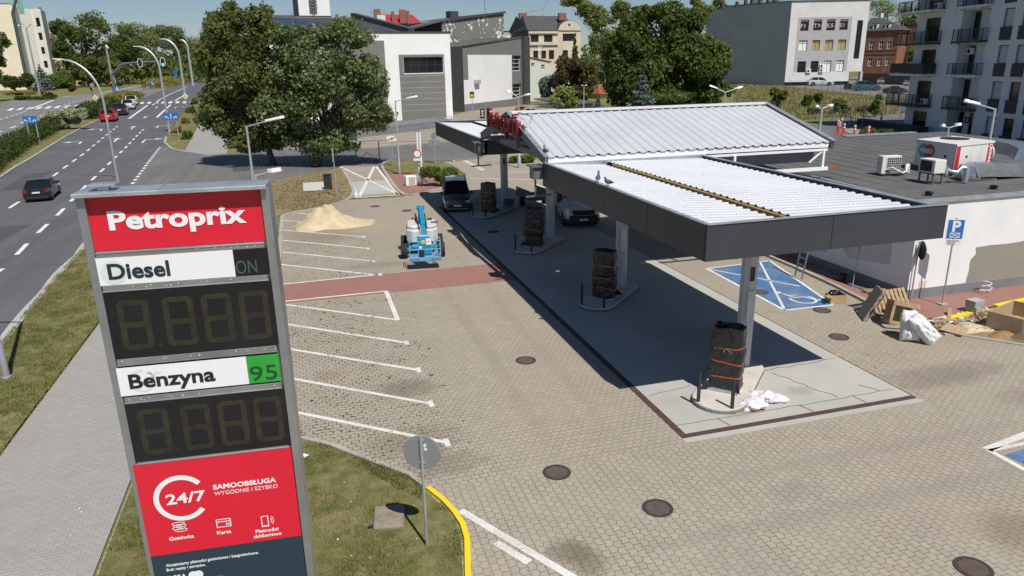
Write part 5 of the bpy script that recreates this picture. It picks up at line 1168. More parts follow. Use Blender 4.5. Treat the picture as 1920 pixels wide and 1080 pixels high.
mb = MB().mat(m_cream2); q0 = P3(1652, 30, D2*1.03); mb.box((q0.x, q0.y, q0.z-1), (1.2, 1.2, 4)); mb.build('chimney', m_cream2, rf)
for o in ops: f.window(o, bh, .3, m_wframe, None, .22, 1, 1, sill=True)
f, za, zb = fac_px((1688, 50), D2*1.05, (1724, 40), D2*1.02)
r = box_bld('dark_roof_house', 'beige gable end house partly hidden behind the dark balconies', f, 0, f.L, P3(1700, 75, D2*1.05).z, 12, m_villa, None, cat='house')
mb = MB().mat(mat('brown_roof', (.09, .05, .045), .8, var=.2)); zz = P3(1700, 75, D2*1.05).z; mb.add([f.p(-1, zz, .5), f.p(f.L+4, zz, .5), f.p(f.L+4, zz, -13), f.p(-1, zz, -13), f.p(1, zz+8, -6), f.p(f.L+3, zz+8, -6)], [(0, 1, 5, 4), (1, 2, 5), (2, 3, 4, 5), (3, 0, 4)]); rf = mb.build('roof', None, r)
mb = MB().mat(m_cream2)
for u in (f.L*.3, f.L*.6): mb.box(f.p(u, zz+8, -5), (1, 1, 4))
mb.build('chimney', m_cream2, rf, split=True)
f, za, zb = fac_px((728, 56), 300, (799, 48), 306)
rh = box_bld('red_roof_house', 'house with bright red metal roof and brick chimneys behind the hall', f, 0, f.L, za, 16, m_cream2, None, cat='house'); zr = P3(770, 27, 310).z
mb = MB().mat(m_redroof); mb.add([f.p(-2, za, .8), f.p(f.L+1, za, .8), f.p(f.L+1, za, -17), f.p(-2, za, -17), f.p(-2, zr, -8), f.p(f.L-2.2, zr, -8)], [(0, 1, 5, 4), (1, 2, 5), (2, 3, 4, 5), (3, 0, 4)]); rf = mb.build('roof', m_redroof, rh)
mb = MB().mat(m_chim)
for px, py, w_ in ((707, 22, 2.4), (736.5, 26, 1), (755, 23, 2.6), (765, 25, 1)): q0 = P3(px, py+3, 305); mb.box((q0.x, q0.y, q0.z-1), (w_, 1.4, 5))
mb.build('chimney', m_chim, rf, split=True)
f, za, zb = fac_px((557, -12), 330, (616, -14), 334)
wt = thing('white_tower', 'white tower block end with a lattice mast rising beyond the solar roof', 'building', f.p(f.L/2, 0, -6), world=True)
mb = MB().mat(m_wh); f.rectf(mb, 0, f.L, 0, za); mb.face([f.p(f.L, 0), f.p(f.L, 0, -14), f.p(f.L, za, -14), f.p(f.L, za)]); mb.mat(m_gr); q0 = P3(547, -12, 345); mb.face([f.p(0, 0), f.p(0, za), (q0.x, q0.y, za), (q0.x, q0.y, 0)]); mb.build('wall', m_wh, wt)
mb = MB().mat(m_dsteel); u_ = f.uz(586, 10)[0]; zz = f.uz(586, 26)[1]
for du in (-.5, .5): mb.tube([f.p(u_+du, zz, 1), f.p(u_+du, za+4, 1)], .16, 5)
for i in range(10): z = zz+i*2; mb.bar(f.p(u_-.5, z, 1), f.p(u_+.5, z+1.5, 1), .14)
for i in range(5): f.bx(mb, u_-1.6, u_+1.6, zz+2+i*1.3, zz+2.5+i*1.3, .9, 1.5)
mb.build('lattice_mast', m_dsteel, wt)
f, za, zb = fac_px((510, 29), 312, (621, 26), 316)
box_bld('grey_flat_block', 'dark grey flat roofed block in front of the white tower', f, 0, f.L, za, 12, m_gr, m_dk)
f, za, zb = fac_px((944, 58), 240, (956, 46), 244); box_bld('cream_annex', 'narrow cream annex beside the villa side wall', f, 0, f.L, za, 6, m_villa, m_dk)
f, za, zb = fac_px((1064, 197), 150, (1112, 191), 156)
sd = box_bld('garden_shed', 'small grey shed with flat felt roof behind the canopy gable', f, 0, f.L, za, 8, m_offg, None, cat='shed'); mb = MB().mat(m_felt); mb.add([f.p(-.5, za, .5), f.p(f.L+.4, za, .5), f.p(f.L+.4, za+.9, -9), f.p(-.5, za+.9, -9), f.p(-.5, za+.25, .5), f.p(f.L+.4, za+.25, .5), f.p(f.L+.4, za+1.15, -9), f.p(-.5, za+1.15, -9)], [(0, 3, 2, 1), (4, 5, 6, 7), (0, 1, 5, 4), (1, 2, 6, 5), (2, 3, 7, 6), (3, 0, 4, 7)]); mb.build('roof', m_felt, sd)
f, za, zb = fac_px((1126, 176), 190, (1146, 174), 192)
sd = box_bld('red_roof_shed', 'small ochre hut with red roof under the big dark tree', f, 0, f.L, za, 6, m_yellow, None, cat='shed'); mb = MB().mat(m_tile); mb.add([f.p(-.8, za, .8), f.p(f.L+.8, za, .8), f.p(f.L+.8, za, -7), f.p(-.8, za, -7), f.p(1, za+1.8, -3), f.p(f.L-1, za+1.8, -3)], [(0, 1, 5, 4), (1, 2, 5), (2, 3, 4, 5), (3, 0, 4)]); mb.build('roof', m_tile, sd)
b0 = g(1840, 262); zs = dist_at(b0, 1835, 207); a_ = g(1704, 194, zs); a_ = Vector((a_.x, a_.y, 0))
f = Fac(a_, Vector((b0.x, b0.y, 0))); uL = f.uz(1706, 150)[0]; uR = uL+52; FH = (f.uz(1835, 141)[1]-zs)
zg = zs-FH; zt = zg+FH*6
ap = thing('apartment_house', 'white apartment house with dark balconies and slim windows number 23 at the right', 'apartment building', f.p(uL, 0), world=True)
lev = [zg+FH*i for i in range(6)]
def U(px, py): return f.uz(px, py)[0]
wA = (U(1728, 100), U(1755, 100)); rc = (U(1786, 150), U(1837, 150)); wB = (U(1867, 120), U(1886, 120)); wC = (U(1901, 120), U(1919, 120)); pitch = wC[0]-wB[0]
ops = []; kinds = []
for i, z in enumerate(lev):
 ops.append((wA[0], wA[1], z+.1, z+FH*.78)); kinds.append('A')
 for j in range(7):
  u0 = wB[0]+pitch*j; ops.append((u0, u0+wB[1]-wB[0], z+FH*.32, z+FH*.84)); kinds.append('B')
rops = [(rc[0], rc[1], lev[i]+.05, lev[i]+FH-.35) for i in range(6)]
mb = MB().mat(m_apt); f.wall(mb, uL, uR, zg, zt, ops+rops, .22)
mb.face([f.p(uL, zg), f.p(uL, zt), f.p(uL, zt, -15), f.p(uL, zg, -15)]); mb.face([f.p(uR, zg), f.p(uR, zg, -15), f.p(uR, zt, -15), f.p(uR, zt)])
for o in rops: f.rectf(mb, o[0], o[1], o[2], o[3], -1.6); mb.face([f.p(o[0], o[2], -.2), f.p(o[0], o[3], -.2), f.p(o[0], o[3], -1.6), f.p(o[0], o[2], -1.6)]); mb.face([f.p(o[1], o[2], -.2), f.p(o[1], o[2], -1.6), f.p(o[1], o[3], -1.6), f.p(o[1], o[3], -.2)]); mb.face([f.p(o[0], o[3], -.2), f.p(o[1], o[3], -.2), f.p(o[1], o[3], -1.6), f.p(o[0], o[3], -1.6)]); mb.face([f.p(o[0], o[2], -.2), f.p(o[0], o[2], -1.6), f.p(o[1], o[2], -1.6), f.p(o[1], o[2], -.2)])
mb.build('wall', m_apt, ap)
mb = MB().mat(m_aptd); f.rectf(mb, uL, uR, -.5, zg, .03); mb.face([f.p(uL, -.5), f.p(uL, zg), f.p(uL, zg, -15), f.p(uL, -.5, -15)]); mb.build('plinth', m_aptd, ap)
mb = MB().mat(m_dk); mb.face([f.p(uL, zt), f.p(uR, zt), f.p(uR, zt, -15), f.p(uL, zt, -15)]); mb.build('roof', m_dk, ap)
q = random.Random(8)
for o, kd in zip(ops, kinds):
 pm = m_blind if (kd == 'B' and q.random() < .35) else m_glass
 w_ = f.window(o, ap, .22, m_aptd, pm, .09, 1 if kd == 'A' else 0, 0)
 if kd == 'B': mb = MB().mat(m_aptd); f.bx(mb, o[0]-.18, o[1]+.0, o[2]-FH*.34, o[2]-.01, 0, .07); f.bx(mb, o[0]-.25, o[1]+.05, o[2]-.01, o[2]+.06, 0, .14); mb.build('apron', m_aptd, w_)
for i, o in enumerate(rops):      # glazed door and side window inside each loggia
 fi = Fac(f.p(o[0], 0, -1.58), f.p(o[1], 0, -1.58)); W = o[1]-o[0]
 if i == 0: continue
 fi.window((W*.02, W*.20, o[2]+.1, o[3]-.2), ap, -.06, m_aptd, m_glass, .1, 0, 0); fi.window((W*.74, W*.98, o[2]+.05, o[3]-.1), ap, -.06, m_aptd, m_glass, .1, 0, 0, name='balcony_door')
o = rops[0]; W = o[1]-o[0]; fi = Fac(f.p(o[0], 0, -1.58), f.p(o[1], 0, -1.58)); fi.window((W*.42, W*.98, o[2]+.05, o[3]-.2), ap, -.06, m_aptd, m_glass, .12, 1, 0, name='entrance_door'); fi.window((W*.02, W*.16, o[2]+.1, o[3]-.1), ap, -.06, m_aptd, m_glass, .1, 0, 0)
text_mesh('23', 1.0, wallM(fi.p(W*.2, o[3]-1.4, .05), fi.u, fi.n), m_aptd, .02, .02, name='house_number', parent=ap)
def balcony(u0, u1, z, out, solid_, wrap=0.0):
 mb = MB().mat(m_aptd if solid_ == 2 else m_apt); f.bx(mb, u0, u1, z-.22, z+.02, .01, out); b_ = mb.build('balcony', m_apt, ap)
 rm = MB().mat(m_aptd); zt_ = z+1.25; e0, e1 = (u0+.05, out-.06), (u1-.05, out-.06)
 pts = [(u0+.05, .05), e0, e1, (u1-.05, .05)]
 for (ua, oa), (ub, ob) in zip(pts, pts[1:]):
  rm.bar(f.p(ua, zt_, oa), f.p(ub, zt_, ob), .06); rm.bar(f.p(ua, z+.14, oa), f.p(ub, z+.14, ob), .05)
  L = math.hypot(ub-ua, ob-oa); n = max(1, int(L/(.16 if solid_ != 1 else .12)))
  for k_ in range(n+1):
   s_ = k_/n; P_ = f.p(ua+(ub-ua)*s_, z-.1, oa+(ob-oa)*s_)
   big = k_ % 9 == 0; rm.bar(P_-Vector((0, 0, .25 if big else -.24)), P_+Vector((0, 0, 1.35)), .07 if big else .025)
  if solid_ == 1: rm.bar(f.p(ua, z+.7, oa), f.p(ub, z+.7, ob), .02, 1.05)
 rm.build('railing', m_aptd, b_)
 return b_
uB0 = U(1683, 150); uB1 = U(1762, 60)
uW = uL-(uB1-uL)*.42
for i in range(1, 6): balcony(uW, U(1756, 120)+.1, lev[i], 1.7, 1 if i == 2 else (2 if i in (1, 3) else 0))
for i in range(1, 6): balcony(rc[0]-.25, rc[1]+.2, lev[i], .75, 2 if i in (1, 3) else 0)
mb = MB().mat(m_aptd); u0 = uW-6; zq = zg+.2
for k_ in range(26): P_ = f.p(u0+k_*.7, zq-.8, 4.5); mb.bar(P_, P_+Vector((0, 0, 2.3)), .05)
for dz in (.1, 1.4): mb.bar(f.p(u0, zq+dz, 4.5), f.p(u0+18, zq+dz, 4.5), .05)
fn = thing('ramp_railing', 'black metal ramp railing along the foot of the white apartment house', 'railing', f.p(u0, 0, 4.5), world=True); mb.build('rails', m_aptd, fn)
mb = MB().mat(m_aptd); f.bx(mb, uW-5, U(1760, 235), zg-.5, zg+1.3, 1.2, 2.6); tr = thing('terrace_screen', 'black solid terrace screen below the lowest left balcony', 'screen', f.p(uW, 0, 2), world=True); mb.build('screen', m_aptd, tr)
split_ac(f, 1872, 222, 10, 'white air conditioner on the apartment wall right of the entrance', .0)
fi3 = Fac(f.p(rc[0], 0, -1.5), f.p(rc[1], 0, -1.5)); split_ac(fi3, 1823, 96, 15, 'brown shaded air conditioner high inside the third loggia of the apartment house')
for i, lab in ((1, 'lowest'), (4, 'upper')):
 o = f.uz(1737, 100); t = thing('air_conditioner', 'white air conditioner standing on the %s left balcony of the apartment house' % lab, 'air conditioner', f.p(wA[1]-.4, lev[i]+.03, .55), world=True, group='split air conditioners on walls')
 mb = MB().mat(m_wframe); f.bx(mb, wA[1]-.7, wA[1]+.3, lev[i]+.05, lev[i]+.8, .3, .65); mb.build('case', m_wframe, t, bevel=.02); mb = MB().mat(m_black); mb.face([f.p(wA[1]-.35+.28*math.cos(a), lev[i]+.42+.28*math.sin(a), .655) for a in [i_*.5236 for i_ in range(12)]]); mb.build('fan_grille', m_black, t)
APT = (f, lev, zg)
# ================================================================ TREES AND SHRUBS
def leaf_mat(name, cols, rough=.55, trans=.46, clump=.5):
 k = NT(name); gi = k.n('NewGeometry'); p = gi.outputs['Position']
 f = k.math('ADD', k.math('MULTIPLY', gi.outputs['Random Per Island'], 1-clump), k.math('MULTIPLY', k.ramp(k.noise(p, .45, 3, .6), [(.3, 0), (.7, 1)]), clump))
 c = k.ramp(f, [(i/(len(cols)-1), c) for i, c in enumerate(cols)]); k.done(c, rough, 0, .3)
 tr = k.n('BsdfTranslucent'); k.set(tr.inputs[0], k.mix(.5, c, (.24, .29, .06))); mx = k.n('MixShader', i_0=trans)
 k.t.links.new(k.b.outputs[0], mx.inputs[1]); k.t.links.new(tr.outputs[0], mx.inputs[2]); k.t.links.new(mx.outputs[0], k.out.inputs[0]); MATS[name] = k.m; return k.m
L_olive = leaf_mat('foliage_olive', [(.055, .075, .02), (.11, .14, .04), (.17, .19, .065), (.23, .22, .09)])
L_silver = leaf_mat('foliage_silver', [(.06, .095, .028), (.12, .165, .05), (.2, .24, .1), (.5, .53, .42)], clump=.3)
L_mid = leaf_mat('foliage_green', [(.045, .072, .018), (.095, .135, .032), (.15, .19, .05), (.21, .22, .07)])
L_dark = leaf_mat('foliage_dark', [(.034, .06, .014), (.075, .115, .024), (.12, .16, .036), (.17, .19, .05)])
L_pale = leaf_mat('foliage_pale', [(.1, .14, .04), (.18, .23, .07), (.27, .31, .12), (.38, .4, .19)])
L_lime = leaf_mat('foliage_lime', [(0.132, 0.187, 0.033), (0.242, 0.297, 0.066), (0.396, 0.418, 0.154), (0.495, 0.495, 0.308)])
L_spruce = leaf_mat('foliage_spruce', [(0.045, 0.075, 0.068), (0.09, 0.128, 0.12), (0.15, 0.195, 0.188), (0.225, 0.27, 0.255)], trans=.1)
L_plum = leaf_mat('foliage_plum', [(.045, .04, .02), (.1, .082, .034), (.14, .125, .048), (.18, .16, .055)])
L_hedge = leaf_mat('foliage_hedge', [(0.02, 0.036, 0.01), (0.042, 0.07, 0.017), (0.077, 0.112, 0.025), (0.126, 0.154, 0.042)])
L_gold = leaf_mat('foliage_gold', [(0.135, 0.12, 0.03), (0.24, 0.21, 0.045), (0.36, 0.3, 0.075), (0.21, 0.135, 0.045)])
L_white = leaf_mat('foliage_flowering', [(0.11, 0.143, 0.055), (0.275, 0.308, 0.176), (0.55, 0.55, 0.418), (0.682, 0.682, 0.55)])
L_jun = leaf_mat('foliage_juniper', [(0.053, 0.09, 0.018), (0.105, 0.158, 0.03), (0.165, 0.225, 0.053), (0.24, 0.27, 0.09)])
L_redb = leaf_mat('foliage_barberry', [(0.045, 0.018, 0.018), (0.09, 0.033, 0.03), (0.135, 0.06, 0.045), (0.18, 0.09, 0.045)])
m_bark = mat('bark', (.075, .06, .048), .95, var=.35, scale=3, bump=.6, bscale=14); m_birch = mat('pale_bark', (.35, .33, .3), .9, var=.35, scale=4)
def leaves(lobes, n, size, seed, m, name, par, shell=.5, droop=0.25, flat=1.0):
 """leaf-sized faces through the volume of the lobes, denser near each lobe's skin"""
 q = random.Random(seed); vs = []; fs = []
 wts = [lo[1][0]*lo[1][1]+lo[1][0]*lo[1][2] for lo in lobes]; tot = sum(wts)
 for (c, r), w_ in zip(lobes, wts):
  for _ in range(max(8, int(n*w_/tot))):
   z = q.uniform(-1, 1); a = q.uniform(0, 6.2832); s_ = math.sqrt(1-z*z); d = Vector((s_*math.cos(a), s_*math.sin(a), z))
   rr = (shell+(1-shell)*q.random()**.6)*(1+.16*math.sin(a*3+seed)*math.sin(z*4+c.x)+q.gauss(0, .07))
   p = c+Vector((d.x*r[0], d.y*r[1], d.z*r[2]))*rr
   nn = (d*.9+Vector((q.gauss(0, .7), q.gauss(0, .7), q.gauss(.35, .6)))).normalized()
   u = nn.cross(Vector((q.gauss(0, 1), q.gauss(0, 1), q.gauss(0, 1)))).normalized(); v = nn.cross(u)
   k = size*q.uniform(.55, 1.35); b = len(vs)
   vs += [p-u*k*.5, p+v*k*.32-nn*k*.06, p+u*k*.55-nn*k*droop, p-v*k*.32-nn*k*.06]; fs.append((b, b+1, b+2, b+3))
 me = bpy.data.meshes.new(name); off = root_off(par) or Vector((0, 0, 0)); me.from_pydata([tuple(v-off) for v in vs], [], fs); me.materials.append(m)
 o = bpy.data.objects.new(name, me); COL.objects.link(o)
 if par is not None: o.parent = par
 return o
HF = Vector((FW.x, FW.y, 0)).normalized()
def tree(label, base, ells, n, leaf, m, seed, trunk=.0, name='tree', cat='tree', group=None, nl=3, deep=.9, bark=None, shell=.45, limb=True):
 """base pixel; ells = crown outline as pixel ellipses (cx,cy,rx,ry) at the trunk's distance"""
 q = random.Random(seed); b = g(*base); t = thing(name, label, cat, b, group=group, world=True); k = pxs(b); lobes = []
 full = [at_plane(e[0], e[1], b, HF) for e in ells]
 cy = sum(c.z for c in full)/len(full); W = max(e[2] for e in ells)*k
 for (cx, cyp, rx, ry), c in zip(ells, full):
  RX, RZ = rx*k, ry*k; RY = min(W*deep, max(RX, RZ)*deep)
  for i in range(nl*3):
   for _ in range(20):
    v = Vector((q.uniform(-1, 1), q.uniform(-1, 1), q.uniform(-1, 1)))
    if v.length < 1: break
   v = v*.82; s_ = q.uniform(.26, .46)
   lobes.append((c+RT*(v.x*RX*.8)+HF*(v.y*RY*.8)+Vector((0, 0, v.z*RZ*.8)), (RX*s_+.08*W*.3, RY*s_+.08*W*.3, RZ*s_*.85+.05*W*.3)))
 leaves(lobes, n, leaf, seed, m, 'crown', t, shell)
 H = max(c.z for c in full); r0 = trunk or W*.045
 if limb:
  mb = MB().mat(bark or m_bark); top = Vector((sum(c.x for c in full)/len(full), sum(c.y for c in full)/len(full), max(cy, H*.5))); fork = b.lerp(top, .45)
  mb.tube([b-Vector((0, 0, .2)), b+Vector((0, 0, .25)), b.lerp(fork, .5)+Vector((q.uniform(-.15, .15)*r0*4, q.uniform(-.1, .1)*r0*4, 0)), fork, top], [r0*1.5, r0*1.1, r0*.9, r0*.75, r0*.3], 8)
  for c, r in q.sample(lobes, min(len(lobes), 14)):
   st = fork.lerp(top, q.uniform(-.25, .8)); md = st.lerp(c, .5)+Vector((0, 0, q.uniform(0, .1)*W)); mb.tube([st, md, c], [r0*.4, r0*.25, r0*.08], 5)
  mb.build('trunk', bark or m_bark, t, smooth=True)
 return t
def conifer(label, base, top, wpx, m, n, leaf, seed, name='spruce_tree', group=None, tiers=9):
 q = random.Random(seed); b = g(*base); H = dist_at(b, *top); k = pxs(b); R_ = wpx*k/2; t = thing(name, label, 'tree', b, group=group, world=True); lobes = []
 for i in range(tiers):
  z = H*(.05+.9*i/tiers); r = R_*(1-i/tiers)**.85+.05*R_; m_ = max(4, int(9*(1-i/tiers)+3))
  for j in range(m_):
   a = j*6.283/m_+q.uniform(-.3, .3)+i; L = r*q.uniform(.75, 1.08)
   lobes.append((b+Vector((math.cos(a)*L*.6, math.sin(a)*L*.6, z-L*.12)), (L*.42, L*.42, H*.045)))
 lobes.append((b+Vector((0, 0, H*.94)), (R_*.08, R_*.08, H*.07)))
 leaves(lobes, n, leaf, seed, m, 'crown', t, .2); MB().mat(m_bark).tube([b-Vector((0, 0, .1)), b+Vector((0, 0, H*.95))], [R_*.12, R_*.02], 6).build('trunk', m_bark, t); return t
def shrub(label, base, ells, n, leaf, m, seed, name='shrub', cat='shrub', group=None, nl=2, shell=.35):
 q = random.Random(seed); b = g(*base); k = pxs(b); lobes = []
 for cx, cy, rx, ry in ells:
  c = at_plane(cx, cy, b, HF)
  for i in range(nl*3): lobes.append((Vector((c.x, c.y, max(c.z, ry*k*.5)))+RT*q.uniform(-.6, .6)*rx*k+HF*q.uniform(-.6, .6)*rx*k+Vector((0, 0, q.uniform(-.5, .5)*ry*k)), (rx*k*q.uniform(.35, .55), rx*k*q.uniform(.35, .55), ry*k*q.uniform(.4, .6))))
 t = thing(name, label, cat, b, group=group, world=True); leaves(lobes, n, leaf, seed, m, 'foliage', t, shell)
 mb = MB().mat(m_bark)
 for c, r in lobes[:5]: mb.tube([b, b.lerp(c, .5)+Vector((0, 0, .05)), c], [.05*rx*k+.01, .03*rx*k+.01, .01], 5)
 mb.build('stems', m_bark, t); return t
def hedge_strip(label, pts, wd, h, n, leaf, m, seed, name='hedge', cat='hedge', wavy=.15):
 q = random.Random(seed); pts = [Vector((*p, 0)) for p in pts]; lobes = []
 for a, b in zip(pts, pts[1:]):
  L = (b-a).length; k = max(1, int(L/(wd*.8)))
  for i in range(k):
   c = a.lerp(b, (i+.5)/k); hh = h*(1+q.uniform(-wavy, wavy)); lobes.append((c+Vector((q.uniform(-.1, .1)*wd, q.uniform(-.1, .1)*wd, hh*.5)), (wd*.55, wd*.62, hh*.55)))
 t = thing(name, label, cat, pts[0], world=True); leaves(lobes, n, leaf, seed, m, 'foliage', t, .5)
 mb = MB().mat(MATS['bark'])
 for c, r in lobes[::2]: mb.tube([Vector((c.x, c.y, 0)), c], [.05, .03], 4)
 mb.build('stems', None, t); return t
tree('tall olive green tree left of the silvery one, airy ragged top', (512, 310), [(455, 150, 85, 100), (430, 60, 50, 50), (415, 25, 42, 30), (490, 55, 40, 50), (420, 225, 55, 55), (500, 225, 55, 60), (470, 272, 60, 26), (385, 120, 30, 50), (455, 130, 70, 70), (525, 160, 40, 70), (400, 190, 36, 36), (540, 255, 40, 30)], 42000, .33, L_olive, 1, .3, group='big trees on the dirt island', nl=4, shell=.3)
tree('broad silvery leaved tree shading the driveway in front of the white hall', (594, 312), [(600, 130, 105, 85), (690, 150, 45, 65), (560, 190, 80, 80), (650, 225, 60, 55), (600, 260, 55, 40), (640, 70, 60, 35), (570, 70, 60, 30), (705, 215, 38, 35), (540, 110, 50, 60), (620, 275, 60, 26), (660, 120, 60, 60), (545, 240, 40, 40)], 46000, .31, L_silver, 2, .42, group='big trees on the dirt island', nl=4, shell=.35)
av = [((168, 162), [(160, 70, 45, 50), (175, 38, 35, 25), (130, 60, 28, 30), (170, 115, 58, 34), (120, 100, 30, 36), (150, 135, 50, 16)], L_mid, 'tallest rounded tree of the avenue, nearest the cream tower'), ((190, 163), [(188, 125, 34, 28), (170, 140, 34, 16), (205, 138, 28, 16)], L_mid, 'low bushy light green tree beside the leaning wooden pole'),
      ((236, 158), [(232, 78, 36, 38), (225, 110, 38, 34), (228, 135, 36, 16), (206, 70, 34, 34)], L_mid, 'dark tree right of the wooden pole behind the traffic light'), ((268, 156), [(272, 75, 40, 32), (268, 110, 44, 32), (272, 136, 40, 14), (248, 62, 34, 26)], L_pale, 'full crowned tree behind the gantry traffic light heads'), ((306, 154), [(312, 72, 42, 30), (306, 112, 46, 32), (310, 134, 44, 14), (338, 84, 34, 28), (290, 66, 34, 26)], L_olive, 'brownish green avenue tree behind the far street lamp'),
      ((345, 151), [(352, 95, 36, 34), (350, 122, 40, 24)], L_pale, 'pale silvery avenue tree beside the big olive tree'), ((120, 166), [(112, 55, 17, 28), (120, 95, 22, 30)], L_dark, 'small dark tree between the yellow house and the avenue'), ((398, 152), [(400, 90, 34, 45), (395, 125, 32, 26)], L_mid, 'avenue tree half hidden behind the big olive tree')]
for i, (b, e, m, lab) in enumerate(av): tree(lab, b, e, 8000, 1.35, m, 20+i, group='trees along the avenue', nl=3)
tree('leafy tree cut off by the left edge of the picture', (-22, 190), [(-8, 95, 30, 45), (8, 75, 12, 16), (-10, 140, 20, 26)], 3500, .9, L_olive, 40)
conifer('blue spruce in front of the white ribbed tower', (83, 170), (75, 119), 40, L_spruce, 5000, .9, 41)
shrub('big dark rounded yew bushes below the cream tower', (32, 172), [(14, 152, 18, 16), (42, 150, 20, 17)], 5000, .9, L_hedge, 42)
hedge_strip('tall clipped green thuja hedge right of the blue spruce', [g2(92, 167), g2(112, 166.5), g2(133, 165.5)], 9, dist_at(g(112, 166.5), 112, 140), 6000, 1.0, L_jun, 43, wavy=.03)
shrub('reddish barberry shrub on the corner island', (95, 183), [(95, 178, 12, 6)], 1200, .7, L_redb, 44); shrub('yellow shrub by the double lamp', (80, 177), [(80, 171, 7, 5)], 700, .7, L_gold, 45); shrub('low golden shrubs under the yew bushes', (40, 178), [(28, 174, 22, 4), (58, 174, 16, 4)], 1800, .7, L_gold, 46); shrub('dark red shrub beside the thuja hedge', (138, 172), [(138, 167, 9, 5)], 700, .8, L_redb, 47); shrub('low green ground cover on the corner island', (60, 187), [(45, 183, 20, 3.5), (78, 184, 24, 3.5)], 2000, .7, L_hedge, 48)
hedge_strip('long dark clipped hedge on the left median', [g2(-60, 346), g2(0, 300), g2(30, 282), g2(60, 264), g2(100, 243)], 3.4, 1.9, 17000, .30, L_hedge, 50)
shrub('white flowering bushes at the end of the clipped hedge', (120, 243), [(98, 224, 20, 15), (125, 218, 24, 16), (152, 212, 16, 12), (112, 234, 18, 10)], 9000, .42, L_white, 51, nl=3)
hedge_strip('dark hedge on the median beyond the white flowering bushes', [g2(165, 225), g2(185, 214), g2(208, 202)], 4.5, 2.6, 5000, .6, L_hedge, 52); hedge_strip('rusty yellow hedge on the median nose', [g2(212, 196), g2(235, 189), g2(254, 184)], 7, 2.6, 4000, .8, L_gold, 53)
hedge_strip('olive hedge on the far median', [g2(282, 166), g2(310, 162), g2(350, 152)], 12, 4.5, 3500, 1.3, L_gold, 54)
for i, (b, e, m) in enumerate((((335, 250), [(330, 248, 10, 9)], L_gold), ((346, 232), [(346, 228, 9, 8)], L_gold), ((358, 212), [(358, 207, 10, 8)], L_olive), ((350, 262), [(350, 255, 9, 10)], L_pale), ((366, 196), [(366, 190, 8, 7)], L_olive))):
 shrub(('rusty shrub nearest the lane arrow sign', 'rusty shrub in the middle of the side verge', 'olive shrub under the diamond sign', 'pale grey grass clump on the side verge', 'olive shrub at the far end of the side verge')[i], b, e, 1300, .5, m, 60+i, group='shrubs on the side verge')
tree('green tree behind the solar roof left of the red roofed house', (700, 128), [(690, 30, 42, 20), (725, 34, 26, 14), (660, 36, 22, 10)], 4500, 1.3, L_pale, 70, group='trees behind the hall'); tree('dark round tree above the peeling grey building', (855, 122), [(855, 20, 38, 24), (835, 30, 20, 14), (880, 22, 18, 16)], 4500, 1.3, L_dark, 71, group='trees behind the hall'); tree('pale tree in front of the white tower block', (545, 130), [(555, 32, 22, 14), (530, 40, 14, 10)], 2500, 1.3, L_pale, 72, group='trees behind the hall')
tree('tall pale green poplar right of the villa', (1135, 157), [(1075, 8, 36, 18), (1125, 30, 34, 36), (1160, 22, 30, 28), (1130, 80, 30, 36), (1155, 95, 30, 36), (1140, 130, 34, 36), (1105, 20, 30, 24)], 16000, .95, L_pale, 73, bark=m_birch, group='trees behind the canopy', shell=.3)
tree('huge dark green walnut tree in the middle background', (1245, 206), [(1250, 80, 85, 75), (1190, 60, 45, 50), (1315, 105, 50, 60), (1280, 30, 55, 35), (1215, 150, 70, 50), (1310, 165, 55, 38), (1165, 130, 35, 55), (1335, 120, 36, 40), (1220, 18, 40, 22), (1250, 182, 95, 26), (1160, 175, 36, 32), (1345, 175, 34, 30), (1155, 85, 34, 50), (1290, 130, 75, 60)], 48000, .7, L_dark, 74, group='trees behind the canopy', nl=4)
tree('pale tree top rising behind the walnut tree', (1345, 150), [(1345, 10, 25, 25), (1310, 8, 20, 18)], 2200, 1.3, L_pale, 75, group='trees behind the canopy')
tree('brownish plum tree beside the pale green house', (1082, 198), [(1078, 125, 38, 36), (1055, 140, 26, 28), (1100, 150, 26, 35), (1085, 175, 30, 22)], 7000, .65, L_plum, 76, group='trees behind the canopy')
conifer('slender dark thuja in front of the villa', (1077, 196), (1076, 60), 30, L_mid, 3000, .8, 77, 'thuja_tree', tiers=12)
shrub('dark blue green juniper bush beside the pale green house', (1034, 196), [(1030, 162, 20, 24), (1040, 182, 14, 14), (1022, 172, 12, 16)], 4500, .6, L_spruce, 78); shrub('bright yellow green bush in front of the plum tree', (1058, 209), [(1056, 182, 26, 22), (1042, 192, 16, 16), (1072, 194, 16, 14)], 5500, .55, L_lime, 79)
conifer('large blue spruce in front of the walnut tree', (1203, 217), (1204, 130), 66, L_spruce, 8000, .6, 80, group='blue spruces behind the canopy roof'); conifer('small blue spruce beside the garden shed', (1121, 209), (1121, 182), 22, L_spruce, 2200, .5, 81, group='blue spruces behind the canopy roof'); conifer('smallest blue spruce left of the large one', (1169, 207), (1168, 192), 26, L_spruce, 1600, .5, 82, group='blue spruces behind the canopy roof')
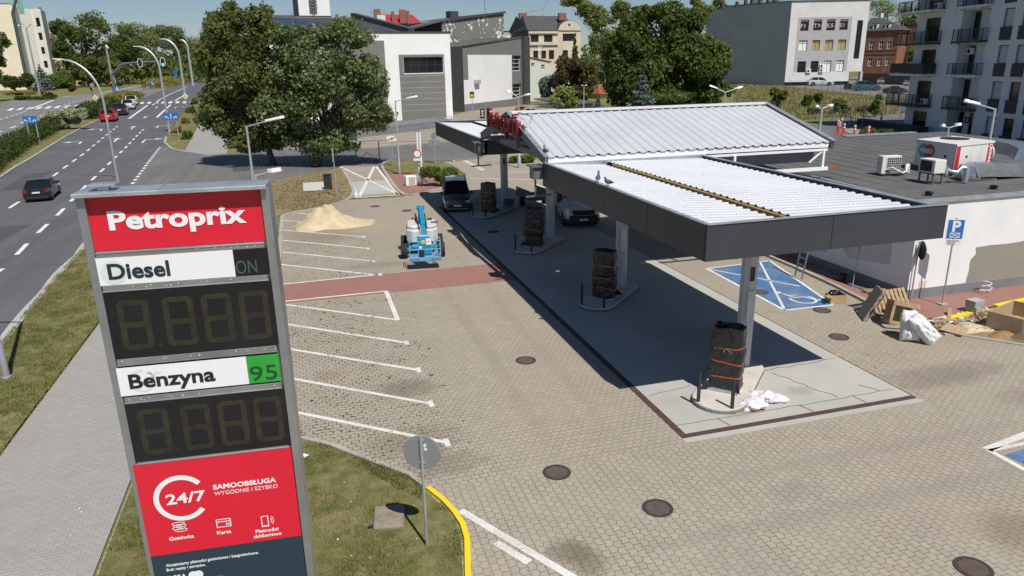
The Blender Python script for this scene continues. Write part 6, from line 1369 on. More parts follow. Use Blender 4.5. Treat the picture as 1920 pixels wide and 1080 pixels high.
def bare(label, base, tops, seed):
 q = random.Random(seed); b = g(*base); t = thing('bare_tree', label, 'tree', b, world=True); mb = MB().mat(m_birch); k = pxs(b)
 for tp in tops:
  e = at_plane(*tp, b, HF); mb.tube([b, b.lerp(e, .5)+RT*q.uniform(-1, 1), e], [.3, .18, .03], 5)
  for i in range(16):
   s_ = b.lerp(e, q.uniform(.45, .95)); d = RT*q.uniform(-1, 1)*22*k+Vector((0, 0, q.uniform(.2, 1)*16*k))+HF*q.uniform(-1, 1)*12*k; mb.tube([s_, s_+d*.6, s_+d], [.09, .06, .02], 4)
   for j in range(3): e2 = s_+d*q.uniform(.4, .9); mb.tube([e2, e2+Vector((q.uniform(-1, 1), q.uniform(-1, 1), q.uniform(-.3, 1)))*6*k], [.05, .015], 3)
 mb.build('branches', m_birch, t)
bare('leafless pale birch behind the villa roof', (1010, 135), [(995, 5), (1020, 0), (1035, 12), (985, 14)], 83); bare('leafless grey treetop sticking out left of the tallest avenue tree', (150, 160), [(146, 20), (138, 30), (152, 22)], 84)
tree('pale green tree behind the office roof', (1665, 120), [(1660, 18, 38, 22), (1690, 30, 30, 26), (1640, 12, 20, 16)], 3500, 1.5, L_pale, 85, group='trees behind the office'); tree('green tree above the brick house seen between the balconies', (1715, 125), [(1712, 50, 26, 24), (1730, 20, 24, 26)], 3000, 1.5, L_mid, 86, group='trees behind the office'); tree('low treetop peeping over the office roof edge', (1420, 118), [(1420, 0, 30, 10), (1460, -4, 26, 10)], 1500, 1.6, L_mid, 87, group='trees behind the office')
tree('small leafy tree behind the third balcony', (1712, 165), [(1712, 103, 17, 16), (1720, 120, 14, 10)], 2200, .7, L_mid, 88)
fs_ = [((1461, 208), [(1460, 182, 16, 18), (1452, 195, 14, 12)], L_dark, 'dark round bush at the left of the field'), ((1517, 203), [(1515, 186, 9, 10), (1512, 194, 9, 8)], L_mid, 'green bush in the middle of the field'), ((1537, 200), [(1535, 182, 11, 10)], L_jun, 'light green bush behind the middle of the field'), ((1575, 216), [(1573, 200, 16, 14), (1583, 207, 10, 8)], L_mid, 'wide bush at the fence in the field'), ((1618, 214), [(1615, 205, 11, 8)], L_plum, 'brownish bush beside the tall field bush'), ((1641, 219), [(1643, 190, 12, 15), (1638, 205, 12, 12)], L_mid, 'tall slim bush at the right of the field'), ((1530, 217), [(1526, 206, 14, 8)], L_dark, 'low dark weeds behind the double lamp')]
for i, (b, e, m, lab) in enumerate(fs_): shrub(lab, b, e, 2200, .5, m, 90+i, group='bushes in the field')
shrub('spreading juniper bush on the planted island beside the grey van', (832, 350), [(815, 325, 22, 16), (840, 328, 20, 18), (848, 338, 14, 12), (800, 322, 14, 10)], 9000, .22, L_jun, 100, nl=3); shrub('low juniper bush seen under the gable roof', (985, 305), [(968, 298, 14, 6), (992, 297, 16, 6)], 2500, .3, L_jun, 101)
shrub('yellow green shrubs on the traffic island by the railing', (1645, 252), [(1622, 248, 10, 6), (1632, 244, 8, 6)], 1600, .4, L_gold, 102); shrub('dark shrubs along the ramp railing', (1665, 254), [(1660, 247, 14, 6), (1680, 249, 12, 5)], 1500, .4, L_mid, 103)
def far_wood():
 q = random.Random(77); lobes = []
 for px in range(-260, 2250, 15):
  D = q.uniform(520, 640); b = P3(px, 110, D); top = 96+(960-px)*.018+q.uniform(-14, 8)
  z = max(8, P3(px, top, D).z); lobes.append((Vector((b.x, b.y, z*.45)), (8+q.uniform(0, 4), 8, z*.55)))
 o = leaves(lobes, 22000, 3.2, 5, L_mid, 'far_wood', None, .6); o['kind'] = 'stuff'; tag(o, 'far belt of woodland closing the horizon', 'woodland')
far_wood()
FIELD = [g2(1380, 160), g2(1470, 163), g2(1600, 178), g2(1705, 190), g2(1705, 212), g2(1600, 218), g2(1500, 226), g2(1440, 208), g2(1375, 195)]
bx_ = (min(p[0] for p in FIELD), min(p[1] for p in FIELD), max(p[0] for p in FIELD), max(p[1] for p in FIELD))
m_dry = blade_mat('dry_field_grass', [(.12, .15, .04), (.25, .24, .08), (.40, .35, .16), (.5, .42, .24)])
tag(blades('field_grass', FIELD, 30000, .3, .8, .2, 0, 6, m_dry, bx_, lambda x, y, d: min(1, max(.25, 1.6*d))), 'tall yellowing wild grass on the field beside the office', 'grass')
def litter():
 q = random.Random(31); vs = []; fs = []
 for i in range(5200):
  px = q.gauss(580, 55); py = q.uniform(318, 395)
  x, y = g2(px, py)
  if not inpoly(x, y, TREE_ISLE): continue
  a = q.uniform(0, 6.28); s_ = q.uniform(.04, .1); b = len(vs); c_, n_ = math.cos(a)*s_, math.sin(a)*s_
  vs += [(x-c_, y-n_, .06), (x-n_*.5, y+c_*.5, .075), (x+c_, y+n_, .06+q.uniform(0, .03)), (x+n_*.5, y-c_*.5, .065)]; fs.append((b, b+1, b+2, b+3))
 me = bpy.data.meshes.new('leaf_litter'); me.from_pydata(vs, [], fs); me.materials.append(blade_mat('dead_leaves', [(.16, .08, .03), (.24, .14, .06), (.3, .2, .1), (.1, .1, .03)])); o = bpy.data.objects.new('leaf_litter', me); COL.objects.link(o); o['kind'] = 'stuff'; tag(o, 'brown fallen leaves on the dirt under the two big trees', 'leaves')
litter()
# ================================================================ VEHICLES
m_tyre = mat('tyre_rubber', (.018, .018, .019), .85, var=.2); m_rim = mat('wheel_rim', (.35, .36, .37), .35, .7); m_trim = mat('black_trim', (.02, .02, .021), .6, var=.1)
m_lamp = mat('headlamp_lens', (.55, .57, .58), .15, .3); m_tail = mat('tail_lamp', (.30, .01, .012), .25); m_plate = mat('number_plate', (.72, .72, .70), .5)
m_cglass = glass_mat('car_glass', (.012, .014, .016), .05)
def paint(name, col, metal=.25): return mat('paint_'+name, col, .28, metal, .04, 1.5, coat=.7)
def car(label, col, kind, rear, head, sc=1.0, group='cars', plates=True, cat='car', name='parked_car', loc=None):
 """rear: ground point under the middle of the tail; head: direction of travel"""
 K = dict(sedan=(4.6, 1.78, 1.43, [(0, .62, .84), (.10, .98, .88), (.9, 1.0, .9), (1.35, 1.02, .89), (3.15, .98, .89), (4.1, .84, .86), (4.5, .68, .74), (4.6, .5, .66)], (.92, 1.7, 2.6, 3.45)),
             hatch=(4.1, 1.76, 1.50, [(0, .66, .80), (.06, 1.0, .86), (.6, 1.06, .88), (1.2, 1.06, .88), (2.75, 1.0, .88), (3.6, .86, .85), (4.0, .7, .74), (4.1, .5, .64)], (.12, .62, 2.1, 3.05)),
             suv=(4.5, 1.86, 1.66, [(0, .72, .84), (.05, 1.08, .9), (.6, 1.14, .92), (1.2, 1.13, .93), (2.95, 1.08, .93), (3.9, .98, .9), (4.4, .82, .8), (4.5, .55, .7)], (.15, .75, 2.35, 3.25)),
             van=(4.4, 1.81, 1.80, [(0, .8, .84), (.04, 1.1, .89), (.5, 1.14, .905), (1.5, 1.14, .905), (3.1, 1.1, .905), (3.9, .98, .87), (4.3, .78, .78), (4.4, .52, .68)], (.06, .3, 2.65, 3.55)))[kind]
 L, W, H, prof, (g0, r0, r1, g1) = K; P = paint(*col) if isinstance(col, tuple) else col
 head = Vector((head[0], head[1], 0)).normalized(); rz = math.atan2(head.y, head.x)
 c = loc or (Vector((rear[0], rear[1], 0))+head*L*sc/2); t = thing(name, label, cat, (c.x, c.y, 0), rz, group, scale=sc); X = -L/2; zb = .2
 mb = MB().mat(P); rings = []
 for x, zt, w_ in prof:
  zb_ = zb+(.12 if x in (prof[0][0], prof[-1][0]) else 0)
  half = [(w_*.9, zb_), (w_, zb_+.12), (w_*1.0, zb_+(zt-zb_)*.6), (w_*.965, zt-.07), (w_*.88, zt-.01)]
  rings.append([(x+X, -y, z) for y, z in half]+[(x+X, 0, zt+.015)]+[(x+X, y, z) for y, z in half[::-1]])
 n = len(rings[0]); vs = [v for r in rings for v in r]; fs = []
 for j in range(len(rings)-1):
  for i in range(n):
   k = (i+1) % n; fs.append((j*n+i, j*n+k, (j+1)*n+k, (j+1)*n+i))
 fs += [tuple(range(n)), tuple((len(rings)-1)*n+i for i in range(n))[::-1]]; mb.add(vs, fs)
 def zt_at(x):
  for (xa, za, wa), (xb, zb2, wb) in zip(prof, prof[1:]):
   if xa <= x <= xb: s_ = (x-xa)/(xb-xa); return za+(zb2-za)*s_, wa+(wb-wa)*s_
 (za, wa), (zb1, wb1) = zt_at(g0), zt_at(g1); wr = W/2*.74; wl = wa*.93; wh = wb1*.93; B = [(g0+X, wl, za), (g1+X, wh, zb1)]; T = [(r0+X, wr, H), (r1+X, wr*.97, H-.02)]
 xm = (r0+r1)/2+X
 roof = [(r0+X, -wr, H-.03), (r0+X, wr, H-.03), (xm, wr*1.02, H+.0), (xm, -wr*1.02, H+.0), (r1+X, wr*.97, H-.04), (r1+X, -wr*.97, H-.04), (xm, 0, H+.035), (r0+X+.02, 0, H+.01), (r1+X-.02, 0, H)]
 mb.add(roof, [(0, 7, 6, 3), (7, 1, 2, 6), (3, 6, 8, 5), (6, 2, 4, 8)])
 pill = .07
 for s_ in (-1, 1):
  mb.bar((g0+X, s_*wl, za-.03), (r0+X, s_*wr, H-.03), pill*1.5, pill*1.2); mb.bar((g1+X, s_*wh, zb1-.03), (r1+X, s_*wr*.97, H-.04), pill, pill)
  mb.bar((r0+X, s_*wr, H-.03), (r1+X, s_*wr*.97, H-.04), pill, pill); xb = X+g0+(g1-g0)*.5; mb.bar((xb, s_*(wl+wh)/2, (za+zb1)/2-.03), (xb, s_*wr, H-.03), pill, pill*.7)
 bd = mb.build('body', P, t, auto=38)
 def pane(nm, pts): m = MB().mat(m_cglass); m.face(pts); return m.build(nm, m_cglass, t)
 e = .012
 pane('windscreen', [(g1+X+e, -wh, zb1-.02), (g1+X+e, wh, zb1-.02), (r1+X+e, wr*.97, H-.05), (r1+X+e, -wr*.97, H-.05)]); pane('rear_window', [(g0+X-e, wl, za-.02), (g0+X-e, -wl, za-.02), (r0+X-e, -wr, H-.05), (r0+X-e, wr, H-.05)])
 for s_ in (-1, 1): pane('side_window', [(g0+X, s_*(wl+.004), za-.02), (g1+X, s_*(wh+.004), zb1-.02), (r1+X, s_*(wr*.97+.004), H-.05), (r0+X, s_*(wr+.004), H-.05)][::s_])
 rr = .33 if kind != 'suv' else .36
 for xw in (L*.18+X, L*.815+X):
  for s_ in (-1, 1):
   y = s_*(W/2-.11); Mw = Matrix.Translation((xw, y, rr)) @ Matrix.Rotation(R(90), 4, 'X')
   mb = MB().mat(m_tyre); mb.lathe([(rr*.55, -.11), (rr*.95, -.11), (rr, -.07), (rr, .07), (rr*.95, .11), (rr*.55, .11)], Mw, 18); wl_ = mb.build('wheel', m_tyre, t, auto=40)
   MB().mat(m_rim).lathe([(rr*.62, -.04), (rr*.6, .116*1), (.05, .10)], Matrix.Translation((xw, y, rr)) @ Matrix.Rotation(R(-90*s_), 4, 'X'), 12).build('rim', m_rim, wl_)
   mb = MB().mat(m_trim); pts = [(xw+rr*1.17*math.cos(a), s_*(W/2*1.0+.002), rr+rr*1.17*math.sin(a)) for a in [R(-18+i*18) for i in range(13)]]; mb.face(pts if s_ < 0 else pts[::-1]); mb.build('wheel_arch', m_trim, t)
 zt0 = prof[1][1]; fx = L+X
 for s_ in (-1, 1):
  mb = MB().mat(m_tail); mb.box((X+.03, s_*W*.40, zt0-.2), (.12, W*.16, .2 if kind != 'van' else .45)); mb.build('tail_light', m_tail, t, bevel=.02)
  mb = MB().mat(m_lamp); z_ = prof[-2][1]-.1; mb.box((fx-.22, s_*W*.37, z_+.02), (.36, W*.2, .17), ry=.25, rz=s_*-.35); mb.build('headlight', m_lamp, t, bevel=.03)
  mb = MB().mat(m_trim if kind == 'van' else P); mb.box((g1+X-.25, s_*(W/2+.06), zb1+.08), (.12, .2, .15)); mb.build('wing_mirror', m_trim, t, bevel=.02)
 mb = MB().mat(m_trim); mb.box((fx-.05, 0, .42), (.14, W*.62, .2)); mb.build('grille', m_trim, t, bevel=.02); mb = MB().mat(m_trim); mb.box((X+.06, 0, .32), (.14, W*.8, .14)); mb.build('rear_bumper', m_trim, t, bevel=.02)
 mb = MB().mat(m_plate); mb.box((fx+.03, 0, .46), (.02, .5, .11)); mb.build('number_plate', m_plate, t); mb = MB().mat(m_plate); mb.box((X-.02, 0, zt0-.28 if kind != 'van' else .6), (.02, .5, .11)); mb.build('number_plate', m_plate, t)
 mb = MB().mat(m_trim); mb.box((0, 0, .22), (L*.9, W*.86, .16)); mb.build('underbody', m_trim, t)
 return t
lane = Vector(g2(262, 190))-Vector(g2(203, 229))
tr_ = 'cars waiting at the traffic light'
car('black saloon car driving alone on the wide road', ('black', (.012, .013, .017)), 'sedan', g2(71, 379), (-.105, 1), .98, group='cars on the road', name='driving_car')
car('bright red car, last in the queue by the median', ('red', (.50, .012, .02)), 'hatch', g2(203, 229), lane, 1.46, tr_, name='waiting_car'); car('dark brown car second from the back of the queue', ('brown', (.035, .022, .022)), 'suv', g2(225, 217), lane, 1.44, tr_, name='waiting_car')
car('smaller white car behind the frontmost white one in the queue', ('white', (.72, .72, .72)), 'hatch', g2(241, 206), lane, 1.52, tr_, name='waiting_car'); car('white car at the front of the queue by the crossing', ('white', (.72, .72, .72)), 'suv', g2(247, 198), lane, 1.5, tr_, name='waiting_car')
back = -(Vector(g2(300, 156))-Vector(g2(285, 162)))
car('small red oncoming car beyond the junction', ('red', (.50, .012, .02)), 'hatch', None, back, 2.2, 'oncoming cars beyond the junction', name='oncoming_car', loc=g(302, 157.5)); car('dark oncoming car behind the red one beyond the junction', ('slate', (.04, .05, .06)), 'suv', None, back, 2.2, 'oncoming cars beyond the junction', name='oncoming_car', loc=g(299, 154.5)); car('grey van far along the road under the avenue trees', ('silver', (.32, .33, .34)), 'van', None, back, 2.5, 'oncoming cars beyond the junction', name='oncoming_car', loc=g(353, 145.5))
rt2 = Vector((RT.x, RT.y, 0)); of_ = 'cars parked beside the office'
def side_car(label, col, kind, px, py, wpx, dirv, group, **kw):
 p = g(px, py); L = dict(sedan=4.6, hatch=4.1, suv=4.5, van=4.4)[kind]; k = pxs(p); d = dirv.normalized(); ap = abs(d.dot(rt2.normalized()))*L+abs(d.dot(HF))*1.8
 return car(label, col, kind, None, d, wpx*k/ap, group, loc=Vector((p.x, p.y, 0)), **kw)
A1 = rt2+HF*-.25; A2 = rt2*-1+HF*.25
side_car('white sport utility car right in front of the office wall', ('white', (.72, .72, .72)), 'suv', 1538, 161, 47, A1, of_); side_car('teal estate car beside a dark one in the office car park', ('teal', (.05, .12, .15)), 'suv', 1624, 170, 52, A1, of_); side_car('dark car half hidden behind the teal estate car', ('darkblue', (.02, .022, .03)), 'suv', 1598, 168, 30, A1+HF*-.6, of_)
side_car('silver hatchback beside the brown boundary wall', ('silver', (.45, .46, .47)), 'hatch', 1660, 158, 34, A1, of_); side_car('black car in the office car park next to the balconies', ('black', (.012, .013, .017)), 'sedan', 1678, 175, 46, A1, of_); side_car('silver car half hidden by the apartment corner', ('silver', (.45, .46, .47)), 'hatch', 1708, 161, 30, A1, of_); side_car('white car roof peeping over the brown wall', ('white', (.72, .72, .72)), 'hatch', 1652, 146, 24, A1, of_)
pk = 'cars parked behind the canopy gable'
side_car('red hatchback behind the white car near the roof lettering', ('red', (.50, .012, .02)), 'hatch', 983, 213, 38, rt2+HF*.25, pk); side_car('white car in front of the red hatchback behind the gable', ('white', (.72, .72, .72)), 'hatch', 999, 217, 42, rt2+HF*.2, pk); side_car('red and white car under the silvery tree beside the ledge', ('red', (.50, .012, .02)), 'hatch', 640, 262, 22, rt2, pk)
van = car('dark grey compact van parked in the canopy shadow facing the camera', ('greyvan', (.075, .08, .085)), 'van', None, (-.17, -1), 1.0, 'vans under the canopy', cat='van', name='parked_van', loc=Vector((9.55, 46.3, 0)))
mb = MB().mat(m_trim)
for s_ in (-1, 1): mb.tube([(-1.75, s_*.66, 1.80), (-1.6, s_*.66, 1.88), (.2, s_*.66, 1.88), (.4, s_*.66, 1.80)], .02, 6)
mb.build('roof_rail', m_trim, van, split=True)
mb = MB().mat(m_rim); mb.box((2.19, 0, .26), (.04, 1.3, .05)); mb.build('bumper_insert', m_rim, van)
def big_van():
 t = thing('panel_van', 'white panel van with dark bumper and open side door under the canopy', 'van', (15.4, 40.0, 0), R(-90-9), 'vans under the canopy'); P = paint('white', (.72, .72, .72)); L, W, H = 5.6, 2.05, 2.5; X = -L/2
 mb = MB().mat(P); prof = [(0, .35, 2.42), (.06, .3, 2.5), (3.3, .3, 2.52), (4.0, .3, 2.40)]; rings = []
 for x, zb, zt in [(0, .4, 2.40), (.08, .32, 2.5), (3.2, .32, 2.52), (3.75, .32, 2.44), (4.55, .32, 1.52), (4.75, .34, 1.40), (5.3, .36, 1.22), (5.5, .42, 1.02), (5.6, .5, .82)]:
  wt = 1.0 if zt < 1.6 else .86
  w_ = W/2*(1 if x < 4.8 else (.97 if x < 5.4 else .86)); half = [(w_*.93, zb), (w_, zb+.15), (w_, zb+(zt-zb)*.45), (w_*(.98 if zt < 1.6 else .95), zb+(zt-zb)*.72), (w_*wt*.97, zt-.08), (w_*wt*.88, zt)]
  rings.append([(x+X, -y, z) for y, z in half]+[(x+X, y, z) for y, z in half[::-1]])
 n = len(rings[0]); vs = [v for r in rings for v in r]; fs = [(j*n+i, j*n+(i+1) % n, (j+1)*n+(i+1) % n, (j+1)*n+i) for j in range(len(rings)-1) for i in range(n)]+[tuple(range(n)), tuple((len(rings)-1)*n+i for i in range(n))[::-1]]; mb.add(vs, fs); mb.build('body', P, t, auto=35)
 e = .015; mb = MB().mat(m_cglass); mb.face([(4.52+X+e, -.92, 1.58), (4.52+X+e, .92, 1.58), (3.85+X+e, .82, 2.36), (3.85+X+e, -.82, 2.36)]); mb.build('windscreen', m_cglass, t)
 for s_ in (-1, 1):
  y = s_*(W/2+.006); mb = MB().mat(m_cglass); q = [(3.05+X, y*.985, 1.42), (4.5+X, y*.985, 1.42), (4.25+X, y*.975, 1.72), (3.75+X, y*.93, 2.12), (3.05+X, y*.93, 2.15)]; mb.face(q[::s_] if s_ < 0 else q[::-1]); dr = mb.build('side_window', m_cglass, t)
  mb = MB().mat(m_trim); mb.box((4.35+X, s_*(W/2+.16), 1.5), (.12, .22, .36)); mb.build('wing_mirror', m_trim, t, bevel=.03)
  mb = MB().mat(m_lamp); mb.box((5.18+X, s_*.80, 1.12), (.42, .26, .2), ry=.5, rz=-s_*.5); mb.build('headlight', m_lamp, t, bevel=.04)
  for xw in (.95, 4.6):
   rr = .35; Mw = Matrix.Translation((xw+X, s_*(W/2-.12), rr)) @ Matrix.Rotation(R(90), 4, 'X'); mb = MB().mat(m_tyre); mb.lathe([(rr*.55, -.11), (rr*.95, -.12), (rr, -.07), (rr, .07), (rr*.95, .12), (rr*.55, .11)], Mw, 18); wl_ = mb.build('wheel', m_tyre, t, auto=40); MB().mat(m_rim).lathe([(rr*.62, -.04), (rr*.6, .125), (.05, .11)], Matrix.Translation((xw+X, s_*(W/2-.12), rr)) @ Matrix.Rotation(R(-90*s_), 4, 'X'), 12).build('rim', m_rim, wl_)
   mb = MB().mat(m_trim); pts = [(xw+X+rr*1.2*math.cos(a), s_*(W/2+.004), rr+rr*1.2*math.sin(a)) for a in [R(-18+i*18) for i in range(13)]]; mb.face(pts if s_ < 0 else pts[::-1]); mb.build('wheel_arch', m_trim, t)
 mb = MB().mat(m_black); mb.face([(1.7+X, -(W/2+.006), .5), (3.0+X, -(W/2+.006), .5), (3.0+X, -(W/2+.0)*.97, 2.2), (1.7+X, -(W/2)*.97, 2.2)]); mb.build('open_doorway', m_black, t)
 mb = MB().mat(P); mb.box((1.0+X, -(W/2+.09), 1.3), (1.3, .06, 1.7)); mb.build('sliding_door', P, t, bevel=.02)
 mb = MB().mat(m_trim); mb.add([(5.2+X, -1.04, .3), (5.64+X, -.8, .3), (5.64+X, .8, .3), (5.2+X, 1.04, .3), (5.2+X, -1.03, .82), (5.66+X, -.78, .74), (5.66+X, .78, .74), (5.2+X, 1.03, .82)], [(0, 3, 2, 1), (4, 5, 6, 7), (0, 1, 5, 4), (1, 2, 6, 5), (2, 3, 7, 6), (3, 0, 4, 7)]); mb.build('front_bumper', m_trim, t, bevel=.04)
 mb = MB().mat(m_black); mb.add([(5.50+X, -.62, .8), (5.50+X, .62, .8), (5.42+X, .7, 1.05), (5.42+X, -.7, 1.05), (5.67+X, -.6, .76), (5.67+X, .6, .76), (5.56+X, .66, 1.02), (5.56+X, -.66, 1.02)], [(4, 5, 6, 7), (0, 1, 5, 4), (3, 7, 6, 2), (0, 4, 7, 3), (1, 2, 6, 5)]); mb.build('grille', m_black, t)
 mb = MB().mat(m_rim); mb.bar((5.61+X, -.64, 1.04), (5.61+X, .64, 1.04), .03); mb.bar((5.69+X, -.58, .76), (5.69+X, .58, .76), .02); mb.build('grille_trim', m_rim, t, split=True)
 mb = MB().mat(m_plate); mb.box((5.68+X, 0, .5), (.02, .5, .11)); mb.build('number_plate', m_plate, t); mb = MB().mat(m_trim); mb.box((0, 0, .3), (L*.88, W*.9, .16)); mb.build('underbody', m_trim, t)
big_van()
def boom_lift():
 t = thing('boom_lift', 'blue and white boom lift with its basket lowered toward the camera', 'boom lift', (5.42, 35.0, 0), R(-8)); t.scale = (.94, .94, .87); m_bl = mat('lift_blue', (.015, .27, .48), .4, .1, .08, 3); m_blp = mat('lift_blue_pale', (.16, .36, .55), .45, var=.1); m_hood = mat('lift_hood', (.60, .61, .62), .45, var=.08, grime=.3)
 rr = .41
 for x in (-.98, .94):
  for y in (-1.0, .92):
   Mw = Matrix.Translation((x, y, rr)) @ Matrix.Rotation(R(90), 4, 'Y'); w_ = MB().mat(m_tyre).lathe([(.2, -.16), (rr*.93, -.17), (rr, -.11), (rr, .11), (rr*.93, .17), (.2, .16)], Mw, 20).build('wheel', m_tyre, t, auto=40); MB().mat(m_hood).lathe([(.22, -.17), (.05, -.19)], Mw, 10).build('rim', m_hood, w_)
 mb = MB().mat(m_bl); mb.box((0, 0, .55), (1.1, 2.3, .32)); mb.box((0, -1.0, .48), (1.75, .2, .2)); mb.box((0, .92, .48), (1.75, .2, .2)); mb.build('chassis', m_bl, t, bevel=.03)
 mb = MB().mat(m_trim); mb.lathe([(.5, .7), (.5, .86)], Matrix(), 20); mb.build('slew_ring', m_trim, t)
 for s_, xo in ((-1, -.48), (1, .50)):
  mb = MB().mat(m_hood); a = .34 if s_ < 0 else .32; pr = [(xo-a, -.55), (xo-a, .9), (xo-a*.5, 1.25), (xo+a*.9, 1.3), (xo+a*.95, -.8), (xo-a*.1, -.85)] if s_ < 0 else [(xo+a, -.55), (xo+a, .9), (xo+a*.5, 1.25), (xo-a*.9, 1.3), (xo-a*.95, -.8), (xo+a*.1, -.85)]
  mb.prism(pr, .78, 1.52); cx = xo; mb.prism([(cx+(x-cx)*.86, .15+(y-.15)*.86) for x, y in pr], 1.515, 1.72); mb.build('engine_hood', m_hood, t, bevel=.09)
 mb = MB().mat(mat('amber_beacon', (.5, .06, .01), .3)); mb.lathe([(.07, 1.72), (.07, 1.86), (.03, 1.88)], Matrix.Translation((-.45, .9, 0)), 10); mb.build('beacon', None, t)
 mb = MB().mat(m_black); mb.box((.68, .0, 1.735), (.36, .22, .03)); mb.box((.45, .75, 1.76), (.25, .2, .08)); mb.build('hood_vents', m_black, t, split=True)
 mb = MB().mat(m_bl); mb.bar((0.02, 1.35, 2.25), (.05, -.85, 1.75), .24, .28); mb.bar((-.02, 1.5, 1.35), (-.02, 1.45, 2.3), .22, .24); mb.bar((-.26, 1.2, 1.75), (-.22, -.4, 1.55), .16, .22); mb.box((0, 1.38, 2.32), (.42, .16, .26)); mb.build('boom', m_bl, t, bevel=.02)
 mb = MB().mat(m_trim); mb.tube([(-.3, 1.2, 2.0), (-.25, .2, 1.9), (-.15, -.6, 1.5)], .04, 6); mb.tube([(.2, 1.2, 2.0), (.22, .2, 1.85), (.2, -.8, 1.6)], .03, 6); mb.build('hoses', m_trim, t, split=True)
 mb = MB().mat(m_bl); mb.bar((.05, -.8, 1.7), (.05, -2.0, 1.25), .2, .2); mb.bar((.05, -.8, 1.45), (.05, -2.0, 1.0), .16, .12); mb.box((.05, -2.1, 1.1), (.35, .25, .5)); mb.build('jib', m_bl, t, bevel=.02)
 bx, by, bz, bw, bd = .05, -3.2, .5, 1.5, .75
 mb = MB().mat(m_blp)
 mb.box((bx, by, bz), (bw, bd, .05)); mb.box((bx, by-bd/2, bz+.1), (bw, .03, .2)); mb.box((bx, by+bd/2, bz+.1), (bw, .03, .2))
 for s_ in (-1, 1): mb.box((bx+s_*bw/2, by, bz+.1), (.03, bd, .2))
 bk = mb.build('basket', m_blp, t)
 mb = MB().mat(m_blp); zt = bz+1.05
 for zz in (zt, bz+.62):
  c4 = [(bx-bw/2, by-bd/2, zz), (bx+bw/2, by-bd/2, zz), (bx+bw/2, by+bd/2, zz), (bx-bw/2, by+bd/2, zz)]
  for a, b in zip(c4, c4[1:]+c4[:1]): mb.tube([a, b], .02, 6)
 for x in (-bw/2, -bw/2+.42, bw/2-.42, bw/2):
  for y in (-bd/2, bd/2): mb.tube([(bx+x, by+y, bz), (bx+x, by+y, zt)], .018, 6)
 mb.build('basket_rail', m_blp, bk)
 mb = MB().mat(m_bl); mb.box((bx, by+bd/2-.03, bz+.6), (.66, .06, .9)); mb.box((bx-.05, by+bd/2+.1, bz+1.02), (.6, .26, .22)); mb.build('control_panel', m_bl, bk, bevel=.02)
 for nm, c_, d_, mm in (('yellow_notice', (bx-.06, by+bd/2-.065, bz+.85), (.18, .012, .18), mat('notice_yellow', (.75, .55, .03), .5)), ('white_notice', (bx+.2, by+bd/2-.065, bz+.85), (.26, .012, .34), m_wframe), ('white_notice', (bx-.2, by+bd/2-.065, bz+.55), (.13, .012, .13), m_wframe), ('document_box', (bx-.15, by+bd/2-.09, bz+.25), (.24, .08, .4), m_trim)):
  MB().mat(mm).box(c_, d_).build(nm, mm, bk)
 mb = MB().mat(m_black)
 for s_ in (-1, 1):
  for i in range(4): mb.box((bx+s_*.52-.18+i*.12, by-bd/2-.018, bz+.08), (.05, .006, .08), ry=.5)
 mb.build('hazard_stripes', m_black, bk)['kind'] = 'stuff'
 mb = MB().mat(m_wframe); q = random.Random(2)
 for i in range(7): mb.box((bx-.25+i*.08, by+bd/2+.05, bz+1.16), (.05, .1, .05), rz=q.uniform(-.4, .4))
 mb.build('control_levers', m_wframe, bk, split=True)
 return t
boom_lift()
# ================================================================ LAMPS, SIGNS, STREET FURNITURE
m_pole = mat('galvanised_pole', (.42, .43, .44), .5, .4, .12, 2); m_head = mat('lamp_head_white', (.72, .74, .77), .35, .1, .05); m_lens = mat('lamp_lens', (.5, .52, .53), .2)
m_sblue = mat('sign_blue', (.02, .16, .52), .4, var=.04); m_swhite = mat('sign_white', (.78, .78, .77), .4, var=.04); m_back = mat('sign_back_grey', (.30, .315, .33), .5, .3, .1, 2); m_syel = mat('sign_yellow', (.80, .48, .02), .4); m_srd = mat('sign_rim_red', (.55, .015, .025), .4)
def lamp_head(mb, tip, root, w_=.28):
 """long flat luminaire from root to tip"""
 tip, root = Vector(tip), Vector(root); d = (tip-root); L = d.length; y = d/L; x = y.cross(Vector((0, 0, 1))).normalized(); z = x.cross(y); M = Matrix(((x.x, y.x, z.x, root.x), (x.y, y.y, z.y, root.y), (x.z, y.z, z.z, root.z), (0, 0, 0, 1)))
 pr = [(0, .35), (.15, .6), (.45, 1), (.8, .85), (1, .35)]; vs = []; fs = []
 for s_, k in pr: vs += [(-w_/2*k, s_*L, 0), (-w_/2*k*.6, s_*L, w_*.3), (w_/2*k*.6, s_*L, w_*.3), (w_/2*k, s_*L, 0), (0, s_*L, -w_*.12)]
 for i in range(4): fs += [(i*5+j, i*5+(j+1) % 5, i*5+5+(j+1) % 5, i*5+5+j) for j in range(5)]
 fs += [tuple(range(5))[::-1], tuple(20+j for j in range(5))]; mb.add(vs, fs, M)
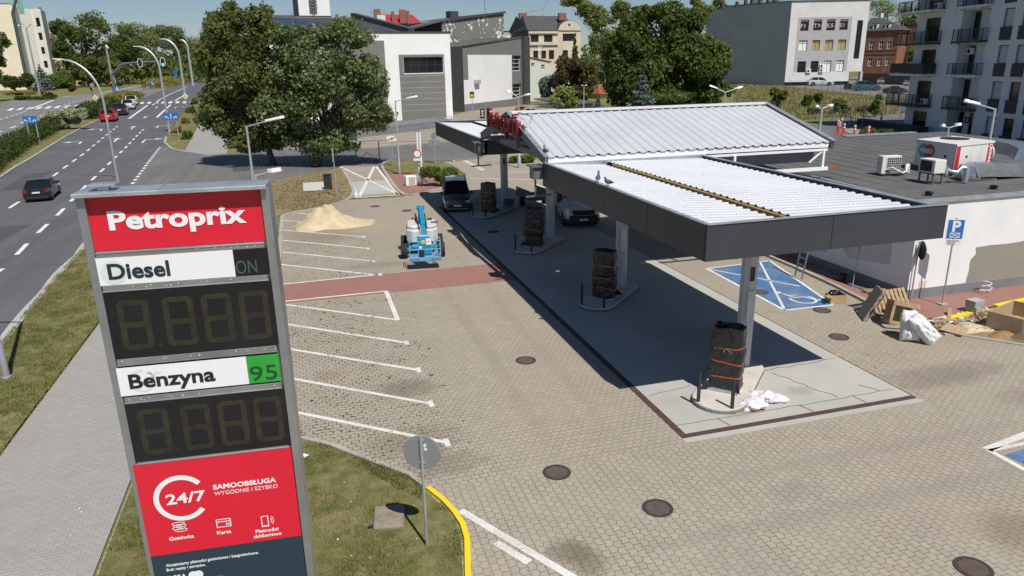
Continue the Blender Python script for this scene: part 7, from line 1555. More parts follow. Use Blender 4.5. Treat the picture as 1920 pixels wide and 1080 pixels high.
def yard_lamp(label, top, z, arms, r=.07, group='slim yard lamps', kpx=None):
 """top pixel at height z; arms = list of pixels of the luminaire tips"""
 b = g(*top, z); base = Vector((b.x, b.y, 0)); t = thing('yard_lamp', label, 'street lamp', base, group=group, world=True)
 mb = MB().mat(m_pole); mb.tube([base, base+Vector((0, 0, .9)), base+Vector((0, 0, .95)), Vector((b.x, b.y, z))], [r*1.5, r*1.5, r*1.1, r*.75], 10); mb.build('pole', m_pole, t, auto=40)
 tp = Vector((b.x, b.y, z))
 for a in arms:
  e = at_plane(*a, base, HF); md = tp.lerp(e, .5); mb = MB().mat(m_pole); mb.tube([tp-Vector((0, 0, .05)), md], r*.45, 8); mb.build('arm', m_pole, t); mb = MB().mat(m_head); lamp_head(mb, e, md, .26+r); mb.build('luminaire', m_head, t)
 return t
yard_lamp('yard lamp with one long arm left of the big trees, seen above the price sign', (462, 236), 6.3, [(533, 220)]); yard_lamp('yard lamp whose white head shows just behind the price sign cap', (478, 327), 6.1, [(528, 320)]); yard_lamp('yard lamp with one arm standing on the planted island before the white hall', (741, 189), 6.15, [(783, 181)])
yard_lamp('two armed lamp in front of the walnut tree above the gable roof', (1360, 172), 6.0, [(1330, 161), (1393, 163)], .12); yard_lamp('two armed lamp by the white car near the roof lettering', (972, 181), 6.2, [(950, 170), (995, 177)], .10); yard_lamp('two armed lamp in front of the field bushes', (1541, 202), 6.2, [(1528, 200), (1562, 198)], .10); yard_lamp('slim lamp with flat top before the bright yellow green bush', (1095, 161), 5.6, [(1090, 160), (1100, 160)], .08)
yard_lamp('lamp with one arm beside the white rooftop ventilation unit', (1866, 203), 6.6, [(1807, 190)], .08); yard_lamp('two armed low lamp in front of the house entrance', (1779, 238), 5.8, [(1764, 236), (1802, 234)], .06)
def road_lamp(label, basepx, bend, tippx, group='curved road lamps by the carriageway'):
 b = g(*basepx); pl = Vector((0, 1, 0)); e = at_plane(*tippx, b, HF); k = at_plane(*bend, b, HF); k = Vector((b.x, b.y, k.z)); r = .0012*(b-EYE).length
 t = thing('road_lamp', label, 'street lamp', b, group=group, world=True); pts = [b, Vector((b.x, b.y, 1.2)), k]
 h = e.z-k.z; d = e-k; d.z = 0
 for i in range(1, 10): a = i/9*R(86); pts.append(k+d*.82*(1-math.cos(a))+Vector((0, 0, h*.985*math.sin(a))))
 mb = MB().mat(m_pole); mb.tube(pts, [r*1.7, r*1.2]+[r]*(len(pts)-2), 8); mb.build('pole', m_pole, t, auto=40); mb = MB().mat(m_head); lamp_head(mb, e, pts[-1]-(e-pts[-1])*.1, (e-pts[-1]).length*.3); mb.build('luminaire', m_head, t); return t
road_lamp('curved road lamp standing on the near verge behind the price sign', (222, 345), (203, 190), (99, 111)); road_lamp('second curved road lamp, beside the lane arrow sign', (318, 248), (307, 130), (249, 87)); road_lamp('third curved road lamp, beside the far diamond sign', (347, 180), (339, 105), (298, 73)); road_lamp('farthest curved road lamp showing above the big olive tree', (362, 160), (357, 90), (336, 75))
b = Vector((*g2(14, 712), 0)); t = thing('road_lamp', 'road lamp foot standing in the verge at the left edge of the picture', 'street lamp', b, group='curved road lamps by the carriageway', world=True)
mb = MB().mat(m_pole); mb.tube([b, b+Vector((0, 0, .12)), b+Vector((0, 0, .13)), b+Vector((0, 0, 1.2)), b+Vector((0, 0, 1.3)), b+Vector((0, 0, 9)), b+Vector((-1.5, 0, 9.8))], [.13, .13, .1, .1, .075, .06, .05], 10); mb.build('pole', m_pole, t, auto=40); mb = MB().mat(m_head); lamp_head(mb, b+Vector((-2.3, 0, 9.85)), b+Vector((-1.4, 0, 9.8))); mb.build('luminaire', m_head, t)
b = Vector((*g2(75, 178), 0)); t = thing('double_road_lamp', 'tall double armed road lamp in front of the cream tower', 'street lamp', b, world=True); mb = MB().mat(mat('pole_green_grey', (.28, .33, .33), .6, .2)); k = at_plane(55, 54, b, HF); k = Vector((b.x, b.y, k.z)); mb.tube([b, k], [.42, .25], 8)
for px in ((36, 49), (74, 52)):
 e = at_plane(*px, b, HF); mb.tube([k, k.lerp(e, .4)+Vector((0, 0, 1.6)), e], .14, 6)
mb.build('pole', None, t);
for px in ((33, 47.5), (76, 52.5)): e = at_plane(*px, b, HF); mb = MB().mat(m_head); lamp_head(mb, e, e+(k-e)*.25, .9); mb.build('luminaire', m_head, t)
b = Vector((*g2(213, 164), 0)); t = thing('wooden_pole', 'old wooden service pole leaning before the avenue trees', 'utility pole', b, world=True); e = at_plane(198, 84, b, HF); mb = MB().mat(mat('weathered_wood', (.28, .24, .19), .9, var=.3)); mb.tube([b, e], [.75, .5], 7); mb.tube([b+RT*2.5, b.lerp(e, .4)], .5, 6); mb.build('post', None, t); mb = MB().mat(m_head); q = at_plane(204, 91.5, b, HF); lamp_head(mb, q, e, 1.0); mb.build('luminaire', m_head, t)
b = P3(52, 160, D0*.96); t = thing('tall_mast', 'tall dark green mast standing in front of the ribbed tower bay', 'mast', (b.x, b.y, 0), world=True); e = P3(36, -25, D0*.96); mb = MB().mat(mat('mast_green', (.06, .09, .08), .6, .2)); mb.tube([(b.x, b.y, 0), (b.x, b.y, e.z*.75), (e.x, e.y, e.z)], [.7, .7, .65], 8); mb.build('shaft', None, t); mb = MB().mat(mat('mast_panel', (.2, .34, .30), .6)); p0 = P3(38, 8, D0*.955); mb.box(p0, (1.9, 1.9, 9), rz=.4); mb.build('panel_aerial', None, t)
def sign_quad(mb, c, n, w_, h, d=.02, rot=0):
 u = Vector((0, 0, 1)).cross(n).normalized(); mb.add([(-w_/2, -h/2, -d), (w_/2, -h/2, -d), (w_/2, h/2, -d), (-w_/2, h/2, -d), (-w_/2, -h/2, 0), (w_/2, -h/2, 0), (w_/2, h/2, 0), (-w_/2, h/2, 0)], [(0, 3, 2, 1), (4, 5, 6, 7), (0, 1, 5, 4), (1, 2, 6, 5), (2, 3, 7, 6), (3, 0, 4, 7)], wallM(c, u, n) @ Matrix.Rotation(rot, 4, 'Z'))
TOC = -HF
def disc(mb, c, n, r, d=.0, N=20):
 u = Vector((0, 0, 1)).cross(n).normalized(); v = n.cross(u); mb.face([c+n*d+u*r*math.cos(a)+v*r*math.sin(a) for a in [i*6.2832/N for i in range(N)]])
b = Vector((*g2(219, 194), 0)); t = thing('traffic_gantry', 'dark gantry arm carrying traffic lights over the carriageway', 'traffic light', b, world=True); top = lambda px, py: at_plane(px, py, b, HF)
mb = MB().mat(m_dsteel); mb.tube([b, Vector((b.x, b.y, top(219, 140).z)), top(220, 130), top(226, 122), top(236, 119), top(262, 117), top(302, 115)], [.4, .35, .35, .33, .3, .28, .22], 8); mb.build('arm', m_dsteel, t)
m_go = emis('green_signal', (.05, .9, .45), 3.0)
k_ = pxs(b)
for px, lit in (((265, 118), None), ((307.5, 116), 'g')):
 c = top(*px)+TOC*.5; u = RT; mb = MB().mat(m_black); mb.box((0, 0, 0), (5.5*k_, .5, 12*k_), M=Matrix.Translation(c) @ Matrix.Rotation(-YAW, 4, 'Z')); hd = mb.build('signal_head', m_black, t, bevel=.3)
 mb = MB().mat(m_wframe); ov = lambda rx, rz: [c+TOC*.3+RT*rx*math.cos(a)*k_+Vector((0, 0, 1))*(rz*math.copysign(abs(math.sin(a))**.7, math.sin(a)))*k_ for a in [i*6.2832/24 for i in range(24)]]
 o1, o2 = ov(4.6, 8), ov(3.7, 7)
 for i in range(24): mb.face([o1[i], o1[(i+1) % 24], o2[(i+1) % 24], o2[i]])
 mb.build('backing_rim', m_wframe, hd); mb = MB().mat(m_black); mb.face(ov(3.7, 7)); mb.build('backing_board', m_black, hd)
 for i, dz in enumerate((4, 0, -4)):
  mm = m_go if (lit and i == 2) else m_trim; mb = MB().mat(mm); disc(mb, c+Vector((0, 0, dz*k_)), TOC, 1.5*k_, .33); mb.build('signal_lens', mm, hd)
def post_sign(label, basepx, toppx, name='road_sign', posts=1, build=None, r=.04, group=None, cat='road sign', wpx=0):
 b = Vector((*g2(*basepx), 0)); h = dist_at(b, *toppx); t = thing(name, label, cat, b, group=group, world=True); mb = MB().mat(m_pole)
 for s_ in ([0] if posts == 1 else [-1, 1]): o = b+RT*s_*wpx*.32*pxs(b); o.z = 0; mb.tube([o, Vector((o.x, o.y, h))], r, 8); mb.build('post', m_pole, t); mb = MB().mat(m_pole)
 if build: build(t, b, h, pxs(b))
 return t
def lane_arrows(t, b, h, k):
 w_, hh = 26*k, 13*k; c = Vector((b.x, b.y, h-hh/2))+TOC*.12; mb = MB().mat(m_sblue); sign_quad(mb, c, TOC, w_, hh); mb.build('plate', m_sblue, t); u = Vector((0, 0, 1)).cross(TOC).normalized(); mb = MB().mat(m_swhite); M = wallM(c+TOC*.012, u, TOC)
 def poly(pts): mb.add([(x*w_, y*hh, 0) for x, y in pts], [tuple(range(len(pts)))], M)
 poly([(-.025, -.35), (.025, -.35), (.025, .15), (-.025, .15)]); poly([(-.07, .12), (.07, .12), (0, .4)])
 for s_ in (-1, 1):
  for q in ([(s_*.17, -.35), (s_*.22, -.35), (s_*.26, -.05), (s_*.21, .0)], [(s_*.22, -.12), (s_*.26, -.05), (s_*.36, -.02), (s_*.36, -.14)], [(s_*.34, .1), (s_*.34, -.28), (s_*.45, -.1)]): poly(q if s_ > 0 else q[::-1])
 mb.build('lane_arrows', m_swhite, t)
post_sign('blue lane arrow sign on two posts on the left median', (67, 271), (66, 217), posts=2, build=lane_arrows, r=.07, wpx=26, group='lane arrow signs'); post_sign('blue lane arrow sign on two dark posts on the side verge', (327, 257), (326, 211), posts=2, build=lane_arrows, r=.07, wpx=26, group='lane arrow signs')
def diamond(t, b, h, k):
 c = Vector((b.x, b.y, h-5.2*k))+TOC*.15
 for nm, m, s_, o in (('plate', m_swhite, 8.2, 0), ('yellow_centre', m_syel, 5, .03)): mb = MB().mat(m); sign_quad(mb, c+TOC*o, TOC, s_*k, s_*k, .02, R(45)); mb.build(nm, m, t)
post_sign('yellow diamond priority sign on the left median', (185, 214), (180, 178), build=diamond, r=.1, group='priority diamond signs'); post_sign('yellow diamond priority sign on the side verge', (352, 209), (348, 175), build=diamond, r=.1, group='priority diamond signs')
def small_plate(w_, hh, m, nm='plate', zoff=0):
 def f(t, b, h, k): mb = MB().mat(m); sign_quad(mb, Vector((b.x, b.y, h-hh*k/2-zoff*k))+TOC*.12, TOC, w_*k, hh*k); mb.build(nm, m, t)
 return f
post_sign('small white backed plate on a post beside the hedge', (178, 190), (177, 156), build=small_plate(7, 7, m_back), r=.1)
def crossing(t, b, h, k):
 c = Vector((b.x, b.y, h-5*k))+TOC*.15; mb = MB().mat(m_sblue); sign_quad(mb, c, TOC, 9*k, 10*k); mb.build('plate', m_sblue, t); u = Vector((0, 0, 1)).cross(TOC).normalized(); M = wallM(c+TOC*.03, u, TOC); mb = MB().mat(m_swhite); mb.add([(-3.6*k, -3.5*k, 0), (3.6*k, -3.5*k, 0), (0, 4*k, 0)], [(0, 1, 2)], M); p = mb.build('white_triangle', m_swhite, t); mb = MB().mat(m_ink); M2 = wallM(c+TOC*.06, u, TOC); mb.add([(-.5*k, -2.8*k, 0), (.9*k, -2.8*k, 0), (.5*k, .8*k, 0), (-.4*k, .8*k, 0)], [(0, 1, 2, 3)], M2); mb.build('walking_figure', m_ink, p)
post_sign('blue pedestrian crossing sign at the junction', (224, 190), (222, 161), build=crossing, r=.12)
def keep(t, b, h, k):
 mb = MB().mat(m_sblue); c = Vector((b.x, b.y, h-4*k))+TOC*.2; disc(mb, c, TOC, 4*k); disc(mb, c-TOC*.05, -TOC, 4*k); mb.build('plate', m_sblue, t); u = Vector((0, 0, 1)).cross(TOC).normalized(); mb = MB().mat(m_swhite); mb.add([(-2.6*k, 1.6*k, 0), (-1.8*k, 2.5*k, 0), (2.4*k, -1.4*k, 0), (1.5*k, -2.4*k, 0)], [(0, 3, 2, 1)], wallM(c+TOC*.03, u, TOC)); mb.build('arrow', m_swhite, t)
post_sign('round blue keep right sign on the far median', (288, 166), (288, 152), build=keep, r=.12); post_sign('tall blue sign by the far hedge', (332, 158), (330, 132), build=small_plate(7, 11, m_sblue), r=.12)
for i, (px, lab) in enumerate(((215, 'red signal head on a dark post left of the crossing sign'), (226, 'dark signal head on a post right of the crossing sign'), (174, 'low dark signal post at the opposite crossing'))):
 b = Vector((*g2(px, 186 if i < 2 else 181), 0)); k = pxs(b); h = dist_at(b, px, 153 if i < 2 else 160); t = thing('signal_post', lab, 'traffic light', b, world=True, group='signal posts at the junction'); mb = MB().mat(m_dsteel); mb.tube([b, Vector((b.x, b.y, h))], .2, 6); mb.build('post', m_dsteel, t); mb = MB().mat(m_black); mb.box((b.x, b.y, h-4*k), (3.6*k, .8, 9*k), rz=-YAW); hd = mb.build('signal_head', m_black, t, bevel=.1)
 if i == 0: mr_ = emis('red_signal', (.95, .03, .02), 2.0); mb = MB().mat(mr_); disc(mb, Vector((b.x, b.y, h-1.6*k))+TOC*.45, TOC, 1.3*k); mb.build('signal_lens', mr_, hd)
def no_entry_back(t, b, h, k):
 n = (b-EYE); n.z = 0; n.normalize(); c = Vector((b.x, b.y, h-.36)); mb = MB().mat(m_back); M = Matrix.Translation(c) @ n.to_track_quat('Z', 'Y').to_matrix().to_4x4() @ Matrix.Rotation(R(-16), 4, 'Y')
 mb.lathe([(.355, .02), (.36, .045), (.345, .05), (.34, .035)], M, 32); d_ = mb.build('disc', m_back, t); mb = MB().mat(m_swhite); mb.box((-.07, .16, .018), (.05, .07, .004), M=M, rz=.3); mb.box((-.08, .08, .018), (.06, .05, .004), M=M); mb.build('sticker', m_swhite, d_)
 mb = MB().mat(m_pole); mb.box((0, .27, .03), (.12, .04, .05), M=M); mb.box((0, -.2, .03), (.12, .04, .05), M=M); mb.build('bracket', m_pole, d_, split=True)
b_ = Vector((*g2(801, 1027), 0)); post_sign('grey back of a round road sign on a leaning post on the sign lawn', (801, 1027), (789, 818), build=no_entry_back, r=.028)
def no_traffic(t, b, h, k):
 c = Vector((b.x, b.y, h-8*k))+TOC*.1
 for nm, m, r, o in (('rim', m_srd, 7.8, 0), ('face', m_swhite, 6, .02)): mb = MB().mat(m); disc(mb, c, TOC, r*k, o, 28); mb.build(nm, m, t)
 mb = MB().mat(m_back); disc(mb, c-TOC*.01, -TOC, 7.8*k, 0, 28); mb.build('back', m_back, t); mb = MB().mat(m_swhite); sign_quad(mb, Vector((b.x, b.y, h-18.5*k))+TOC*.1, TOC, 15*k, 4.5*k); mb.build('lower_plate', m_swhite, t)
post_sign('round white sign with red rim on the red paved island', (786, 350), (783, 280), build=no_traffic, r=.03)
def endzone(t, b, h, k):
 c = Vector((b.x, b.y, h-4.5*k))+TOC*.08; mb = MB().mat(m_swhite); sign_quad(mb, c, TOC, 18*k, 9*k); p = mb.build('plate', m_swhite, t); u = Vector((0, 0, 1)).cross(TOC).normalized(); mb = MB().mat(m_srd); mb.add([(-9*k, -4*k, 0), (-9*k, -2.6*k, 0), (9*k, 4*k, 0), (9*k, 2.6*k, 0)], [(0, 3, 2, 1)], wallM(c+TOC*.02, u, TOC)); mb.build('red_slash', m_srd, p); mb = MB().mat(m_ink); mb.add([(-1.5*k, -2*k, 0), (2*k, -2*k, 0), (2*k, .6*k, 0), (.5*k, 2*k, 0), (-1.5*k, .6*k, 0)], [(0, 1, 2, 3, 4)], wallM(c+TOC*.01, u, TOC)); mb.build('pictogram', m_ink, p)
post_sign('white end of zone sign with a red slash beside the yard lamp', (738, 313), (735, 255), build=endzone, r=.035)
def twobacks(t, b, h, k):
 c = Vector((b.x, b.y, h-6.5*k))+TOC*-.05; mb = MB().mat(m_back); disc(mb, c, TOC, 6.5*k, 0, 24); disc(mb, c-TOC*.02, -TOC, 6.5*k, 0, 24); mb.build('round_plate', m_back, t); mb = MB().mat(m_back); sign_quad(mb, Vector((b.x, b.y, h-19*k))-TOC*.05, TOC, 20*k, 10*k); mb.build('lower_plate', m_back, t)
post_sign('grey backs of a round and a square sign at the far yard entrance', (816, 308), (812, 248), build=twobacks, r=.04)
post_sign('bare slim post with a narrow edge on sign beside the driveway', (632, 371), (627, 277), build=small_plate(3, 26, m_back), r=.04)
def blackinfo(t, b, h, k):
 c = Vector((b.x, b.y, h-5.5*k))+TOC*.1; mb = MB().mat(m_black); sign_quad(mb, c, TOC, 8*k, 11*k); p = mb.build('plate', m_black, t); mb = MB().mat(m_syel); disc(mb, c-Vector((0, 0, 1.2*k)), TOC, 2.8*k, .03, 16); mb.build('yellow_emblem', m_syel, p)
post_sign('black plate with a yellow emblem on a post before the white panel wall', (886, 212), (885, 172), build=blackinfo, r=.06)
b = Vector((*g2(905, 222), 0)); k = pxs(b); t = thing('info_totem', 'small black information totem left of the roof lettering', 'totem', b, world=True); mb = MB().mat(m_black); mb.box((b.x, b.y, 8.5*k), (9*k, .3, 17*k), rz=-YAW); mb.build('body', m_black, t); mb = MB().mat(m_swhite); c = Vector((b.x, b.y, 0))+TOC*.17
for i, (z, w_) in enumerate(((13.5, 4), (9.5, 3), (6, 5), (4, 5))): sign_quad(mb, c+Vector((0, 0, z*k)), TOC, w_*k, (2.2 if i < 2 else .9)*k, .01)
mb.build('panel_print', m_swhite, t)
b = Vector((*g2(1766, 574), 0)); t = thing('parking_sign', 'blue parking sign with letter P on a tall post by the shop wall', 'road sign', b, world=True); mb = MB().mat(m_pole); h = dist_at(b, 1789, 408); mb.tube([b, Vector((b.x, b.y, h))], .03, 8); mb.build('post', m_pole, t); mb = MB().mat(m_kerb); mb.box((b.x, b.y, .09), (.3, .3, .05)); mb.build('footing', m_kerb, t)
n = Vector((-.42, -.9, 0)).normalized(); u = Vector((0, 0, 1)).cross(n).normalized(); k = pxs(Vector((b.x, b.y, h))); c = Vector((b.x, b.y, h-.06-.35))+n*.05; W_, H_ = .56, .72
mb = MB().mat(m_swhite); sign_quad(mb, c-n*.001, n, W_, H_); pl = mb.build('plate', m_swhite, t); mb = MB().mat(m_sblue); sign_quad(mb, c+n*.012, n, W_-.03, H_-.03, .01); mb.build('blue_field', m_sblue, pl)
text_mesh('P', .55, wallM(c+n*.016+u*-.14+Vector((0, 0, -.08)), u, n), m_swhite, .002, .02, 1, name='lettering', parent=pl)
mb = MB().mat(m_swhite); M = wallM(c+n*.018+Vector((0, 0, -.22)), u, n)
for a, q in (((-.16, -.08), (.16, -.08)), ((.16, -.08), (.16, .08)), ((.16, .08), (-.16, .08)), ((-.16, .08), (-.16, -.08)), ((-.16, .08), (.16, -.08)), ((-.16, -.08), (.16, .08))):
 a, q = Vector((*a, 0)), Vector((*q, 0)); d = (q-a).normalized(); nn = Vector((-d.y, d.x, 0))*.012; z_ = Vector((0, 0, .001*len(mb.f))); mb.add([a-nn+z_, q-nn+z_, q+nn+z_, a+nn+z_], [(0, 1, 2, 3)], M)
mb.build('envelope_symbol', m_swhite, pl)
c2 = c-Vector((0, 0, H_/2+.13)); mb = MB().mat(m_swhite); sign_quad(mb, c2, n, .5, .22); pl2 = mb.build('lower_plate', m_swhite, t); mb = MB().mat(m_ink)
q = random.Random(4)
for i, s_ in enumerate(('Miejsca dla pojazdów', 'klientów stacji', 'i osób z kartą')): text_mesh(s_, .075, wallM(c2+n*.006+u*-.22+Vector((0, 0, .04-.065*i)), u, n), m_ink, .001, .0, .64, name='lettering', parent=pl2)
b = Vector((*g2(1707, 566), 0)); t = thing('road_sign', 'round sign seen edge on, on a slim post at the shop corner', 'road sign', b, world=True); h = dist_at(b, 1722, 453); mb = MB().mat(m_pole); mb.tube([b, Vector((b.x, b.y, h))], .028, 8); mb.build('post', m_pole, t); mb = MB().mat(m_trim); mb.lathe([(.34, -.012), (.36, 0), (.34, .012)], Matrix.Translation((b.x+.07, b.y-.1, h-.32)) @ Matrix.Rotation(R(-24), 4, 'Z') @ Matrix.Rotation(R(90), 4, 'Y'), 28); mb.build('disc', m_trim, t)
# ================================================================ THINGS ON THE YARD
m_iron = mat('cast_iron', (.17, .125, .11), .75, .2, .3, 5); m_irond = mat('cast_iron_dark', (.06, .045, .04), .8, .1)
def manhole_proto():
 r = thing('manhole_cover', None, 'manhole cover'); mb = MB().mat(m_irond); mb.lathe([(.325, 0), (.325, .012), (.275, .012), (.275, .006)], n=32); mb.build('frame_ring', m_irond, r)
 mb = MB().mat(m_irond); mb.lathe([(.27, 0), (.27, .007)], n=32); pl = mb.build('lid', m_irond, r); mb = MB().mat(m_iron)
 for i in range(-7, 8):
  for j in range(-7, 8):
   x, y = i*.036, j*.036
   if math.hypot(x, y) < .252: mb.box((x, y, .0085), (.026, .026, .006))
 o = mb.build('lid_pattern', m_iron, pl); o['kind'] = 'stuff'; return r
mh = manhole_proto()
MH = [((1044, 886), 'left of the two near covers, below the sign post line'), ((1233, 953), 'largest in the middle foreground'), ((1825, 1066), 'cut off by the bottom right corner'), ((986, 676), 'alone on the sunny paving beside the forecourt'), ((1573, 632), 'right of the forecourt, nearer of two'), ((1541, 582), 'right of the forecourt beside the blue bay'), ((1425, 548), 'lying in the blue parking bay'), ((703, 387), 'pale, just below the crossed driveway'), ((763, 395), 'pale, right of the one below the driveway'), ((925, 435), 'in the shade below the canopy')]
for i, (p, lab) in enumerate(MH):
 o = mh if i == 0 else dup(mh, (0, 0, 0), 0); x, y = g2(*p); o.location = (x, y, .009 if 8.4 < x < 15.7 else .002); o.rotation_euler = (0, 0, R((20, 3, 12, 40, 55, 8, 30, 0, 15, 5)[i])); tag(o, 'round iron manhole cover ' + lab, 'manhole cover', 'manhole covers in the yard')
o = None
b = Vector((*g2(730, 975), 0)); t = thing('inspection_slab', 'square weathered concrete inspection slab in the lawn under the sign shadow', 'slab', b, rz=R(-8)); MB().mat(mat('old_concrete', (.26, .22, .17), .9, var=.3, scale=6, bump=.3, grime=.6)).box((0, 0, .06), (.62, .78, .1)).build('slab', None, t, bevel=.03); MB().mat(m_irond).box((-.36, -.3, .115), (.1, .06, .02)).build('lifting_eye', m_irond, t)
def heap(name, label, c, rx, ry, h, m, seed, cat, N=44, tail=None):
 q = random.Random(seed); vs = []; fs = []; M_ = 22
 for j in range(M_+1):
  r = j/M_
  for i in range(N):
   a = 6.2832*i/N; ed = 1+.12*math.sin(3*a+seed)+.07*math.sin(5*a+2*seed)+.04*math.sin(9*a)
   ex = rx*ed*(1.75 if (tail and math.cos(a) > .0) else 1)**max(0, math.cos(a)) ; x, y = math.cos(a)*r*ex, math.sin(a)*r*ry*ed
   z = h*max(0, (1-r**1.15))**1.1 if r > .18 else h*(1-.18**1.15)**1.1*(1-.2*(1-r/.18)*0)
   z *= 1+.28*mnoise.noise((x*1.3+seed, y*1.3, 0)); z += h*(.16*mnoise.noise((x*3.6, y*3.6, seed))+.07*mnoise.noise((x*9, y*9, seed)))*min(1, 2.5*(1-r))
   if tail and x > .3*rx: z *= max(.35, 1-.75*(x-.3*rx)/rx)
   vs.append((c[0]+x, c[1]+y, max(.0, z)+.003))
 for j in range(M_):
  for i in range(N): k = (i+1) % N; fs.append((j*N+i, (j+1)*N+i, (j+1)*N+k, j*N+k))
 mb = MB().mat(m); mb.add(vs, fs); o = mb.build(name, m, None, smooth=True); return tag(o, label, cat)
def sand():
 k = NT('yellow_sand'); p = k.pos(); n = k.noise(p, 1.6, 5, .65); n2 = k.noise(p, 60, 3); c = k.mix(k.ramp(n, [(.35, 0), (.65, 1)]), (.48, .39, .25), (.62, .53, .36)); k.bump(k.math('ADD', n, k.math('MULTIPLY', n2, .4)), .7, .06); return k.done(c, .95, 0, .1)
heap('sand_heap', 'heap of yellow building sand tipped across the far parking bays', g2(608, 421), 1.7, 1.85, 1.2, sand(), 3, 'sand heap', tail=True)
b = Vector((*g2(616, 357), 0)); t = thing('litter_bin', 'dark grey litter bin beside the pale concrete pad under the trees', 'litter bin', b, rz=R(-12)); MB().mat(m_boll).box((0, 0, .62), (.55, .5, 1.1)).build('body', m_boll, t, bevel=.03); MB().mat(m_trim).box((0, 0, 1.2), (.6, .55, .08)).build('lid', m_trim, t, bevel=.02)
b = Vector((*g2(663, 268), 0)); t = thing('wheelie_bin', 'green wheeled rubbish bin in front of the hall ledge', 'wheelie bin', b, rz=R(-16)); mg = mat('bin_green', (.035, .09, .03), .5); MB().mat(mg).box((0, 0, .85), (.75, .8, 1.5), taper=1.12).build('body', mg, t, bevel=.04); MB().mat(mg).box((0, 0, 1.66), (.92, .98, .12)).build('lid', mg, t, bevel=.03); mb = MB().mat(m_tyre)
for s_ in (-1, 1): mb.lathe([(.16, -.05), (.16, .05)], Matrix.Translation((s_*.36, .42, .16)) @ Matrix.Rotation(R(90), 4, 'Y'), 12)
mb.build('wheel', m_tyre, t, split=True)
m_poly = mat('white_woven_plastic', (.66, .67, .69), .55, var=.08, scale=6, bump=1.0, bscale=9, grime=.2)
b = Vector((*g2(656, 271), 0)); mb = MB().mat(m_poly); mb.blob((b.x, b.y, .18), (.95, .5, .28), .18, seed=2); tag(mb.build('plastic_bag', m_poly, None, smooth=True), 'white plastic bag lying beside the green wheeled bin', 'bag')
m_wire = mat('fence_wire', (.30, .31, .32), .5, .5)
def site_fence(label, pts, yellow, group='temporary fence panels'):
 for i, (a, c) in enumerate(zip(pts, pts[1:])):
  A_, B_ = Vector((*g2(*a), 0)), Vector((*g2(*c), 0)); t = thing('fence_panel', label[i], 'fence panel', A_, group=group, world=True); mb = MB().mat(m_wire); H_ = 1.95; up = Vector((0, 0, 1))
  for s_ in (0, 1): P_ = A_.lerp(B_, s_*.98+.01); mb.tube([P_, P_+up*H_], .03, 6)
  for z in (.15, H_): mb.tube([A_.lerp(B_, .01)+up*z, A_.lerp(B_, .99)+up*z], .025, 6)
  f = mb.build('frame', m_wire, t); mb = MB().mat(m_wire); n = max(3, int((B_-A_).length/.22))
  for j in range(n): P_ = A_.lerp(B_, (j+.5)/n); mb.bar(P_+up*.15, P_+up*H_, .006)
  for j in range(7): mb.bar(A_.lerp(B_, .01)+up*(.3+j*.24), A_.lerp(B_, .99)+up*(.3+j*.24), .006)
  mb.build('mesh', m_wire, f)
  if i in yellow: P_ = A_.lerp(B_, yellow[i])+up*1.55; mb = MB().mat(m_syel); sign_quad(mb, P_-HF*.06, TOC, .62, .42); mb.build('yellow_notice', m_syel, t)
  mb = MB().mat(m_kerb); mb.box((A_.x, A_.y, .07), (.25, .6, .14)); mb.build('foot_block', m_kerb, t)
site_fence(['wire fence panel under the big trees with a small yellow notice', 'wire fence panel just right of the big tree trunks', 'wire fence panel behind the crossed driveway', 'wire fence panel behind the yard lamp island', 'wire fence panel behind the double sign backs', 'wire fence panel with a yellow notice before the canopy end'], [(570, 302), (628, 304), (668, 303), (712, 301), (790, 303), (850, 303), (905, 298)], {0: .9, 5: .55})
mb = MB().mat(mat('barrier_tape', (.55, .1, .08), .6)); pts = [g(680, 290, .6), g(700, 297, .4), g(712, 296, .5)]; mb.tube([g(678, 297, .2), g(687, 285, 1.0), g(705, 297, .35), g(712, 283, 1.1)], .03, 5); tag(mb.build('barrier_tape', None, None), 'red and white barrier tape sagging from the wire fence', 'tape')
b = Vector((*g2(770, 349), 0)); t = thing('air_conditioner', 'white air conditioner case standing on the red paved island', 'air conditioner', b, rz=R(8), group='outdoor air conditioning units'); MB().mat(m_wframe).box((0, 0, .45), (.85, .55, .75)).build('case', m_wframe, t, bevel=.03); mb = MB().mat(m_offg); mb.box((.05, -.285, .45), (.5, .02, .55)); mb.build('grille', m_offg, t); mb = MB().mat(m_wframe); mb.box((.5, -.1, .3), (.12, .2, .12)); mb.build('valve_cover', m_wframe, t)
for i, (p, q, lab) in enumerate((((787, 349), (780, 248), 'left of two tall white pipes standing on the red island'), ((792, 348), (786.5, 248), 'right of two tall white pipes standing on the red island'))):
 b = Vector((*g2(*p), 0)); h = dist_at(b, *q); t = thing('standing_pipe', lab, 'pipe', b, world=True, group='tall white pipes on the red island'); MB().mat(m_wh).tube([b, Vector((b.x, b.y, h))], .075, 10).build('pipe', m_wh, t); MB().mat(m_dsteel).tube([Vector((b.x, b.y, h)), Vector((b.x-.1, b.y, h+.15)), Vector((b.x-.3, b.y, h+.25))], .04, 6).build('cable_end', m_dsteel, t)
mb = MB().mat(m_wh); mb.tube([g(779, 330, .75), g(801, 342, .35)], .1, 10); tag(mb.build('loose_pipe', m_wh, None), 'white pipe leaning aslant beside the juniper bush', 'pipe')
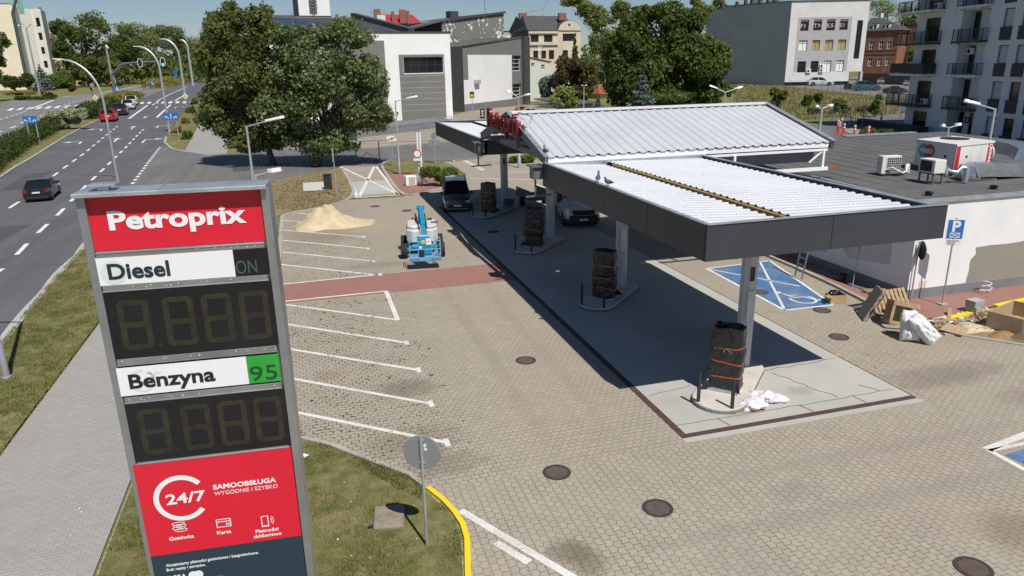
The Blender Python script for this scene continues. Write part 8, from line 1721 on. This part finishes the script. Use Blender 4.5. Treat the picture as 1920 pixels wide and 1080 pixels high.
b = Vector((*g2(955, 396), 0)); t = thing('wheelbarrow', 'dark wheelbarrow in the canopy shade beside the far pump island', 'wheelbarrow', b, rz=R(70)); mb = MB().mat(m_dsteel); mb.add([(-.35, -.2, .35), (.35, -.2, .35), (.35, .2, .35), (-.35, .2, .35), (-.5, -.34, .68), (.6, -.34, .68), (.6, .34, .68), (-.5, .34, .68)], [(0, 3, 2, 1), (0, 1, 5, 4), (1, 2, 6, 5), (2, 3, 7, 6), (3, 0, 4, 7)]); mb.build('tray', m_dsteel, t)
mb = MB().mat(m_tyre); mb.lathe([(.1, -.05), (.2, -.05), (.2, .05), (.1, .05)], Matrix.Translation((.7, 0, .2)) @ Matrix.Rotation(R(90), 4, 'X'), 14); mb.build('wheel', m_tyre, t); mb = MB().mat(m_dsteel)
for s_ in (-1, 1): mb.tube([(.7, s_*.08, .2), (0, s_*.25, .36), (-.95, s_*.3, .72)], .02, 6); mb.tube([(-.3, s_*.27, .4), (-.35, s_*.28, .0)], .02, 6)
mb.build('handle_frame', m_dsteel, t)
b = Vector((*g2(1000, 384), 0)); t = thing('flatbed_trailer', 'dark small trailer with a low mesh side in the shade behind the third column', 'trailer', b, rz=R(95)); mb = MB().mat(m_dsteel); mb.box((0, 0, .55), (2.6, 1.4, .1)); mb.box((0, -.68, .85), (2.6, .05, .5)); mb.box((0, .68, .85), (2.6, .05, .5)); mb.box((-1.28, 0, .85), (.05, 1.36, .5)); mb.build('bed', m_dsteel, t); mb = MB().mat(m_tyre)
for s_ in (-1, 1): mb.lathe([(.15, -.09), (.3, -.09), (.3, .09), (.15, .09)], Matrix.Translation((0, s_*.8, .3)) @ Matrix.Rotation(R(90), 4, 'X'), 16)
mb.build('wheel', m_tyre, t, split=True); mb = MB().mat(m_dsteel); mb.bar((1.3, 0, .5), (2.4, 0, .45), .08); mb.build('drawbar', m_dsteel, t); mb = MB().mat(m_tail); mb.box((-1.32, -.5, .62), (.04, .2, .12)); mb.build('tail_light', m_tail, t)
for i, (p, d, lab) in enumerate((((1411, 764), (.40, .28, .12), 'crumpled white sack lying nearest the sunlit pump island'), ((1432, 748), (.38, .26, .11), 'crumpled white sack lying behind the nearest one'), ((1456, 753), (.32, .20, .08), 'flat white sack at the right of the three on the concrete'))):
 c = Vector((*g2(*p), .02)); q = random.Random(40+i); mb = MB().mat(m_poly); mb.blob((c.x, c.y, d[2]*.8), d, .2, 32, 18, seed=30+i, fn=lambda v: v*(1+.3*mnoise.noise((v.x*7, v.y*7, v.z*9+i))+.16*mnoise.noise((v.x*19, v.y*19, v.z*15)))); o = mb.build('white_sack', m_poly, None, auto=50); tag(o, lab, 'sack', 'crumpled white sacks by the sunlit pump')
mb = MB().mat(mat('soil_spill', (.3, .2, .12), .95, var=.3)); c = g2(1405, 765); mb.sheet([(c[0]+.6*math.cos(a)*(1+.2*math.sin(3*a)), c[1]+.3*math.sin(a)*(1+.2*math.sin(4*a))) for a in [i*.3 for i in range(21)]], .0125); o = mb.build('spilled_soil', None, None); o['kind'] = 'structure'
m_wood = mat('raw_timber', (.38, .27, .155), .8, var=.28, scale=6); m_woodg = mat('weathered_timber', (.30, .255, .21), .85, var=.25, scale=5); m_woodo = mat('orange_timber', (.36, .17, .05), .7, var=.25, scale=5); m_osb = mat('particle_board', (.40, .30, .19), .8, var=.3, scale=14)
def pallet(mb, w_=1.2, d=.8, n=6):
 for i in range(n): mb.box((-w_/2+.05+i*(w_-.1)/(n-1), 0, .13), (.1, d, .022))
 for y in (-d/2+.05, 0, d/2-.05):
  mb.box((0, y, .108), (w_, .09, .02))
  for x in (-w_/2+.06, 0, w_/2-.06): mb.box((x, y, .06), (.13, .09, .076))
  mb.box((0, y, .011), (w_, .09, .02))
def lean(name, label, c, rot, fn, m, group=None, cat='pallet', lift=0):
 o = thing(name, label, cat, (c[0], c[1], lift)); o.rotation_euler = rot; tag(o, None, None, group); mb = MB().mat(m); fn(mb); mb.build('boards', m, o); return o
gp = 'broken pallets by the shop corner'
o = lean('wooden_pallet', 'pallet with a closed grey board face leaning at the left of the pile', (19.15, 19.85), (0, 0, 0), lambda mb: (pallet(mb), mb.box((0, 0, .152), (1.22, .82, .018))), m_woodg, gp, lift=.53)
_n = Vector((-.80, .42, .42)).normalized(); _h = Vector((.46, .89, 0)).normalized(); _h = (_h-_n*_h.dot(_n)).normalized(); _t = _h.cross(_n)
o.rotation_euler = Matrix(((_t.x, _h.x, _n.x), (_t.y, _h.y, _n.y), (_t.z, _h.z, _n.z))).to_euler()
lean('wooden_pallet', 'tilted slatted pallet across the top of the pile', (20.0, 20.05), (R(52), R(-6), R(-12)), lambda mb: pallet(mb, 1.3, .9, 9), m_wood, gp, lift=.45); lean('wooden_pallet', 'pallet lying behind the slatted one at the wall side', (20.1, 20.55), (R(12), R(8), R(10)), lambda mb: pallet(mb, 1.25, .8, 8), m_wood, gp, lift=.5)
def crate(mb):
 for x in (-.38, .38):
  for y in (-.3, .3): mb.box((x, y, .4), (.09, .07, .8))
 for z in (.08, .74):
  for y in (-.345, .345): mb.box((0, y, z), (.85, .03, .12))
  for x in (-.43, .43): mb.box((x, 0, z), (.03, .62, .12))
 mb.box((0, 0, .82), (.86, .7, .03)); mb.box((0, .36, .4), (.7, .02, .6))
lean('wooden_crate', 'open sided wooden crate frame leaning in front of the pallets', (19.35, 18.85), (R(-14), R(10), R(-28)), crate, m_wood, None, 'crate', .06)
for i, (a, c, m, lab) in enumerate((((19.6, 19.5, .75), (20.9, 19.4, .3), m_woodo, 'long orange brown plank sliding off the crate'), ((18.6, 18.6, .03), (19.3, 18.1, .05), m_wood, 'loose plank on the paving in front of the crate'), ((20.2, 18.35, .08), (21.0, 18.15, .1), m_woodo, 'short plank beside the white sacks'), ((20.6, 18.7, .1), (22.1, 18.45, .1), m_woodg, 'long pale batten lying on the dug up ground'), ((21.3, 18.6, .1), (22.0, 19.25, .25), m_wood, 'slanting batten propped on the grey blocks'))):
 mb = MB().mat(m); mb.bar(a, c, .12, .03); tag(mb.build('plank', m, None), lab, 'plank', 'loose planks on the rubble')
mb = MB().mat(m_osb); mb.box((20.75, 17.85, .1), (.85, .7, .02), rz=.5, rx=.05); tag(mb.build('board', m_osb, None), 'reddish square board lying right of the white rubble sacks', 'board')
def sack(label, foot, up, face, w_, h, t_, seed):
 """filled woven sack: flat seamed rim, bulging faces, folded neck"""
 up = Vector(up).normalized(); n = Vector(face); n = (n-up*n.dot(up)).normalized(); u = up.cross(n); N, M_ = 26, 30; vs = []; fs = []
 for sd in (1, -1):
  for j in range(M_+1):
   for i in range(N+1):
    a, b = -1+2*i/N, -1+2*j/M_; wd = w_/2*(1-.10*max(0, b)**2-.34*max(0, b-.62)/.38-.08*math.cos(b*2.2))
    bul = (1-abs(a)**3.2)*(1-abs(b)**5); k = bul**.55*t_/2*(1.1-.45*b if b > 0 else 1.1)
    wr = .10*mnoise.noise((a*3+seed, b*3, sd*2))+.13*abs(mnoise.noise((a*4+b*3+seed, b*7, sd*5)))-.04
    k = max(0, k*(1+wr*2.2)); e = .02*mnoise.noise((b*9, seed, a*3))
    vs.append(Vector(foot)+u*(a*wd+e)+up*((b+1)*h/2+.03*a*a*(1 if b > 0 else -1))+n*(sd*k))
 S_ = (N+1)*(M_+1)
 for sd in (0, 1):
  for j in range(M_):
   for i in range(N):
    q = [sd*S_+j*(N+1)+i, sd*S_+j*(N+1)+i+1, sd*S_+(j+1)*(N+1)+i+1, sd*S_+(j+1)*(N+1)+i]; fs.append(tuple(q if sd == 0 else q[::-1]))
 mb = MB().mat(m_poly); mb.add(vs, fs); tag(mb.build('rubble_sack', m_poly, None, auto=55), label, 'sack', 'white rubble sacks beside the pallets')
c = g2(1712, 643); sack('bulging white rubble sack standing against the crate', (c[0], c[1]+.16, .02), (.12, .3, 1), (-.5, -.8, .1), .6, 1.0, .46, 3)
c = g2(1757, 647); sack('white rubble sack leaning out over the paving', (c[0], c[1]+.1, .08), (-.62, .42, .8), (-.3, -.9, .4), .56, 1.12, .44, 8)
m_block = mat('grey_block', (.36, .37, .36), .9, var=.1, scale=6)
for i, (dx, z, rz, lab) in enumerate(((0, .25, .3, 'lower grey concrete block on the rubble'), (-.02, .48, .12, 'upper grey concrete block of the two stacked on the rubble'))):
 c = g2(1825, 588); mb = MB().mat(m_block); mb.box((c[0]+dx, c[1], z-.06), (.5, .38, .24), rz=rz); tag(mb.build('concrete_block', m_block, None, bevel=.01), lab, 'concrete block', 'stacked concrete blocks')
t = thing('planter_box', 'open wooden formwork box with sand inside at the right edge', 'wooden box', (23.1, 17.55, .06), R(18)); mb = MB().mat(m_osb)
for x, y, w_, d in ((0, -.55, 1.9, .04), (0, .55, 1.9, .04), (-.95, 0, .04, 1.06), (.95, 0, .04, 1.06)): mb.box((x, y, .3), (w_, d, .55))
mb.build('sides', m_osb, t); mb = MB().mat(m_wood); mb.box((0, 0, .03), (1.9, 1.1, .05)); mb.build('base', m_wood, t)
for i, (c, rx, ry, h, lab, m) in enumerate((((21.6, 17.9), .9, .6, .16, 'low mound of bare yellow sand by the kerb', 'yellow_sand'), ((21.9, 17.0), .6, .4, .22, 'reddish soil mound in front of the wooden box', None), ((22.5, 16.75), .7, .4, .25, 'heap of dark twigs and soil at the kerb', None), ((21.6, 18.95), .9, .25, .14, 'broken plaster rubble under the yellow kerb', None))):
 mm = bpy.data.materials.get('yellow_sand') if m else mat('soil_%d' % i, ((.3, .17, .08), (.3, .17, .08), (.12, .085, .055), (.5, .45, .4))[i], .95, var=.4, scale=9, bump=.6)
 heap('soil_heap', lab, c, rx, ry, h, mm, 60+i, 'soil heap', 30)
def rubble():
 q = random.Random(9); mb = MB(); ms = [m_wood, m_woodg, m_patch, m_swhite, mat('brick_bit', (.32, .12, .06), .9), mat('grey_bit', (.3, .3, .29), .9)]
 for i in range(260):
  x, y = q.uniform(20.4, 24), q.gauss(18.4, .5)
  if y > 19.3-.1 or y < 16.6 or (20.4 < x < 21.2 and y < 18.2): continue
  mb.mat(q.choice(ms)); s_ = q.uniform(.02, .1); mb.box((x, y, .06+s_*.3), (s_*q.uniform(.6, 3), s_, s_*.6), rz=q.uniform(0, 3), rx=q.uniform(-.4, .4))
 for i in range(40): x, y = g2(q.uniform(1560, 1720), q.uniform(600, 690)); mb.mat(q.choice(ms)); s_ = q.uniform(.012, .03); mb.box((x, y, .01), (s_*2, s_, s_*.6), rz=q.uniform(0, 3))
 o = mb.build('rubble_scraps', None, None); o['kind'] = 'stuff'; tag(o, 'scattered rubble scraps on the dug up ground', 'rubble')
rubble()
t = thing('cardboard_box', 'open cardboard box holding a black bag at the blue bay corner', 'cardboard box', (*g2(1566, 566), 0), R(-12)); m_card = mat('cardboard', (.40, .29, .16), .85, var=.12); mb = MB().mat(m_card)
for x, y, w_, d in ((0, -.22, .62, .015), (0, .22, .62, .015), (-.31, 0, .015, .425), (.31, 0, .015, .425)): mb.box((x, y, .17), (w_, d, .32))
mb.box((0, 0, .012), (.6, .42, .015)); mb.bar((-.33, -.22, .33), (-.48, -.22, .28), .3, .01); mb.build('carton', m_card, t)
o = MB().mat(m_wrap).blob((0, 0, 0), (.24, .16, .14), .2, seed=6).build('black_bag', m_wrap, None, auto=50); c = g2(1563, 564); o.location = (c[0], c[1], .30); tag(o, 'black plastic bag stuffed in the cardboard box', 'bag')
b = Vector((*g2(1506, 518), .07)); t = thing('step_ladder', 'aluminium ladder leaning against the shop wall under the canopy edge', 'ladder', (b.x, b.y, 0), world=True); mb = MB().mat(m_alu); bl, br, tl, tr2 = g(1490, 518, .07), g(1503, 524, .07), None, None; d_ = Vector((.55, .25, 2.2))
for P_ in (bl, br): mb.bar(P_, P_+d_, .06, .03)
mb.build('rail', m_alu, t, split=True); mb = MB().mat(m_alu)
for i in range(1, 8): mb.bar(bl+d_*i/8, br+d_*i/8, .035)
mb.build('rung', m_alu, t, split=True)
mb = MB().mat(m_pole); a = g(1598, 538, .07); mb.tube([a, Vector((21.72, a.y+.6, 2.7))], .016, 6); t = thing('roller_pole', 'long extension pole propped against the shaded shop wall', 'pole', a, world=True); mb.build('pole', m_pole, t); mb = MB().mat(m_srd); P_ = a.lerp(Vector((21.72, a.y+.6, 2.7)), .55); mb.tube([P_, a.lerp(Vector((21.72, a.y+.6, 2.7)), .6)], .024, 6); mb.build('grip', m_srd, t)
c = g2(1578, 530); t = thing('bucket', 'black paint bucket on the red footway by the shaded wall', 'bucket', (c[0], c[1], .07)); MB().mat(m_trim).lathe([(.13, 0), (.17, .3), (.155, .3), (.12, .04)], n=16).build('pail', m_trim, t, auto=40); MB().mat(m_dsteel).tube([(.17*math.cos(a_), .0+.0*a_, .3+.12*math.sin(a_)) for a_ in [i*.3927 for i in range(9)]], .006, 5).build('handle', m_dsteel, t)
m_tarp = mat('grey_foil', (.16, .17, .19), .35, .1, .3, 3, .4, 9); mb = MB().mat(m_tarp); q = random.Random(12); nx, ny = 26, 7; vs = []
for i in range(nx):
 for j in range(ny): y = 21.3+i*.17; x = 21.05+j*.12; vs.append((x+.05*mnoise.noise((x*3, y*2, 1)), y, .085+.05*abs(mnoise.noise((x*4, y*3, 3)))+(.12 if j == ny-1 else 0)))
mb.add(vs, [(i*ny+j, (i+1)*ny+j, (i+1)*ny+j+1, i*ny+j+1) for i in range(nx-1) for j in range(ny-1)]); tag(mb.build('plastic_sheet', m_tarp, None, auto=60), 'crumpled grey plastic sheet along the foot of the shaded wall', 'plastic sheet')
mb = MB().mat(m_plate); c = wallp(1830, 560); mb.tube([(c.x+.3*math.cos(a_)*k_, BY0-.35+.16*math.sin(a_)*k_, .1+.03*a_) for a_, k_ in [(i*.6, 1-.015*i) for i in range(28)]], .015, 5); tag(mb.build('cable_coil', m_plate, None), 'loose coil of pale cable on the red footway by the wall', 'cable')
mb = MB().mat(m_poly); c = g2(571, 861); mb.blob((c[0], c[1], .09), (.11, .06, .05), .25, seed=8); tag(mb.build('paper_scrap', m_poly, None, smooth=True), 'white crumpled paper on the lawn beside the price sign', 'litter')
q = random.Random(15); mb = MB().mat(m_swhite)
for i in range(46):
 x, y = (q.uniform(-3.8, 2), q.uniform(10, 16.5)) if i < 26 else (q.uniform(-7.6, -4.6), q.uniform(13, 28))
 if i < 26 and not inpoly(x, y, SIGN_ISLE): continue
 mb.box((x, y, .07 if i < 26 else .018), (q.uniform(.015, .05), q.uniform(.01, .03), .008), rz=q.uniform(0, 3))
o = mb.build('litter_specks', m_swhite, None); o['kind'] = 'stuff'; tag(o, 'tiny white scraps of litter on lawn and pavement', 'litter')
def pigeon(label, loc, rz, alert):
 t = thing('pigeon', label, 'pigeon', loc, rz, 'pigeons on the canopy edge', scale=1.25); m_pg = mat('pigeon_grey', (.10, .10, .115), .7, var=.3, scale=20); me = bpy.data.meshes.new('body')
 pts = [(-.17, 0, .07, .012), (-.10, 0, .09, .03), (-.02, 0, .105, .055), (.05, 0, .125, .058), (.095, 0, .165, .036), (.11, 0, .205+.02*alert, .024), (.122, 0, .228+.025*alert, .026), (.15, 0, .228+.025*alert, .010), (.168, 0, .222+.025*alert, .004)]
 mb = MB().mat(m_pg); mb.tube([p[:3] for p in pts], [p[3] for p in pts], 10); mb.build('body', m_pg, t, smooth=True)
 for s_ in (-1, 1): MB().mat(m_trim).add([(.05, s_*.05, .14), (-.02, s_*.062, .135), (-.16, s_*.02, .075), (-.04, s_*.055, .085), (.05, s_*.055, .1)], [(0, 1, 2, 3, 4)]).build('wing', m_trim, t)
 mb = MB().mat(m_tail)
 for s_ in (-1, 1): mb.tube([(.01, s_*.02, .07), (.015, s_*.02, 0)], .006, 5)
 mb.build('leg', m_tail, t, split=True)
p1 = at_plane(1121, 341, Vector((CX0, 0, 0)), Vector((1, 0, 0))); p2 = at_plane(1141, 345, Vector((CX0, 0, 0)), Vector((1, 0, 0))); pigeon('upright pigeon on the canopy edge, left of a pair', (CX0, p1.y, 5.384), R(60), 1.5); pigeon('crouching pigeon on the canopy edge, right of a pair', (CX0, p2.y, 5.384), R(200), 0); pigeon('single pigeon at the gable eave corner', (9.0, CYA+.15, 5.66), R(100), 1)
# ================================================================ ON THE SHOP ROOF
def zr(y): return 3.86+.32*(y-BY0)/(BY1-BY0)
m_acw = mat('unit_white', (.68, .68, .66), .45, var=.06, scale=2, grime=.15); m_foil = mat('silver_foil', (.62, .63, .65), .28, .85, .15, 4, .5, 16)
c = g(1664, 328, zr(26.4)); t = thing('rooftop_condenser', 'white outdoor unit with dark coil grid on the left of the shop roof', 'air conditioner', c, R(-7), 'outdoor air conditioning units'); MB().mat(m_acw).box((0, 0, .47), (.92, .36, .78)).build('case', m_acw, t, bevel=.02)
mb = MB().mat(m_black); mb.box((.1, -.185, .47), (.66, .012, .64)); coil = mb.build('coil', m_black, t); mb = MB().mat(m_acw)
for i in range(8): mb.box((.1-.33+i*.094, -.198, .47), (.014, .014, .64))
for i in range(7): mb.box((.1, -.206, .47-.31+i*.103), (.66, .012, .014))
mb.build('guard_grid', m_acw, coil); MB().mat(m_trim).box((0, 0, .04), (.9, .5, .08)).build('feet', m_trim, t)
pth = [(-.25, -.2, .25), (-.1, -.35, .4), (.15, -.4, .25), (.45, -.35, .12), (.75, -.2, .15), (.85, -.05, .38), (.98, .05, .4), (1.05, .1, .05)]; mb = MB().mat(m_poly); mb.tube(pth, [.035, .035, .04, .04, .05, .08, .09, .09], 8); mb.build('lagged_pipe', m_poly, t, auto=50)
c = g(1743, 343, zr(24.6)); t = thing('rooftop_condenser', 'white outdoor unit raised on a dark table stand on the shop roof', 'air conditioner', c, R(-92), 'outdoor air conditioning units'); MB().mat(m_acw).box((0, 0, .72), (.85, .55, .55)).build('case', m_acw, t, bevel=.02); mb = MB().mat(m_black); mb.box((-.03, -.28, .72), (.6, .012, .42)); mb.build('coil', m_black, t)
mb = MB().mat(m_dsteel)
for x in (-.36, .36):
 for y in (-.22, .22): mb.box((x, y, .22), (.06, .06, .44))
mb.box((0, -.22, .42), (.85, .05, .06)); mb.box((0, .22, .42), (.85, .05, .06)); mb.build('stand', m_dsteel, t)
W_ = lambda x, y, z: (x*math.cos(R(92))-y*math.sin(R(92)), x*math.sin(R(92))+y*math.cos(R(92)), z)
mb = MB().mat(m_foil); mb.tube([W_(.3, -.3, .8), W_(.45, -.3, .6), W_(.38, -.38, .4), W_(.5, -.3, .3)], .08, 8); mb.tube([W_(.35, -.1, .8), W_(.65, -.25, .5), W_(.9, -.4, .42), W_(1.1, -.42, .64), W_(1.3, -.5, .62), W_(1.3, -.5, .05)], [.06, .08, .1, .11, .12, .12], 10); mb.build('lagged_pipe', m_foil, t, auto=50, split=True)
def big_unit():
 z0 = zr(28.5); zt = z0+1.3; C0 = g(1795, 272, zt); Lp, Rp = g(1720, 262, zt), g(1864, 265, zt)
 t = thing('ventilation_unit', 'large white rooftop ventilation unit with red corner strips and round FRIGO emblem', 'ventilation unit', (C0.x, C0.y, z0), world=True)
 f1 = Fac(Lp, C0); f2 = Fac(C0, Rp); hb = z0+.15
 a, b, c = Lp, C0, Rp; d = Lp+(Rp-C0); mb = MB().mat(m_acw); poly = [(a.x, a.y), (b.x, b.y), (c.x, c.y), (d.x, d.y)]; mb.prism(poly, hb, zt-.06); mb.build('case', m_acw, t)
 mb = MB().mat(m_acw); cx = sum(p[0] for p in poly)/4; cy = sum(p[1] for p in poly)/4; mb.prism([(cx+(x-cx)*1.03, cy+(y-cy)*1.03) for x, y in poly], zt-.058, zt+.03); lid = mb.build('lid', m_acw, t)
 mb = MB().mat(m_trim); q = Vector((cx, cy, 0)).lerp(Vector((d.x, d.y, 0)), .25); mb.lathe([(.6, zt+.032), (.6, zt+.06), (.5, zt+.065)], Matrix.Translation((q.x, q.y, 0)), 20); mb.build('fan_opening', m_trim, lid)
 mr = mat('unit_red', (.55, .012, .03), .4); mb = MB().mat(mr); f2.bx(mb, .02, .28, hb, zt-.08, 0, .012); mb.build('corner_strip', mr, t); mb = MB().mat(mr); f2.bx(mb, f2.L-.36, f2.L-.02, hb, zt-.08, 0, .012); st = mb.build('corner_strip', mr, t)
 M = wallM(f2.p(f2.L-.1, hb+.08, .016), Vector((0, 0, 1)), f2.n); text_mesh('LENNOX', .21, M, m_swhite, .002, .012, 1, name='lettering', parent=st)
 mb = MB().mat(m_swhite);
 for i in range(9):
  a0, a1 = R(-60+i*27), R(-60+(i+1)*27); P_ = lambda t_, r: f2.p(f2.L-.19+r*math.cos(t_), zt-.22+r*math.sin(t_), .017); mb.face([P_(a0, .13), P_(a1, .13), P_(a1, .09), P_(a0, .09)])
 mb.build('ring_emblem', m_swhite, st)
 mb = MB().mat(m_offg)
 for u in (.5, .98): f1.bx(mb, f1.L*u-.02, f1.L*u, hb, zt-.1, 0, .006)
 for u in (.42, .68): f2.bx(mb, f2.L*u, f2.L*u+.015, hb, zt-.1, 0, .006)
 f2.bx(mb, .3, f2.L-.38, hb+.3, hb+.32, .0061, .011); mb.build('panel_seam', m_offg, t, split=True)
 mt = mat('emblem_teal', (.05, .35, .42), .4); cc = f1.L*.2, zt-.42
 for nm, m, du, o in (('emblem_disc', mt, .0, .008), ('emblem_disc', mr, .38, .012)): mb = MB().mat(m); mb.face([f1.p(cc[0]+du+.3*math.cos(a_), cc[1]+.3*math.sin(a_), o) for a_ in [i*.3142 for i in range(20)]]); dd = mb.build(nm, m, t)
 text_mesh('FRIGO', .27, wallM(f1.p(cc[0]-.18, cc[1]-.1, .016), f1.u, f1.n), m_swhite, .002, .012, .98, name='lettering', parent=dd)
 mb = MB().mat(m_trim); q = f1.p(f1.L*.76, hb+.6, .01); mb.face([q+f1.u*.07*math.cos(a_)+Vector((0, 0, .07*math.sin(a_))) for a_ in [i*.6283 for i in range(10)]]); q = f2.p(f2.L*.3, hb+.6, .01); mb.face([q+f2.u*.07*math.cos(a_)+Vector((0, 0, .07*math.sin(a_))) for a_ in [i*.6283 for i in range(10)]]); mb.build('latch', m_trim, t, split=True)
 mb = MB().mat(m_acw); q = f2.p(f2.L+.12, zt-.55, -.5); mb.lathe([(.5, 0), (.45, .18), (.3, .3)], Matrix.Translation(q) @ f2.u.to_track_quat('Z', 'Y').to_matrix().to_4x4(), 18); mb.build('fan_cowl', m_acw, t)
 mb = MB().mat(m_dsteel); mb.prism([(cx+(x-cx)*.92, cy+(y-cy)*.92) for x, y in poly], z0-.1, hb); mb.build('base_frame', m_dsteel, t)
 return C0
big_unit()
def duct(label, pts, w_, h, group='galvanised ducts on the shop roof'):
 t = thing('air_duct', label, 'duct', pts[0], world=True, group=group); mb = MB().mat(m_galvd); P_ = [Vector(p) for p in pts]; rings = []
 for i, p in enumerate(P_):
  d = (P_[min(i+1, len(P_)-1)]-P_[max(i-1, 0)]); d.normalize(); x = d.cross(Vector((0, 0, 1)));
  if x.length < .2: x = Vector((RT.x, RT.y, 0))
  x.normalize(); z = x.cross(d); rings.append([p-x*w_/2-z*h/2, p+x*w_/2-z*h/2, p+x*w_/2+z*h/2, p-x*w_/2+z*h/2])
 vs = [v for r in rings for v in r]; mb.add(vs, [(i*4+j, i*4+(j+1) % 4, i*4+4+(j+1) % 4, i*4+4+j) for i in range(len(P_)-1) for j in range(4)]+[(3, 2, 1, 0), tuple(4*(len(P_)-1)+j for j in range(4))]); mb.build('duct', m_galvd, t, auto=30); return t
m_galvd = mat('duct_zinc', (.50, .53, .56), .32, .8, .25, 3, .3, 10)
zz = zr(24)
YP = lambda px, py, Y: at_plane(px, py, Vector((0, Y, 0)), Vector((0, 1, 0)))
t = duct('wide galvanised duct bending down into the roof beside the unit', [YP(px, py, 23.9) for px, py in ((1814, 339), (1813, 329), (1817, 321), (1829, 317), (1870, 317), (1915, 318))]+[(31.4, 24.9, zz+.75), (32.4, 26.4, zz+.8), (32.4, 28.2, zz+.9)], .75, .55)
mb = MB().mat(m_acw); c = g(1828, 334, zz+.02); mb.box(c, (1.3, .9, .06), rz=-.15); mb.build('roof_flange', m_acw, t)
duct('short curved galvanised duct between the two outdoor units', [YP(px, py, 26.2) for px, py in ((1742, 306), (1765, 306), (1780, 308), (1790, 315), (1789, 327))], .8, .55)
mb = MB().mat(m_black); mb.tube([g(1733, 300, zr(27)), g(1733, 250, zr(27)+2)], .015, 5)
# ================================================================ FENCES AND POSTS AT THE BACK
m_flex = mat('flex_post_red', (.65, .08, .05), .5);
def flexpost():
 r = thing('flexible_post', None, 'bollard'); MB().mat(m_flex).lathe([(.2, 0), (.2, .05), (.1, .08), (.09, 1.0), (.07, 1.05)], n=10).build('post', m_flex, r, auto=40)
 for z in (.62, .88): MB().mat(m_swhite).lathe([(.097, z), (.097, z+.13)], n=10).build('white_band', m_swhite, r)
 return r
fp = flexpost()
for i, (p, lab) in enumerate((((1570, 246), 'red and white flexible post at the tip of the traffic island'), ((1572.5, 250), 'red and white flexible post just behind the tip of the island'), ((1581, 254), 'third red and white flexible post along the island edge'), ((1601, 258), 'fourth red and white flexible post nearest the shop roof'), ((1627, 260), 'red and white flexible post by the yellow shrubs'))):
 o = fp if i == 0 else dup(fp, (0, 0, 0), 0); x, y = g2(*p); o.location = (x, y, .05); o.scale = (1.35,)*3; tag(o, lab, 'bollard', 'red and white flexible posts')
gpost = thing('grey_post', None, 'bollard'); MB().mat(m_dsteel).lathe([(.09, 0), (.09, 1.0), (.05, 1.06)], n=10).build('post', m_dsteel, gpost, auto=40); MB().mat(m_swhite).lathe([(.097, .75), (.097, .9)], n=10).build('white_band', m_swhite, gpost)
for i, (p, lab) in enumerate((((1577, 240), 'grey post with white band left in the shaded street'), ((1593, 239), 'grey post with white band second from the left in the shade'), ((1617, 237), 'grey post with white band third in the shade'), ((1651, 234), 'grey post with white band nearest the apartment house'))):
 o = gpost if i == 0 else dup(gpost, (0, 0, 0), 0); x, y = g2(*p); o.location = (x, y, 0); o.scale = (1.4,)*3; tag(o, lab, 'bollard', 'grey posts in the shaded street')
def mesh_fence(label, pts, h, step=2.6, cat='fence', name='mesh_fence'):
 P_ = [Vector((*g2(*p), 0)) for p in pts]; t = thing(name, label, cat, P_[0], world=True); up = Vector((0, 0, 1)); mw = MB().mat(m_dsteel)
 for a, b in zip(P_, P_[1:]):
  n = max(1, int((b-a).length/step))
  for i in range(n): mb = MB().mat(m_dsteel); q = a.lerp(b, i/n); mb.tube([q, q+up*h], .06, 6); mb.build('post', m_dsteel, t)
  m = int((b-a).length/.5)
  for i in range(m): q = a.lerp(b, i/m); mw.bar(q+up*.1, q+up*(h-.1), .012)
  for z in (.1, h*.5, h-.1): mw.bar(a+up*z, b+up*z, .02)
 mw.build('wire_mesh', m_dsteel, t)
mesh_fence('long dark mesh fence between the field and the office car park', [(1480, 173), (1540, 176), (1600, 184), (1665, 193), (1700, 198)], 3.2, 4.5)
mesh_fence('dark mesh fence along the near edge of the field', [(1380, 205), (1440, 221), (1497, 231), (1560, 226), (1620, 220), (1660, 217), (1700, 213)], 2.8, 5.0); mesh_fence('dark mesh fence at the foot of the pale green house', [(990, 213), (1025, 210), (1062, 212)], 2.6, 2.5)
b = Vector((*g2(1688, 222), 0)); t = thing('road_sign', 'small blue parking plate on posts below the lowest left balcony', 'road sign', b, world=True); k = pxs(b); mb = MB().mat(m_dsteel); mb.tube([b, b+Vector((0, 0, 26*k))], .05, 6); mb.build('post', m_dsteel, t); mb = MB().mat(m_sblue); sign_quad(mb, b+Vector((0, 0, 21*k))+TOC*.1, TOC, 6*k, 10*k); pl = mb.build('plate', m_sblue, t)
for px, py, tx, ty, lab in ((985, 110, 985, 68, ''),): pass
def dish(label, px, py, D, r):
 c = P3(px, py, D); t = thing('satellite_dish', label, 'satellite dish', c, group='satellite dishes', world=True); M = Matrix.Translation(c) @ (TOC+Vector((.1, 0, .35))).normalized().to_track_quat('Z', 'Y').to_matrix().to_4x4(); mb = MB().mat(m_back); mb.lathe([(.05, 0), (r*.6, .08*r), (r, .25*r), (r*.98, .27*r), (r*.58, .12*r)], M, 18); mb.build('reflector', m_back, t, auto=40); mb = MB().mat(m_dsteel); mb.tube([c-Vector((0, 0, r*1.7)), c], .06, 6); mb.tube([M @ Vector((0, -r*.9, .2*r)), M @ Vector((0, 0, r*.9))], .04, 5); mb.build('mast', m_dsteel, t)
dish('grey satellite dish on the roof edge of the sloped building', 954, 67, 168, .55); dish('grey satellite dish on a pole in front of the villa windows', 1012.5, 91, 205, .75)
b0_ = None
